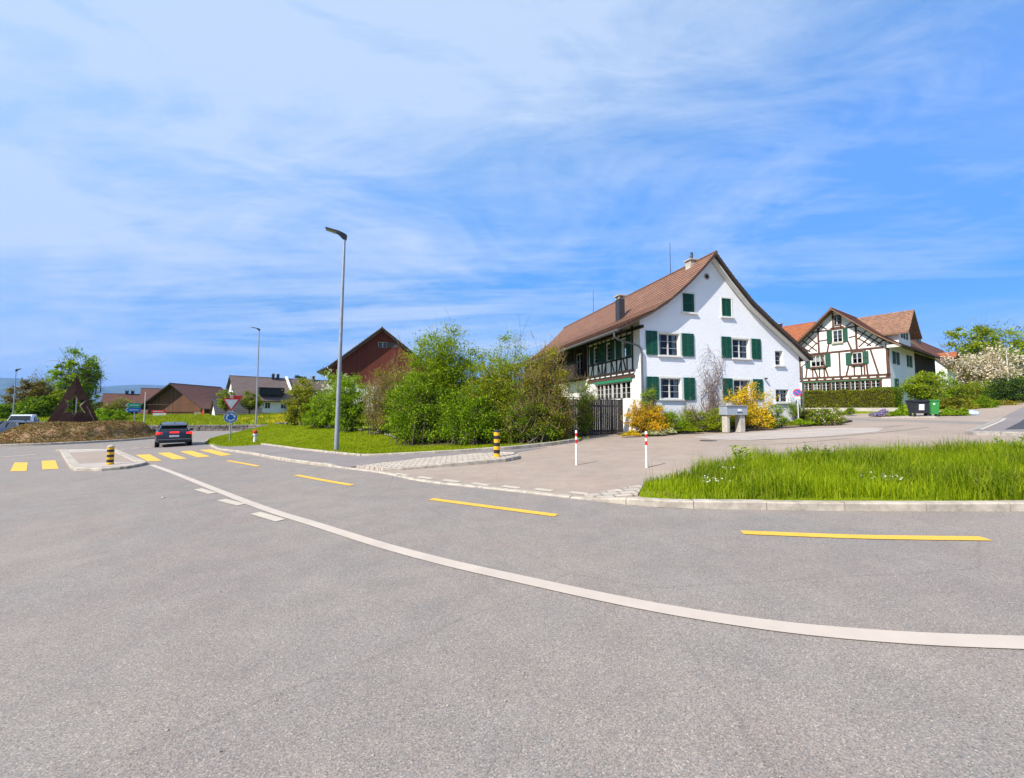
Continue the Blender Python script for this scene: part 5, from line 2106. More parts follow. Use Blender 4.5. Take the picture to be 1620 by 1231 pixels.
def sculpture():
    T = thing('steel_sculpture', 'dark rusty steel triangle with a star-shaped cut-out standing on the roundabout mound', 'sculpture', (RC.x + .05, RC.y + .1, mound_z(RC.x, RC.y) - .06), math.atan2(RC.y, RC.x) - R(90) + R(2))
    hw, hh = 1.55, 4.05
    # star cut-out, half by half from top to bottom
    halves = {-1: [(.2, 2.0), (.64, 2.07), (.36, 1.58), (.64, .92), (.2, 1.1)], 1: [(.18, 2.0), (.72, 2.07), (.34, 1.55), (.66, .92), (.18, 1.1)]}
    for s in (-1, 1):
        n = Vector((s * .22, -1, 0)).normalized()
        pl = Plane((0, -.32, 0), (s * 1, .24, 0), n)
        half = halves[s]
        # outline of one half with its share of the star taken out along the fold
        outline = [(.0, hh), (.0, 2.75)] + half + [(.0, .62), (.0, 0.0), (hw, 0.0)]
        mb = MB()
        pts = [Vector(p) for p in outline]
        k = len(pts)
        v, e, f, _, _, _ = delaunay_2d_cdt(pts, [(i, (i + 1) % k) for i in range(k)], [], 1, 1e-6)
        F_ = [tuple(t) for t in f]
        m_ = len(v)
        mb.add([pl.P(p.x, p.y, .03) for p in v] + [pl.P(p.x, p.y, -.06) for p in v], F_ + [tuple(m_ + i for i in reversed(t)) for t in F_])
        edge = [pl.P(x, z, .028) for x, z in outline] + [pl.P(x, z, -.058) for x, z in outline]
        mb.add(edge, [(i, (i + 1) % k, k + (i + 1) % k, k + i) for i in range(k)])
        P_ = mb.build('steel_plate', MT['corten'], T)
        # thick pale inner faces of the cut
        ed = MB()
        hs = [(.0, 2.75)] + half + [(.0, .62)]
        for (x0, z0), (x1, z1) in zip(hs, hs[1:]):
            ed.add([pl.P(x0, z0, -.02), pl.P(x1, z1, -.02), pl.P(x1, z1, -.3), pl.P(x0, z0, -.3)], [(0, 1, 2, 3)])
        ed.build('star_edge', MT['corten_edge'], P_)
        mk = MB()
        rng = random.Random(11 + s)
        t = 0.0
        while t < 1:
            x = .68 + .5 * t
            z = 1.5 - 1.25 * t
            w = rng.uniform(.05, .1)
            mk.beam(pl.P(x, z, .035), pl.P(x + w * .7, z - w, .035), rng.uniform(.03, .09), .01, n)
            t += .085
        mk.build('lettering', MT['corten_edge' if s > 0 else 'corten'], P_)
    bk = MB()
    bk.prism([(-hw * .9, 0), (hw * .9, 0), (hw * .62, .8), (-hw * .62, .8)], (0, .6, 0), (1, 0, 0), (0, 0, 1), (0, 1, 0), .06)
    bk.build('rear_plate', MT['corten'], T)
    po = MB()
    po.tube([(.1, .2, 0), (.1, .2, 2.7)], .035, 8)
    po.build('inner_post', MT['galv'], T)


sculpture()


def wall_thing():
    T = thing('stone_wall', 'low dry-stone retaining wall along the meadow edge across the road', 'wall', (0, 0, 0))
    rng = random.Random(4)
    pts = dens(wall_pts, .01, False)
    L = [0]
    for a_, b_ in zip(pts, pts[1:]): L.append(L[-1] + (b_ - a_).length)
    mb = MB()
    for row in range(3):
        s = 0
        while s < L[-1] - .3:
            w = rng.uniform(.35, .75)
            i = min(range(len(L)), key=lambda k: abs(L[k] - (s + w / 2)))
            p = pts[i]
            a_ = (pts[min(i + 3, len(pts) - 1)] - pts[max(i - 3, 0)]).normalized()
            mb.cbox((p.x, p.y + rng.uniform(-.05, .05), G(p.x) - .02 + .24 * row + .12), (w - .02, .4, .23 + rng.uniform(-.02, .02)), .03, math.atan2(a_.y, a_.x))
            s += w
    mb.build('stones', MT['stonewall'], T)
    # edging stones at the hedge foot
    T = thing('edging_stones', 'row of rough stones edging the lawn at the hedge foot', 'edging', (0, 0, 0))
    for a_, b_ in zip(hedge_foot[3:], hedge_foot[4:]):
        n = int((b_ - a_).length / .55)
        for i in range(n):
            p = a_.lerp(b_, (i + rng.random() * .5) / n)
            if rng.random() < .3: continue
            mb = MB()
            mb.cbox((p.x, p.y - .12, p.z + .08), (rng.uniform(.2, .42), .2, rng.uniform(.12, .24)), .05, rng.uniform(-.4, .4) - .6)
            o = mb.build('stone', MT['stonewall'], T)


wall_thing()

# banner by the barn, orange tarpaulin on its stand
b = place(252, 661, 68)
T = thing('banner', 'red and white advertising banner on a frame before the boarded barn', 'banner', (b.x, b.y, b.z - .1), R(30))
mb = MB()
mb.box((0, 0, .55), (1.75, .05, .75))
mb.build('white_panel', MT['white'], T)
mb = MB()
mb.box((-.1, -.0, 1.2), (1.95, .06, .52))
rp = mb.build('red_panel', MT['red'], T)
mb = MB()
x = -.75
while x < .55:
    mb.box((x, -.035, 1.22), (.1, .008, .14)); x += .15
mb.build('white_legend', MT['white'], rp)
for s in (-.85, .85):
    mb = MB(); mb.tube([(s, .05, 0), (s, .05, 1.5)], .03, 8)
    mb.build('post', MT['galv'], T)
b = place(320.5, 657, 66)
T = thing('road_barrier', 'orange tarpaulin draped on a trestle beside the boarded barn', 'trestle', (b.x, b.y, b.z - .2), R(30))
mb = MB()
mb.prism([(-.2, 0), (.22, 0), (.14, .9), (.05, 1.35), (-.1, .9)], (0, 0, 0), (1, 0, 0), (0, 0, 1), (0, 1, 0), .25)
mb.build('tarpaulin', MT['orange'], T)
mb = MB()
mb.beam((-1.2, .1, .6), (-.2, .1, .6), .1, .1); mb.beam((-1.0, .1, .0), (-1.0, .1, .6), .06, .06)
mb.build('bar', MT['white'], T)

# slim pole among the trees at the right
b = place(1595, 600, 44)
T = thing('street_lamp', 'thin white lamp post among the trees at the far right', 'street lamp', (b.x, b.y, 2.0), 0, 'street lamps')
mb = MB()
t = place(1592.5, 552, 44)
mb.tube([(0, 0, 0), (0, 0, t.z - 2.0)], [.07, .05], 10)
mb.build('pole', MT['frame'], T)
mb = MB(); mb.cbox((-.05, 0, t.z - 1.95), (.45, .2, .1), .02)
mb.build('lamp_head', MT['frame'], T)


# ------------------------------------------------------------------ vegetation
def leaf_quads(rng, C, size, up=.3, aspect=.55, var=.35, outd=None):
    """C (n,3) centres -> rhombic leaf quads in random attitudes"""
    n = len(C)
    d = rng.normal(size=(n, 3))
    if outd is not None: d += outd * .8
    d /= np.linalg.norm(d, axis=1, keepdims=True) + 1e-9
    nn = rng.normal(size=(n, 3))
    nn[:, 2] += up * 3
    s = np.cross(nn, d)
    s /= np.linalg.norm(s, axis=1, keepdims=True) + 1e-9
    l = size * (1 + var * rng.uniform(-1, 1, (n, 1)))
    w = l * aspect
    V = np.empty((n, 4, 3))
    V[:, 0] = C - d * l * .5
    V[:, 1] = C + s * w * .5 - d * l * .05
    V[:, 2] = C + d * l * .5
    V[:, 3] = C - s * w * .5 - d * l * .05
    F = np.arange(n * 4).reshape(n, 4)
    return V.reshape(-1, 3), F


def tubes_np(P, r0, r1, k=3):
    """P (B,K,3) polylines, r0/r1 (B,) -> tubes"""
    B, K, _ = P.shape
    T = np.gradient(P, axis=1)
    T /= np.linalg.norm(T, axis=2, keepdims=True) + 1e-9
    ref = np.where(np.abs(T[:, :, 2:3]) > .9, np.array([1., 0, 0]), np.array([0, 0, 1.]))
    U = np.cross(T, ref)
    U /= np.linalg.norm(U, axis=2, keepdims=True) + 1e-9
    W = np.cross(T, U)
    t = np.linspace(0, 1, K)[None, :, None]
    r = (np.asarray(r0)[:, None, None] * (1 - t) + np.asarray(r1)[:, None, None] * t)
    V = np.empty((B, K, k, 3))
    for i in range(k):
        a = 2 * math.pi * i / k
        V[:, :, i] = P + (U * math.cos(a) + W * math.sin(a)) * r
    base = (np.arange(B) * K * k)[:, None, None]
    ii = np.arange(K - 1)[None, :, None] * k
    jj = np.arange(k)[None, None, :]
    j2 = (np.arange(k)[None, None, :] + 1) % k
    F = np.stack([base + ii + jj, base + ii + j2, base + ii + k + j2, base + ii + k + jj], -1).reshape(-1, 4)
    return V.reshape(-1, 3), F


def curve(a, c, b, K=6):
    t = np.linspace(0, 1, K)[None, :, None]
    return a[:, None] * (1 - t) ** 2 + 2 * c[:, None] * t * (1 - t) + b[:, None] * t * t


def grow(rng, hull, M, base_r=.25, sub=4, zlow=-.55, K=6, jit=.12, subl=.32, droop=0.0):
    """branches from the base to the hull (list of (centre, radii)); returns main and side shoots"""
    wts = np.array([r[0] * r[1] * r[2] for c, r in hull]) ** .7
    pick = rng.choice(len(hull), M, p=wts / wts.sum())
    C = np.array([hull[i][0] for i in pick], float)
    Rr = np.array([hull[i][1] for i in pick], float)
    d = rng.normal(size=(M, 3))
    d /= np.linalg.norm(d, axis=1, keepdims=True)
    d[:, 2] = np.where(d[:, 2] < zlow, -d[:, 2] * .6, d[:, 2])
    rad = rng.uniform(.55, 1.0, (M, 1)) ** .6 * (1 + rng.normal(0, jit, (M, 1)))
    tip = C + d * Rr * rad
    tip[:, 2] = np.maximum(tip[:, 2], .12)
    a = np.stack([rng.normal(0, base_r, M), rng.normal(0, base_r, M), np.zeros(M)], 1) + C * np.array([.35, .35, 0])
    mid = a * .5 + tip * .5
    mid[:, 2] += np.linalg.norm(tip - a, axis=1) * .16
    mid += rng.normal(0, .12, mid.shape) * np.linalg.norm(tip - a, axis=1)[:, None] * .6
    P = curve(a, mid, tip, K)
    # side shoots
    S = []
    for q in range(sub):
        t = rng.uniform(.35, .98, M)
        i = np.clip((t * (K - 1)).astype(int), 0, K - 2)
        f = (t * (K - 1) - i)[:, None]
        st = P[np.arange(M), i] * (1 - f) + P[np.arange(M), i + 1] * f
        ln = np.linalg.norm(tip - a, axis=1)[:, None] * subl * rng.uniform(.5, 1.1, (M, 1))
        dd = rng.normal(size=(M, 3)) + (tip - a) / (np.linalg.norm(tip - a, axis=1)[:, None]) * .8
        dd[:, 2] += .25
        dd /= np.linalg.norm(dd, axis=1, keepdims=True)
        en = st + dd * ln
        en[:, 2] -= droop * ln[:, 0]
        en[:, 2] = np.maximum(en[:, 2], .05)
        md = (st + en) / 2
        md[:, 2] += ln[:, 0] * .12
        S.append(curve(st, md, en, K))
    S = np.concatenate(S) if S else np.zeros((0, K, 3))
    return P, S


def along(rng, P, n, t0=.3, sigma=.1):
    B, K, _ = P.shape
    b = rng.integers(0, B, n)
    t = (t0 + (1 - t0) * rng.uniform(0, 1, n) ** .8) * (K - 1)
    i = np.clip(t.astype(int), 0, K - 2)
    f = (t - i)[:, None]
    c = P[b, i] * (1 - f) + P[b, i + 1] * f
    return c + rng.normal(0, sigma, (n, 3))


SEED = [100]


def plant(name, label, cat, base, hull, n, leaf, mat, M=60, sub=4, sigma=.12, stem='bark', r0=.03, group=None, blossom=None, twigs=0, t0=.3, base_r=.25, aspect=.55, trunk=None, jit=.12, subl=.32, mats=None, zlow=-.55, droop=0, share=.6, shell=0.0):
    SEED[0] += 1
    rng = np.random.default_rng(SEED[0])
    T = thing(name, label, cat, base, 0, group)
    P, S = grow(rng, hull, M, base_r, sub, zlow, jit=jit, subl=subl, droop=droop)
    if trunk:
        h, tr = trunk
        P[:, 0] = np.array([0, 0, h * .55]) + rng.normal(0, tr * .35, (M, 3)) * np.array([1, 1, 2.0])
        P[:, 1] = P[:, 0] * .6 + P[:, 2] * .4
        mb = MB()
        mb.tube([(0, 0, -.2), (tr * .2, 0, h * .2), (-tr * .1, tr * .2, h * .6), (0, 0, h)], [tr * 1.25, tr, tr * .85, tr * .55], 10, True)
        mb.build('trunk', MT[stem], T, True)
    allp = np.concatenate([P, S])
    V1, F1 = tubes_np(P, np.full(len(P), r0), np.full(len(P), r0 * .25), 4)
    V2, F2 = tubes_np(S, np.full(len(S), r0 * .4), np.full(len(S), r0 * .12), 3)
    np_mesh('branches', np.concatenate([V1, V2]), np.concatenate([F1, F2 + len(V1)]), MT[stem], T)
    if twigs:
        a = along(rng, allp, twigs, .4, .03)
        dd = rng.normal(0, .5, (twigs, 3)); dd[:, 2] += .9
        dd /= np.linalg.norm(dd, axis=1, keepdims=True)
        ln = rng.uniform(.35, 1.0, (twigs, 1))
        b_ = a + dd * ln
        m_ = (a + b_) / 2 + rng.normal(0, .06, (twigs, 3))
        V, F = tubes_np(curve(a, m_, b_, 4), np.full(twigs, .011), np.full(twigs, .005), 3)
        np_mesh('twigs', V, F, MT['twig'], T)
    if n:
        k = int(n * share)
        c = np.concatenate([along(rng, S, k, .15, sigma), along(rng, P, n - k, t0, sigma)]) if len(S) else along(rng, P, n, t0, sigma)
        if shell:
            k = int(n * shell)
            w_ = np.array([r[0] * r[1] + r[0] * r[2] for _, r in hull])
            nc = max(10, k // 95)
            pk = rng.choice(len(hull), nc, p=w_ / w_.sum())
            d = rng.normal(size=(nc, 3))
            d /= np.linalg.norm(d, axis=1, keepdims=True)
            HC = np.array([hull[i][0] for i in pk], float)
            HR = np.array([hull[i][1] for i in pk], float)
            cc = HC + d * HR * rng.uniform(.72, 1.02, (nc, 1))
            cc[:, 2] = np.maximum(cc[:, 2], rng.uniform(.05, .5, nc))
            ci = rng.integers(0, nc, k)
            sg = (HR.mean(1) * .115 + .04)[ci][:, None] * rng.uniform(.5, 1.2, (nc, 1))[ci]
            c[:k] = (cc[ci] + rng.normal(0, 1, (k, 3)) * sg * np.array([1, 1, .75]))
        cen = np.array(hull[0][0])
        outd = (c - cen) / (np.linalg.norm(c - cen, axis=1, keepdims=True) + 1e-6)
        c[:, 2] = np.maximum(c[:, 2], .03)
        mats_ = mats or [(mat, 1.0)]
        i = 0
        perm = rng.permutation(len(c))
        for mm, fr in mats_:
            m_n = int(len(c) * fr)
            ix = perm[i:i + m_n]
            i += m_n
            V, F = leaf_quads(rng, c[ix], leaf, .3, aspect, .35, outd[ix])
            np_mesh('foliage', V, F, MT[mm], T)
    if blossom:
        bm_, bn, bs = blossom[:3]
        c = along(rng, S, bn, .3, sigma * .9)
        V, F = leaf_quads(rng, c, bs, .5, .9, .3)
        np_mesh('blossom', V, F, MT[bm_], T)
    return T


def at_y(px, py, y):
    p = aty(px, py, y)
    return p


def shrub_px(px, py, y, w, top, **kw):
    """base point, width and height of a shrub read off the photograph at depth y"""
    p = aty(px, py, y)
    k = y / FPX
    return p, w * k / 2, (py - top) * k


DENS = 1.7


def SH(label, px, py, y, w, top, mat, n, leaf, cat='shrub', name='shrub', group='shrubs of the overgrown hedge', lobes=3, depth=.8, **kw):
    p, rw, h = shrub_px(px, py, y, w, top)
    rs = random.Random(px * 7 + py)
    rw *= 1.1
    if 'trunk' in kw:
        hull = [((0, 0, h * .66), (rw * .95, rw * depth, h * .36))]
    else:
        hull = [((0, 0, h * .52), (rw * .95, rw * depth, h * .5)), ((0, -rw * .12, h * .24), (rw * .92, rw * depth, h * .26))]
    for i in range(lobes):
        s = rs.uniform(.4, .6)
        hull.append(((rs.uniform(-.55, .55) * rw, rs.uniform(-.4, .4) * rw * depth, h * (rs.uniform(.5, .82) if 'trunk' in kw else rs.uniform(.3, .75))), (rw * s, rw * s * depth, h * s * (.42 if 'trunk' in kw else .6))))
    kw.setdefault('M', 70)
    kw.setdefault('shell', .68 if 'twigs' not in kw else .3)
    kw.setdefault('r0', .02 if 'trunk' not in kw else .035)
    kw.setdefault('sigma', max(.07, rw * .07))
    kw.setdefault('base_r', rw * .3)
    n, leaf = int(n * DENS), leaf * 1.2
    return plant(name, label, cat, p, hull, n, leaf, mat, group=group, **kw)


# the overgrown hedge behind the lawn, from the far end to the gate
SH('yellow-olive feathery shrub at the far left end of the hedge', 478, 672, 30.5, 52, 603, 'leaf_yellow', 9000, .10, mats=[('leaf_yellow', .55), ('leaf_olive', .45)])
SH('white-blossomed shrub standing behind the street lamp', 528, 676, 31, 60, 588, 'leaf_mid', 6000, .1, blossom=('flower_white', 3500, .11))
SH('rounded mid green shrub left of the lamp pole at the lawn edge', 512, 676, 28.2, 58, 622, 'leaf_mid', 9000, .085, mats=[('leaf_mid', .6), ('leaf_bright', .4)])
SH('bright green upright shrub directly behind the lamp pole', 556, 682, 26.2, 56, 594, 'leaf_bright', 11000, .085, mats=[('leaf_bright', .6), ('leaf_mid', .4)])
SH('sparse twiggy olive brown bush between two green shrubs', 602, 687, 24.6, 62, 588, 'leaf_olive', 6500, .065, twigs=900, mats=[('leaf_gold', .35), ('leaf_olive', .35), ('leaf_yellow', .3)], M=100, sub=4)
SH('tall thin shrub of reddish twigs before the red barn', 640, 690, 25.5, 70, 558, 'leaf_gold', 8500, .07, twigs=500, mats=[('leaf_gold', .4), ('leaf_yellow', .6)], M=90)
SH('tallest shrub of the hedge, domed and yellow green', 702, 700, 21.6, 112, 520, 'leaf_mid', 34000, .085, lobes=5, M=130, sub=5, shell=.6, mats=[('leaf_mid', .5), ('leaf_yellow', .3), ('leaf_bright', .2)], jit=.16)
SH('broad dense shrub with shiny dark leaves facing the lawn', 672, 700, 20.3, 118, 596, 'leaf_mid', 20000, .08, lobes=4, M=110, mats=[('leaf_mid', .65), ('leaf_dark', .35)])
SH('low glossy green shrub at the lawn edge behind the banded bollard', 752, 702, 18.9, 110, 618, 'leaf_dark', 16000, .075, lobes=4, M=110, mats=[('leaf_mid', .5), ('leaf_dark', .5)])
SH('light green young tree top rising above the middle of the hedge', 808, 700, 23.5, 78, 532, 'leaf_bright', 9000, .085, lobes=2, M=70, mats=[('leaf_bright', .6), ('leaf_yellow', .4)], jit=.18)
SH('dense olive green shrub in the middle of the hedge', 806, 701, 19.8, 118, 566, 'leaf_olive', 24000, .075, lobes=4, M=120, twigs=150, shell=.5, mats=[('leaf_olive', .35), ('leaf_yellow', .25), ('leaf_mid', .4)])
SH('yellow green shrub filling the dip right of the tallest shrub', 768, 700, 21.4, 84, 556, 'leaf_yellow', 14000, .08, lobes=2, M=80, mats=[('leaf_yellow', .45), ('leaf_mid', .55)])
SH('golden tan shrub of arching dry twigs against the farmhouse roof', 862, 699, 19.2, 86, 552, 'leaf_gold', 16000, .062, lobes=3, M=150, sub=5, twigs=1300, shell=.35, mats=[('leaf_gold', .45), ('leaf_yellow', .3), ('leaf_olive', .25)], jit=.16)
SH('shaded dark shrub with bare stems at the right end of the lawn', 838, 701, 18.4, 96, 624, 'leaf_dark', 11000, .065, lobes=3, M=80, twigs=200, mats=[('leaf_dark', .5), ('leaf_mid', .2), ('leaf_olive', .3)], r0=.045)
SH('green climber hanging over the board gate', 926, 690, 20.9, 26, 600, 'leaf_mid', 3500, .06, lobes=1, M=50, mats=[('leaf_bright', .5), ('leaf_mid', .5)], twigs=200)
SH('small shrub growing low at the foot of the gate', 884, 697, 19.4, 34, 640, 'leaf_olive', 3000, .06, lobes=1, M=50, twigs=500, mats=[('leaf_olive', .6), ('leaf_mid', .4)])

# planting in front of the farmhouse
GR = 'plants in the farmhouse bed'


def BED(label, px, py, y, w, top, mat, n, leaf, cat='shrub', name='shrub', **kw):
    kw.setdefault('lobes', 2)
    kw.setdefault('M', 50)
    return SH(label, px, py, y, w, top, mat, n, leaf, cat, name, GR, **kw)


BED('amber yellow forsythia bush beside the board gate', 1020, 686, 20.2, 60, 632, 'flower_orange', 8000, .055, 'flowering shrub', 'forsythia', mats=[('flower_orange', .7), ('leaf_yellow', .2), ('leaf_olive', .1)], shell=.6)
BED('bright yellow forsythia bush behind the letterbox', 1185, 678, 21.4, 66, 608, 'flower_yellow', 9000, .06, 'flowering shrub', 'forsythia', lobes=3, mats=[('flower_yellow', .76), ('leaf_bright', .24)], shell=.55, jit=.2)
BED('green climber at the corner of the white gable', 1030, 684, 20.9, 26, 604, 'leaf_mid', 2200, .06, 'climbing plant', 'climber', lobes=0, mats=[('leaf_mid', .6), ('leaf_bright', .4)])
BED('leafy green bush between the forsythia and the bare creeper', 1068, 682, 20.8, 46, 648, 'leaf_mid', 4500, .055, mats=[('leaf_mid', .6), ('leaf_bright', .4)])
BED('thin pale shrub at the foot of the bare creeper', 1102, 681, 21.3, 44, 640, 'leaf_olive', 2200, .05, twigs=120, mats=[('leaf_olive', .4), ('leaf_mid', .6)])
BED('green shrub behind the left leg of the letterbox', 1130, 681, 21.0, 44, 646, 'leaf_mid', 3600, .055, mats=[('leaf_mid', .5), ('leaf_yellow', .5)])
BED('dark green shrub seen between the letterbox legs', 1160, 680, 21.3, 36, 650, 'leaf_dark', 2600, .055, mats=[('leaf_dark', .5), ('leaf_yellow', .5)])
BED('white flowering shrub right of the yellow bush', 1224, 676, 22.4, 40, 640, 'leaf_mid', 3200, .055, 'flowering shrub', 'flowering_shrub', blossom=('flower_white', 500, .07), mats=[('leaf_mid', .5), ('leaf_bright', .5)])
BED('loose hydrangea bush with pinkish heads at the corner of the side street', 1306, 672, 23.2, 54, 647, 'leaf_mid', 4200, .07, 'flowering shrub', 'hydrangea', blossom=('flower_pink', 700, .07), mats=[('leaf_bright', .35), ('leaf_mid', .3), ('leaf_red', .35)], depth=.6)
BED('reddish brown perennials behind the no-parking sign', 1282, 668, 24.2, 44, 648, 'leaf_red', 2600, .06, 'perennial', 'perennial', depth=.5, mats=[('leaf_red', .7), ('leaf_mid', .3)])


def mat_plant(name, label, cat, px, py, y, w, h, mats, n, leaf, depth=.5, group=GR):
    p = aty(px, py, y)
    if group != GR: p = at(px, py)
    rw = w * p.y / FPX / 2
    SEED[0] += 1
    rng = np.random.default_rng(SEED[0])
    T = thing(name, label, cat, p, 0, group)
    for mm, fr in mats:
        k = int(n * fr)
        th = rng.uniform(0, 2 * math.pi, k)
        r = np.sqrt(rng.uniform(0, 1, k))
        x, yy = np.cos(th) * r * rw, np.sin(th) * r * rw * depth
        lump = .6 + .4 * np.sin(x * 5 + 1) * np.cos(yy * 6)
        z = h * np.sqrt(1 - r ** 2 * .9) * lump * rng.uniform(.25, 1.05, k) + .02
        V, F = leaf_quads(rng, np.stack([x, yy, z], 1), leaf, .6, .7)
        np_mesh('foliage' if not mm.startswith('flower') else 'flowers', V, F, MT[mm], T)
    return T


mat_plant('flower_cushion', 'low cushion of yellow flowers at the foot of the gate', 'flowers', 998, 690, 19.5, 34, .3, [('leaf_mid', .35), ('flower_yellow', .65)], 2600, .05)
mat_plant('flower_cushion', 'low cushion of white flowers below the amber forsythia', 'flowers', 1034, 688, 19.6, 40, .32, [('leaf_mid', .4), ('flower_white', .6)], 2600, .05)
mat_plant('flower_cushion', 'small cushion of white flowers beside the leafy green bush', 'flowers', 1058, 686, 19.9, 26, .3, [('leaf_mid', .45), ('flower_white', .55)], 1500, .05)
for i, (px, py, y, w, lab) in enumerate(((1090, 683, 20.3, 46, 'left of the letterbox'), (1135, 681.5, 20.8, 40, 'round the left letterbox leg'), (1205, 677, 21.6, 44, 'below the bright yellow forsythia'), (1240, 674, 22.2, 40, 'below the white flowering shrub'))):
    mat_plant('ground_cover_plant', 'low green ground cover plant ' + lab, 'ground cover', px, py, y, w, .42, [('leaf_hedge', .5), ('leaf_mid', .5)], 2600, .05)
for i, (px, py, y, w, lab) in enumerate(((1262, 672, 22.8, 40, 'at the foot of the no-parking sign'), (1284, 671.5, 23.2, 40, 'between the no-parking sign and the hydrangea'))):
    mat_plant('grass_tuft', 'fresh green tuft of long leaves ' + lab, 'ground cover', px, py, y, w, .35, [('leaf_bright', .5), ('leaf_mid', .5)], 2200, .09)
# clipped ball on a stem
p = aty(1259, 668, 23.9)
plant('topiary_tree', 'little round clipped tree on a bare stem at the house corner', 'tree', p, [((0, 0, 1.0), (.36, .36, .34))], 2600, .05, 'leaf_mid', M=40, sub=3, sigma=.04, trunk=(.85, .04), r0=.012, jit=.03, zlow=-1.1, mats=[('leaf_mid', .6), ('leaf_bright', .4)])


# clipped hedges
def hedge(name, label, p0, p1, d, h, mats, n, leaf, group=None, z0=None, cat='hedge'):
    SEED[0] += 1
    rng = np.random.default_rng(SEED[0])
    a = Vector((p1[0] - p0[0], p1[1] - p0[1]))
    L = a.length
    an = math.atan2(a.y, a.x)
    T = thing(name, label, cat, (p0[0], p0[1], z0 if z0 is not None else min(G(p0[0]), G(p1[0]))), an, group)
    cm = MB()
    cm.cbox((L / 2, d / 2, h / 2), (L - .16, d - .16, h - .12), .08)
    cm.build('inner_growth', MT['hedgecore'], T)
    for mm, fr in mats:
        k = int(n * fr)
        u = rng.uniform(0, 1, k)
        A = np.array([L * h, L * h, L * d * 1.3, d * h, d * h])
        f = rng.choice(5, k, p=A / A.sum())
        x = np.where(f == 3, 0, np.where(f == 4, L, rng.uniform(0, L, k)))
        y = np.where(f == 0, 0, np.where(f == 1, d, rng.uniform(0, d, k)))
        z = np.where(f == 2, h, rng.uniform(0, h, k))
        wob = .035 * np.sin(x * 3.1 + z * 2) + .03 * np.sin(x * 7 + z * 5)
        c = np.stack([x, y - wob, z + wob], 1) + rng.normal(0, .035, (k, 3))
        V, F = leaf_quads(rng, c, leaf, .2, .6)
        np_mesh('foliage', V, F, MT[mm], T)
    return T


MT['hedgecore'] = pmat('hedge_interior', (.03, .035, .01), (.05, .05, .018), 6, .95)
hp1 = aty(1415, 648, 33.2)
hp0 = aty(1262, 647, 36.5)
bz = 1.58
hedge('clipped_hedge', 'long square clipped olive green hedge in front of the timber framed house', (hp0.x, hp0.y), (hp1.x, hp1.y), 1.5, aty(1415, 616.6, 33.2).z - bz, [('leaf_hedge', .75), ('leaf_olive', .25)], 30000, .085, z0=bz)
q = Vector((hp1.x, hp1.y)) + Vector((.1, .2))
hedge('clipped_hedge', 'shorter shaded return of the clipped hedge behind the rubbish container', (q.x, q.y), (q.x + 3.1, q.y + 2.2), 1.4, 1.95, [('leaf_dark', .7), ('leaf_hedge', .3)], 9000, .085, z0=bz)  # same hedge in a darker leaf mix: its shade is put into the colour
T = thing('garden_wall', 'low pale concrete wall below the long clipped hedge', 'wall', (0, 0, 0))
mb = MB()
e0, e1 = Vector((hp0.x, hp0.y - .35)), Vector((hp1.x, hp1.y - .35))
mb.beam((e0.x, e0.y, bz - .1), (e1.x, e1.y, bz - .1), .3, .55, (0, 0, 1))
mb.build('wall_body', MT['concrete'], T)
# raised ground on which the timber house and its garden stand
gd = [(hp0.x - 6, hp0.y - .2), (hp0.x, hp0.y - .25), (hp1.x - .8, hp1.y - .25), (31.2, 31.0), (36, 31.2), (40, 32.5), (56, 40.8), (75, 52), (75, 95), (10, 95), (8, 45), (15, 44)]


def gar_z(x, y): return max(G(x) + .1, .85 + max(0, min(1, (y - 26) / 12)) * .85)


sheet('garden_ground', gd, MT['turf'], 2.5, gar_z, skirt=.4)

GS = 'plants of the garden at the right'


def RG(label, px, py, y, w, top, mat, n, leaf, cat='shrub', name='shrub', **kw):
    kw.setdefault('lobes', 2)
    kw.setdefault('M', 50)
    return SH(label, px, py, y, w, top, mat, n, leaf, cat, name, GS, **kw)


mat_plant('flower_cushion', 'wide cushion of purple flowers beside the concrete wall', 'flowers', 1396, 659, 30.5, 40, .62, [('leaf_mid', .3), ('flower_purple', .7)], 3200, .075, .5, GS)
mat_plant('leafy_perennial', 'fresh green leafy plant left of the rubbish container', 'perennial', 1424, 659, 29.6, 34, .7, [('leaf_bright', .6), ('leaf_mid', .4)], 2600, .11, .6, GS)
mat_plant('leafy_perennial', 'small green tuft at the wall below the long hedge', 'perennial', 1338, 657, 31.5, 18, .4, [('leaf_bright', .5), ('leaf_mid', .5)], 800, .08, .6, GS)
RG('small round bush in front of the long hedge', 1347, 655, 32, 12, 642, 'leaf_mid', 900, .07, mats=[('leaf_mid', 1.0)])
for px, lab in ((1500, 'nearest the green bin'), (1522, 'left of the pale blue sack')):
    mat_plant('leafy_perennial', 'low green leafy plant ' + lab, 'perennial', px, 657.5, 29.3, 30, .5, [('leaf_bright', .5), ('leaf_mid', .5)], 2000, .1, .6, GS)
RG('rounded olive shrub behind the green bin', 1506, 652, 32, 52, 630, 'leaf_hedge', 5000, .09, mats=[('leaf_olive', .4), ('leaf_hedge', .6)], jit=.05, zlow=-.9)
RG('round dark green clipped bush behind the pale blue sack', 1552, 655, 31.5, 36, 630, 'leaf_mid', 5000, .08, mats=[('leaf_mid', .7), ('leaf_dark', .3)], jit=.05, zlow=-.9)
RG('low tan heather-like bush along the road edge', 1585, 652, 33, 42, 634, 'leaf_gold', 4200, .08, mats=[('leaf_gold', .7), ('leaf_olive', .3)], jit=.06, zlow=-.9)
RG('flat topped light green tree behind the containers', 1464, 650, 35, 48, 592, 'leaf_bright', 6500, .11, 'tree', 'tree', mats=[('leaf_bright', .5), ('leaf_yellow', .5)], trunk=(1.6, .12))
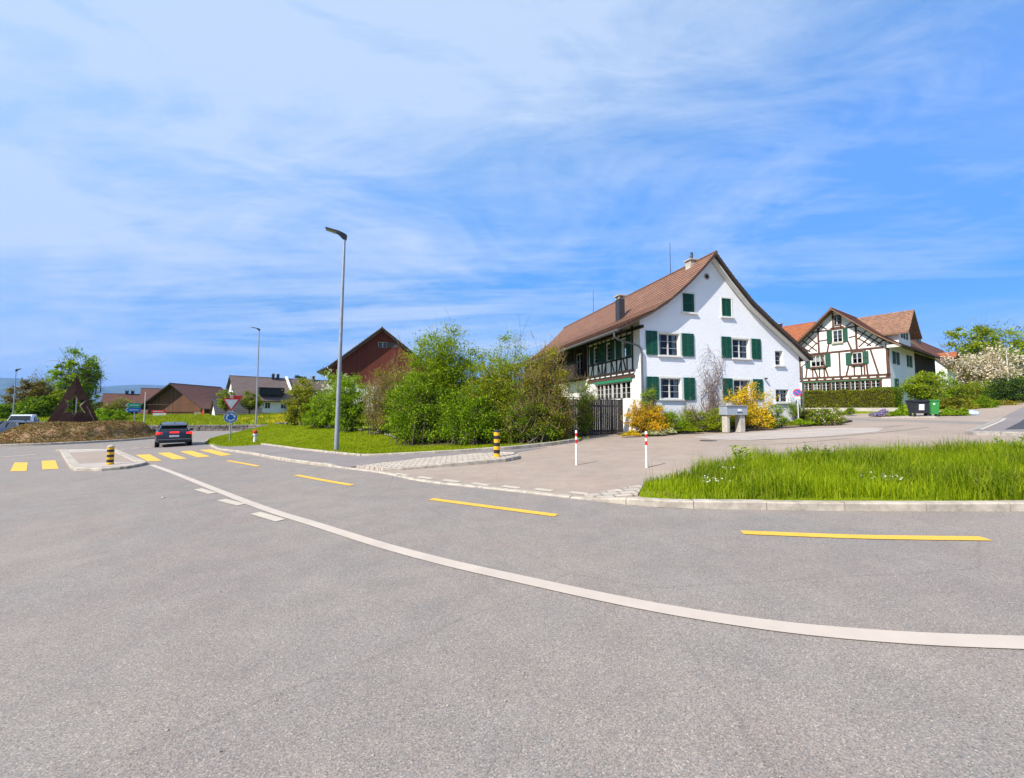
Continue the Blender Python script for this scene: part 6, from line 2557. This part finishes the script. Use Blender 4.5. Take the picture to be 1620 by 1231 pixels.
RG('tall loose green shrub at the corner of the dark barn wall', 1494, 648, 39, 44, 590, 'leaf_mid', 5000, .11, mats=[('leaf_mid', .5), ('leaf_bright', .5)])
RG('mid green shrub in the middle of the garden border', 1528, 648, 38, 46, 604, 'leaf_mid', 5500, .1, mats=[('leaf_mid', .6), ('leaf_olive', .4)])
RG('yellow green shrub below the blossom tree', 1558, 647, 38.5, 48, 602, 'leaf_bright', 6000, .1, mats=[('leaf_bright', .5), ('leaf_yellow', .5)])
RG('dark green conifer bush at the right edge of the garden', 1594, 648, 35.5, 50, 596, 'leaf_conifer', 9000, .09, mats=[('leaf_conifer', .8), ('leaf_dark', .2)])
RG('green hedge-like shrub cut by the right frame edge', 1636, 648, 37, 60, 600, 'leaf_dark', 8000, .1, mats=[('leaf_dark', .6), ('leaf_mid', .4)])
RG('wide cherry tree covered in white blossom', 1556, 640, 46, 80, 560, 'leaf_olive', 2600, .1, 'tree', 'blossom_tree', lobes=4, M=120, sub=6, blossom=('flower_pink', 15000, .17), mats=[('leaf_olive', .6), ('leaf_mid', .4)], trunk=(2.0, .16), zlow=-.3)
RG('tall airy green tree behind the blossom tree', 1578, 640, 62, 92, 515, 'leaf_bright', 9500, .27, 'tree', 'tree', lobes=4, shell=.55, M=120, sub=5, mats=[('leaf_bright', .5), ('leaf_yellow', .5)], trunk=(4.5, .25), jit=.16)
RG('deep green tree at the far right edge of the picture', 1628, 640, 58, 70, 548, 'leaf_mid', 8000, .2, 'tree', 'tree', lobes=3, mats=[('leaf_mid', .7), ('leaf_dark', .3)], trunk=(3, .2))

# trees beyond the roundabout
GT = 'trees beyond the roundabout'


def FT(label, px, py, y, w, top, n, leaf, mats, name='tree', cat='tree', **kw):
    kw.setdefault('lobes', 3)
    return SH(label, px, py, y, w, top, mats[0][0], n, leaf, cat, name, GT, mats=mats, **kw)


FT('tall spreading light green tree behind the steel sculpture', 118, 662, 70, 58, 556, 5200, .28, [('leaf_bright', .5), ('leaf_mid', .5)], trunk=(5.5, .35), lobes=5, M=90, jit=.14, zlow=-.25, stem='bark', r0=.09)
FT('half bare grey tree left of the sculpture', 68, 660, 76, 40, 594, 1500, .25, [('leaf_olive', .6), ('leaf_mid', .4)], trunk=(4, .2), twigs=900, r0=.05, stem='bark_grey')
FT('purple brown bushy tree behind the white van', 40, 662, 72, 56, 606, 5000, .28, [('leaf_red', .55), ('leaf_olive', .45)], M=80, r0=.05)
FT('dark green round bush left of the mound', 56, 664, 66, 44, 626, 4500, .25, [('leaf_dark', .6), ('leaf_mid', .4)])
FT('low green bush at the left frame edge', 12, 662, 66, 40, 637, 3500, .25, [('leaf_mid', .6), ('leaf_dark', .4)])
FT('olive tree seen through the star of the sculpture', 96, 666, 68, 44, 616, 4500, .25, [('leaf_olive', .5), ('leaf_bright', .5)])
FT('grey green willow-like tree right of the star', 140, 664, 74, 34, 624, 2600, .24, [('leaf_mid', .5), ('leaf_conifer', .5)])
FT('half bare fruit tree in front of the distant farmhouse', 186, 670, 60, 44, 630, 1500, .2, [('leaf_mid', .5), ('leaf_olive', .5)], twigs=900, trunk=(1.4, .14), r0=.04)
FT('bright green garden bush right of the mound', 176, 668, 57, 40, 646, 3200, .18, [('leaf_bright', .6), ('leaf_mid', .4)])
FT('small dark stemmed tree before the white row house', 394, 655, 66, 36, 622, 3000, .2, [('leaf_mid', .4), ('leaf_olive', .6)], trunk=(1.6, .16))
FT('pale green young tree behind the give way sign', 357, 656, 63, 26, 616, 1800, .18, [('leaf_yellow', .5), ('leaf_bright', .5)], trunk=(1.3, .1))
FT('dark conifer top above the roof of the white row house', 474, 640, 110, 16, 591, 2600, .35, [('leaf_conifer', 1.0)], lobes=1)
FT('round dark bush beside the distant roofs', 152, 668, 100, 26, 640, 1500, .3, [('leaf_dark', .6), ('leaf_mid', .4)])


# ------------------------------------------------------------------ grass
def tri_area_pts(rng, P, n):
    P = [tuple(p[:2]) for p in P]
    xs = [p[0] for p in P]; ys = [p[1] for p in P]
    out = []
    Pn = np.array(P)
    while sum(len(o) for o in out) < n:
        X = rng.uniform(min(xs), max(xs), n * 2); Y = rng.uniform(min(ys), max(ys), n * 2)
        c = np.zeros(len(X), bool)
        j = len(Pn) - 1
        for i in range(len(Pn)):
            xi, yi = Pn[i]; xj, yj = Pn[j]
            with np.errstate(divide='ignore', invalid='ignore'):
                c ^= ((yi > Y) != (yj > Y)) & (X < (xj - xi) * (Y - yi) / (yj - yi + 1e-12) + xi)
            j = i
        out.append(np.stack([X[c], Y[c]], 1))
    return np.concatenate(out)[:n]


def blades(name, label, pts, zf, h, w, mat, seed, lean=.35, hvar=.5, kind='stuff', hmap=None):
    rng = np.random.default_rng(seed)
    n = len(pts)
    z = np.array([zf(x, y) for x, y in pts])
    H_ = h * (1 + hvar * rng.uniform(-1, 1, n))
    if hmap is not None: H_ *= hmap
    th = rng.uniform(0, 2 * math.pi, n)
    fx = np.stack([np.cos(th), np.sin(th), np.zeros(n)], 1)
    ln = np.abs(rng.normal(0, lean, n))[:, None] * H_[:, None]
    th2 = th + rng.normal(1.57, .5, n)
    dd = np.stack([np.cos(th2), np.sin(th2), np.zeros(n)], 1)
    b = np.stack([pts[:, 0], pts[:, 1], z - .01], 1)
    up = np.array([0, 0, 1.])
    m1 = b + dd * ln * .3 + up * H_[:, None] * .55
    tip = b + dd * ln + up * H_[:, None] * (1 - .25 * np.clip(ln / H_[:, None], 0, 1))
    W = (w * rng.uniform(.6, 1.3, n))[:, None]
    V = np.stack([b - fx * W / 2, b + fx * W / 2, m1 + fx * W * .38, tip + fx * W * .06, tip - fx * W * .06, m1 - fx * W * .38], 1)
    o = np.arange(n)[:, None] * 6
    F = np.concatenate([o + np.array([[0, 1, 2, 5]]), o + np.array([[5, 2, 3, 4]])])
    ob = np_mesh(name, V.reshape(-1, 3), F, MT[mat])
    tag(ob, label, None, None, kind)
    return ob


rng = np.random.default_rng(12)
pv = tri_area_pts(rng, isl, 62000)
kd = np.array([min(abs(p[1] - 5.9 + .1 * p[0] * 0), 9) for p in pv])
front_d = np.array([min((Vector(p) - q).length for q in kerb_s[20:60:1]) for p in pv[:, :]])
hm = np.clip(.25 + front_d * .75, .25, 1.0) * (1 + .3 * np.sin(pv[:, 0] * 2.3 + 1) * np.sin(pv[:, 1] * 2.9)) * np.clip(.3 + (pv[:, 0] - 2.2) * .24, .3, .92)
hm *= 1 + .25 * np.sin(pv[:, 0] * 5.1 + 2 * pv[:, 1]) * np.cos(pv[:, 1] * 4.3)
sel = (np.sin(pv[:, 0] * 1.9 + .5) + np.sin(pv[:, 1] * 3.1 + pv[:, 0]) + rng.normal(0, .8, len(pv))) > .9
blades('long_grass', 'long fresh green grass growing on the verge', pv[~sel], isl_z, .28, .011, 'grass', 1, .45, .5, hmap=hm[~sel])
blades('long_grass', 'coarser darker grass in patches on the verge', pv[sel], isl_z, .31, .014, 'grass_b', 5, .6, .5, hmap=hm[sel])
ps = pv[rng.choice(len(pv), 900, replace=False)]
ps = ps[ps[:, 1] > 6.6]
blades('grass_stalks', 'thin flowering stalks rising above the verge grass', ps, isl_z, .5, .005, 'grass_b', 8, .25, .3)
pd_ = pv[rng.choice(len(pv), 14000)] + rng.normal(0, .05, (14000, 2))
blades('dry_grass', 'dry tan grass along the kerb of the verge', pd_[np.array([min((Vector(p) - q).length for q in kerb_s[20:60]) for p in pd_]) < .6], isl_z, .1, .008, 'grass_dry', 2)
# taller weeds and daisies in the verge


def weed(px, py, h, label, n=120):
    b = at(px, py)
    rg = np.random.default_rng(int(px))
    T = thing('weed', label, 'weed', (b.x, b.y, G(b.x) + .1))
    M_ = 9
    a = np.stack([rg.normal(0, .1, M_), rg.normal(0, .06, M_), np.zeros(M_)], 1)
    e = a + np.stack([rg.normal(0, .1, M_), rg.normal(0, .1, M_), h * rg.uniform(.7, 1.05, M_)], 1)
    P = curve(a, (a + e) / 2 + rg.normal(0, .02, a.shape), e, 5)
    V, F = tubes_np(P, np.full(M_, .006), np.full(M_, .003), 4)
    np_mesh('stems', V, F, MT['leaf_mid'], T)
    c = along(rg, P, n, .25, .03)
    V, F = leaf_quads(rg, c, .09, .3, .35)
    np_mesh('leaves', V, F, MT['leaf_mid'], T)


weed(1168, 752, .55, 'leafy dark green weed standing tallest at the left end of the verge')
weed(1281, 744, .52, 'leafy weed at the back of the verge in front of the concrete slab')
weed(1312, 744, .46, 'slimmer weed just right of the tall weed at the back of the verge', 80)
weed(1600, 730, .5, 'leafy weed at the right end of the verge')
for lab, px, py in (('cluster of white daisies low in the verge near the kerb', 1402, 782), ('white daisies near the left tip of the verge', 1126, 786), ('white daisies at the back of the left tip of the verge', 1145, 762)):
    b = at(px, py)
    rg = np.random.default_rng(px)
    c = np.stack([rg.normal(0, .14, 34), rg.normal(0, .1, 34), rg.uniform(.16, .24, 34)], 1)
    T = thing('daisy_clump', lab, 'flowers', (b.x, b.y, G(b.x) + .1))
    V, F = leaf_quads(rg, c, .032, 2, .95)
    np_mesh('flowers', V, F, MT['flower_white'], T)
    cc_ = c.copy(); cc_[:, 2] = 0
    V, F = tubes_np(curve(cc_, (cc_ + c) / 2, c, 3), np.full(34, .003), np.full(34, .002), 3)
    np_mesh('stems', V, F, MT['leaf_mid'], T)

pl_ = tri_area_pts(rng, lawn_b, 70000)
near = pl_
blades('lawn_grass', 'mown grass of the bank below the hedge', near, lawn_f, .07, .02, 'grass_short', 3, .5)
pm_ = tri_area_pts(rng, [(-62, 47), (-48, 46.6), (-43.6, 46.4), (-38.2, 46.5), (-32, 47.4), (-27.4, 45.2), (-20, 44), (-14, 56), (-20, 74), (-75, 76), (-80, 60)], 45000)
blades('meadow_grass', 'tall spring grass of the meadow', pm_, meadow_f, .3, .06, 'grass_meadow', 4, .4)
# dandelions in the meadow, too many to count
pf = tri_area_pts(rng, [(-38, 50), (-27, 46.5), (-20, 46), (-22, 60), (-36, 66)], 3200)
keep = (np.sin(pf[:, 0] * .7) * np.cos(pf[:, 1] * .5 + pf[:, 0] * .3) + rng.normal(0, .5, len(pf))) > .1
pf = pf[keep]
zz = np.array([meadow_f(x, y) for x, y in pf]) + rng.uniform(.25, .4, len(pf))
V, F = leaf_quads(rng, np.stack([pf[:, 0], pf[:, 1], zz], 1), .13, 1, .9)
o = np_mesh('meadow_flowers', V, F, MT['flower_yellow'])
tag(o, 'yellow dandelions scattered through the meadow', None, None, 'stuff')
# planting on the mound
th = rng.uniform(0, 2 * math.pi, 30000)
r = np.sqrt(rng.uniform(0, 1, 30000)) * 5.6
X, Y = RC.x + np.cos(th) * r, RC.y + np.sin(th) * r
cl = np.sin(X * 3.3) * np.cos(Y * 2.7 + X) > -.6 + rng.normal(0, .4, len(X))
X, Y = X[cl], Y[cl]
Z = np.array([mound_z(x, y) for x, y in zip(X, Y)]) + rng.uniform(.0, .16, len(X))
V, F = leaf_quads(rng, np.stack([X, Y, Z], 1), .13, .3, .5)
o = np_mesh('mound_planting', V, F, MT['grass_dry'])
tag(o, 'dry brown and green ground cover on the roundabout mound', None, None, 'stuff')
# tufts along kerb foot and bed edges, grit on the road
pe_ = []
for q in lawn_front[8:]:
    for _ in range(40): pe_.append((q.x + random.uniform(-.6, .6), q.y + random.uniform(.08, .3)))
pe_ = np.array(pe_)
blades('edge_grass', 'uneven grass tufts along the lawn kerb', pe_, lawn_f, .12, .014, 'grass_short', 6, .6)
gx = rng.uniform(-14, 8, 900); gy = rng.uniform(1.2, 16, 900)
gz = np.array([G(x) for x in gx]) + .008
V, F = [], []
oct_ = np.array([(1, 0, 0), (0, 1, 0), (-1, 0, 0), (0, -1, 0), (0, 0, .6), (0, 0, -.6)], float)
for x, y, z in zip(gx, gy, gz):
    s = rng.uniform(.003, .008)
    k = len(V)
    V += [tuple(np.array((x, y, z)) + oct_[i] * s * rng.uniform(.7, 1.3)) for i in range(6)]
    for i in range(4):
        F += [(k + i, k + (i + 1) % 4, k + 4), (k + (i + 1) % 4, k + i, k + 5)]
o = np_mesh('grit', V, F, MT['kerb'])
tag(o, 'loose pale grit scattered over the road surface', None, None, 'stuff')
for px, py, s in ((708, 1117, .009), (264, 1156, .009), (590, 1196, .007), (258, 788, .04), (277, 793, .025), (470, 1024, .006)):
    b = at(px, py)
    mb = MB()
    mb.lathe([(s * .5, 0), (s, s * .25), (s * .8, s * .55), (0, s * .7)], (0, 0, 0), 9)
    o = mb.build('pebble', MT['kerb'], None, True)
    o.location = (b.x, b.y, b.z + .001)
    o.scale = (1, .75, 1)
    tag(o, 'small pale pebble lying loose on the grey road', 'pebble', 'pale pebbles on the road')


# ------------------------------------------------------------------ hills
def hill(name, y, prof, depth, mat, seed, zb=-40):
    rng = np.random.default_rng(seed)
    px = [p[0] for p in prof]
    xs = np.linspace(px[0], px[-1], 140)
    top = np.interp(xs, px, [p[1] for p in prof])
    V, F = [], []
    K = 14
    for i, p in enumerate(xs):
        q = aty(p, top[i], y)
        for k in range(K):
            t = k / (K - 1)
            hgt = math.sin(math.pi * min(t * .62, .5) / 1.0) if t < .8 else math.cos((t - .8) * 4)
            zz = zb + (q.z - zb) * max(0, hgt) * (1 if .75 < t < .85 else .97)
            n = (math.sin(i * .35 + k * 1.1) + math.sin(i * .9 - k * .7)) * .02 * (q.z - zb) * (1 if k not in (0,) else 0) * (0 if .74 < t < .86 else 1)
            V.append((q.x * (1 + (t - .8) * depth / y), y + (t - .8) * depth, zz + n))
    n = K
    for i in range(len(xs) - 1):
        for k in range(K - 1):
            F.append((i * n + k, (i + 1) * n + k, (i + 1) * n + k + 1, i * n + k + 1))
    o = np_mesh(name, V, F, mat, smooth=True)
    o['kind'] = 'structure'
    return o


MT['forest'] = pmat('far_forest', (.02, .045, .02), (.06, .1, .03), .004, .95, detail=8)
hill('hills', 7500, [(-520, 640), (-400, 606), (-250, 600), (-60, 599), (0, 598), (30, 599), (60, 602), (100, 607), (140, 612), (200, 625), (300, 640)], 2600, MT['forest'], 1)
hill('hills', 9000, [(0, 640), (60, 618), (110, 611), (150, 610.5), (165, 612), (190, 610), (215, 609), (240, 609.5), (270, 610), (310, 613), (350, 617.5), (420, 622), (520, 622), (640, 618), (760, 622), (900, 630), (1050, 640)], 2600, MT['forest'], 2)


# ------------------------------------------------------------------ light, sky, air, camera
SUN_AZ = Vector((-.757, -.653))
SUN_EL = R(44)
w = bpy.data.worlds.new('World')
scn.world = w
w.use_nodes = True
nt = w.node_tree
nt.nodes.clear()
wo = nt.nodes.new('ShaderNodeOutputWorld')
bg = N(nt, 'Background')
sky = N(nt, 'TexSky')
sky.sky_type = 'NISHITA'
sky.sun_disc = False
sky.sun_elevation = SUN_EL
sky.sun_rotation = math.atan2(SUN_AZ.x, SUN_AZ.y)
sky.altitude = 450
sky.air_density = 1.0
sky.dust_density = .35
sky.ozone_density = 2.5
tc = N(nt, 'TexCoord')
g = tc.outputs['Generated']
sx = N(nt, 'SeparateXYZ')
nt.links.new(g, sx.inputs[0])


def math_(op, a, b=None):
    m = N(nt, 'Math', operation=op)
    for i, v in enumerate((a, b)):
        if v is None: continue
        if isinstance(v, bpy.types.NodeSocket): nt.links.new(v, m.inputs[i])
        else: m.inputs[i].default_value = v
    return m.outputs[0]


zc = math_('MAXIMUM', sx.outputs[2], 0.0)
den = math_('ADD', zc, .10)
u = math_('DIVIDE', sx.outputs[0], den)
v = math_('DIVIDE', sx.outputs[1], den)
cv = N(nt, 'CombineXYZ')
nt.links.new(u, cv.inputs[0]); nt.links.new(v, cv.inputs[1])


def mapped(sc, rot, loc=(0, 0, 0)):
    m = N(nt, 'Mapping')
    m.inputs['Scale'].default_value = sc
    m.inputs['Rotation'].default_value = (0, 0, rot)
    m.inputs['Location'].default_value = loc
    nt.links.new(cv.outputs[0], m.inputs[0])
    return m.outputs[0]


broad = noise(nt, mapped((.30, .42, 1), .6, (2.0, .6, 0)), 1.0, 4, .5, .3)
streak = noise(nt, mapped((.50, 1.5, 1), -.5, (.3, 4.2, 0)), 1.25, 10, .66, 1.0)
fine = noise(nt, mapped((1.2, 3.6, 1), -.42), 2.0, 9, .74, .6)
# thin veil, denser high up and toward the sun side (left)
lean = math_('MULTIPLY', sx.outputs[0], -.34)
hi = math_('MULTIPLY', zc, .80)
veil = math_('ADD', math_('ADD', math_('MULTIPLY', broad, .8), lean), hi)
veil = math_('ADD', veil, math_('MULTIPLY', math_('SUBTRACT', fine, .5), .40))
veil = math_('ADD', veil, math_('MULTIPLY', math_('SUBTRACT', streak, .5), .80))
# cirrus patches in the dome itself
mp3 = N(nt, 'Mapping')
mp3.inputs['Scale'].default_value = (1.0, 1.0, 2.9)
mp3.inputs['Rotation'].default_value = (0, R(14), R(20))
mp3.inputs['Location'].default_value = (.4, 2.2, .15)
nt.links.new(g, mp3.inputs[0])
pat = noise(nt, mp3.outputs[0], 2.1, 11, .62, 1.3)
veil = math_('ADD', veil, math_('MULTIPLY', math_('SUBTRACT', pat, .5), 1.0))
veil = ramp(nt, veil, [(.46, (.03, .03, .03)), (.75, (.44, .44, .44)), (1.12, (.84, .84, .84))])
w1 = noise(nt, mapped((.11, .34, 1), -.25, (5.3, 1.9, 0)), 1.7, 12, .66, 1.1)
w2 = ramp(nt, w1, [(.48, (0, 0, 0)), (.58, (.5, .5, .5)), (.68, (1, 1, 1))])
side = ramp(nt, math_('ADD', math_('MULTIPLY', sx.outputs[0], -.55), .5), [(.1, (.62, .62, .62)), (.75, (1, 1, 1))])
lowz = ramp(nt, zc, [(.0, (.5, .5, .5)), (.06, (1, 1, 1)), (.30, (.9, .9, .9)), (.5, (.1, .1, .1))])
low = mixc(nt, 1, mixc(nt, 1, w2, side, 'MULTIPLY'), lowz, 'MULTIPLY')
m2 = N(nt, 'Mix', data_type='RGBA', blend_type='SCREEN'); m2.inputs[0].default_value = 1
nt.links.new(veil, m2.inputs[6]); nt.links.new(low, m2.inputs[7])
tint = ramp(nt, zc, [(0, (.36, .50, .88)), (.1, (.25, .55, .96)), (.23, (.28, .74, 1.1)), (.48, (.80, 1.45, 1.85)), (.75, (1.4, 2.1, 2.1))])
skyc = mixc(nt, 1, sky.outputs[0], tint, 'MULTIPLY')
skyc = mixc(nt, 1, skyc, ramp(nt, math_('ADD', math_('MULTIPLY', sx.outputs[0], .5), .5), [(.45, (1, 1, 1)), (.85, (.95, .86, .94))]), 'MULTIPLY')
cc2 = mixc(nt, m2.outputs[2], skyc, (3.75, 4.55, 5.9))
hz = ramp(nt, zc, [(0, (.75, .75, .75)), (.05, (.42, .42, .42)), (.16, (0, 0, 0))])
cc2 = mixc(nt, hz, cc2, (3.1, 4.2, 5.7))
nt.links.new(cc2, bg.inputs[0])
bg.inputs[1].default_value = .1
nt.links.new(bg.outputs[0], wo.inputs[0])

sd = bpy.data.lights.new('sun', 'SUN')
sd.energy = 4.2
sd.angle = R(.5)
sd.color = (1, .95, .88)
so = bpy.data.objects.new('sun', sd)
COL.objects.link(so)
dirv = Vector((SUN_AZ.x * math.cos(SUN_EL), SUN_AZ.y * math.cos(SUN_EL), math.sin(SUN_EL)))
so.rotation_euler = dirv.to_track_quat('Z', 'Y').to_euler()
so.location = dirv * 60

HAZE = True
if HAZE:
    mb = MB()
    mb.box((-2000, 0, 370), (33000, 28400, 1000))
    m, nt, out = newmat('haze_air')
    pv_ = N(nt, 'VolumePrincipled')
    pv_.inputs['Color'].default_value = (.28, .5, 1, 1)
    pv_.inputs['Density'].default_value = .00006
    pv_.inputs['Anisotropy'].default_value = .0
    nt.links.new(pv_.outputs[0], out.inputs['Volume'])
    o = mb.build('haze', m)
    o['kind'] = 'stuff'
    o['label'] = 'thin blue haze filling the distance'

cam = bpy.data.cameras.new('camera')
co = bpy.data.objects.new('camera', cam)
COL.objects.link(co)
co.location = (0, 0, EYE)
co.rotation_euler = (R(90) + PITCH, 0, 0)
cam.sensor_width = 36
cam.lens = 36 * FPX / 1620
cam.clip_start = .05
cam.clip_end = 40000
scn.camera = co
scn.view_settings.view_transform = 'Standard'
scn.view_settings.look = 'None'
scn.view_settings.exposure = .8
scn.view_settings.gamma = 1
scn.cycles.use_denoising = True
scn.cycles.max_bounces = 8
scn.cycles.transparent_max_bounces = 12
scn.cycles.volume_bounces = 0
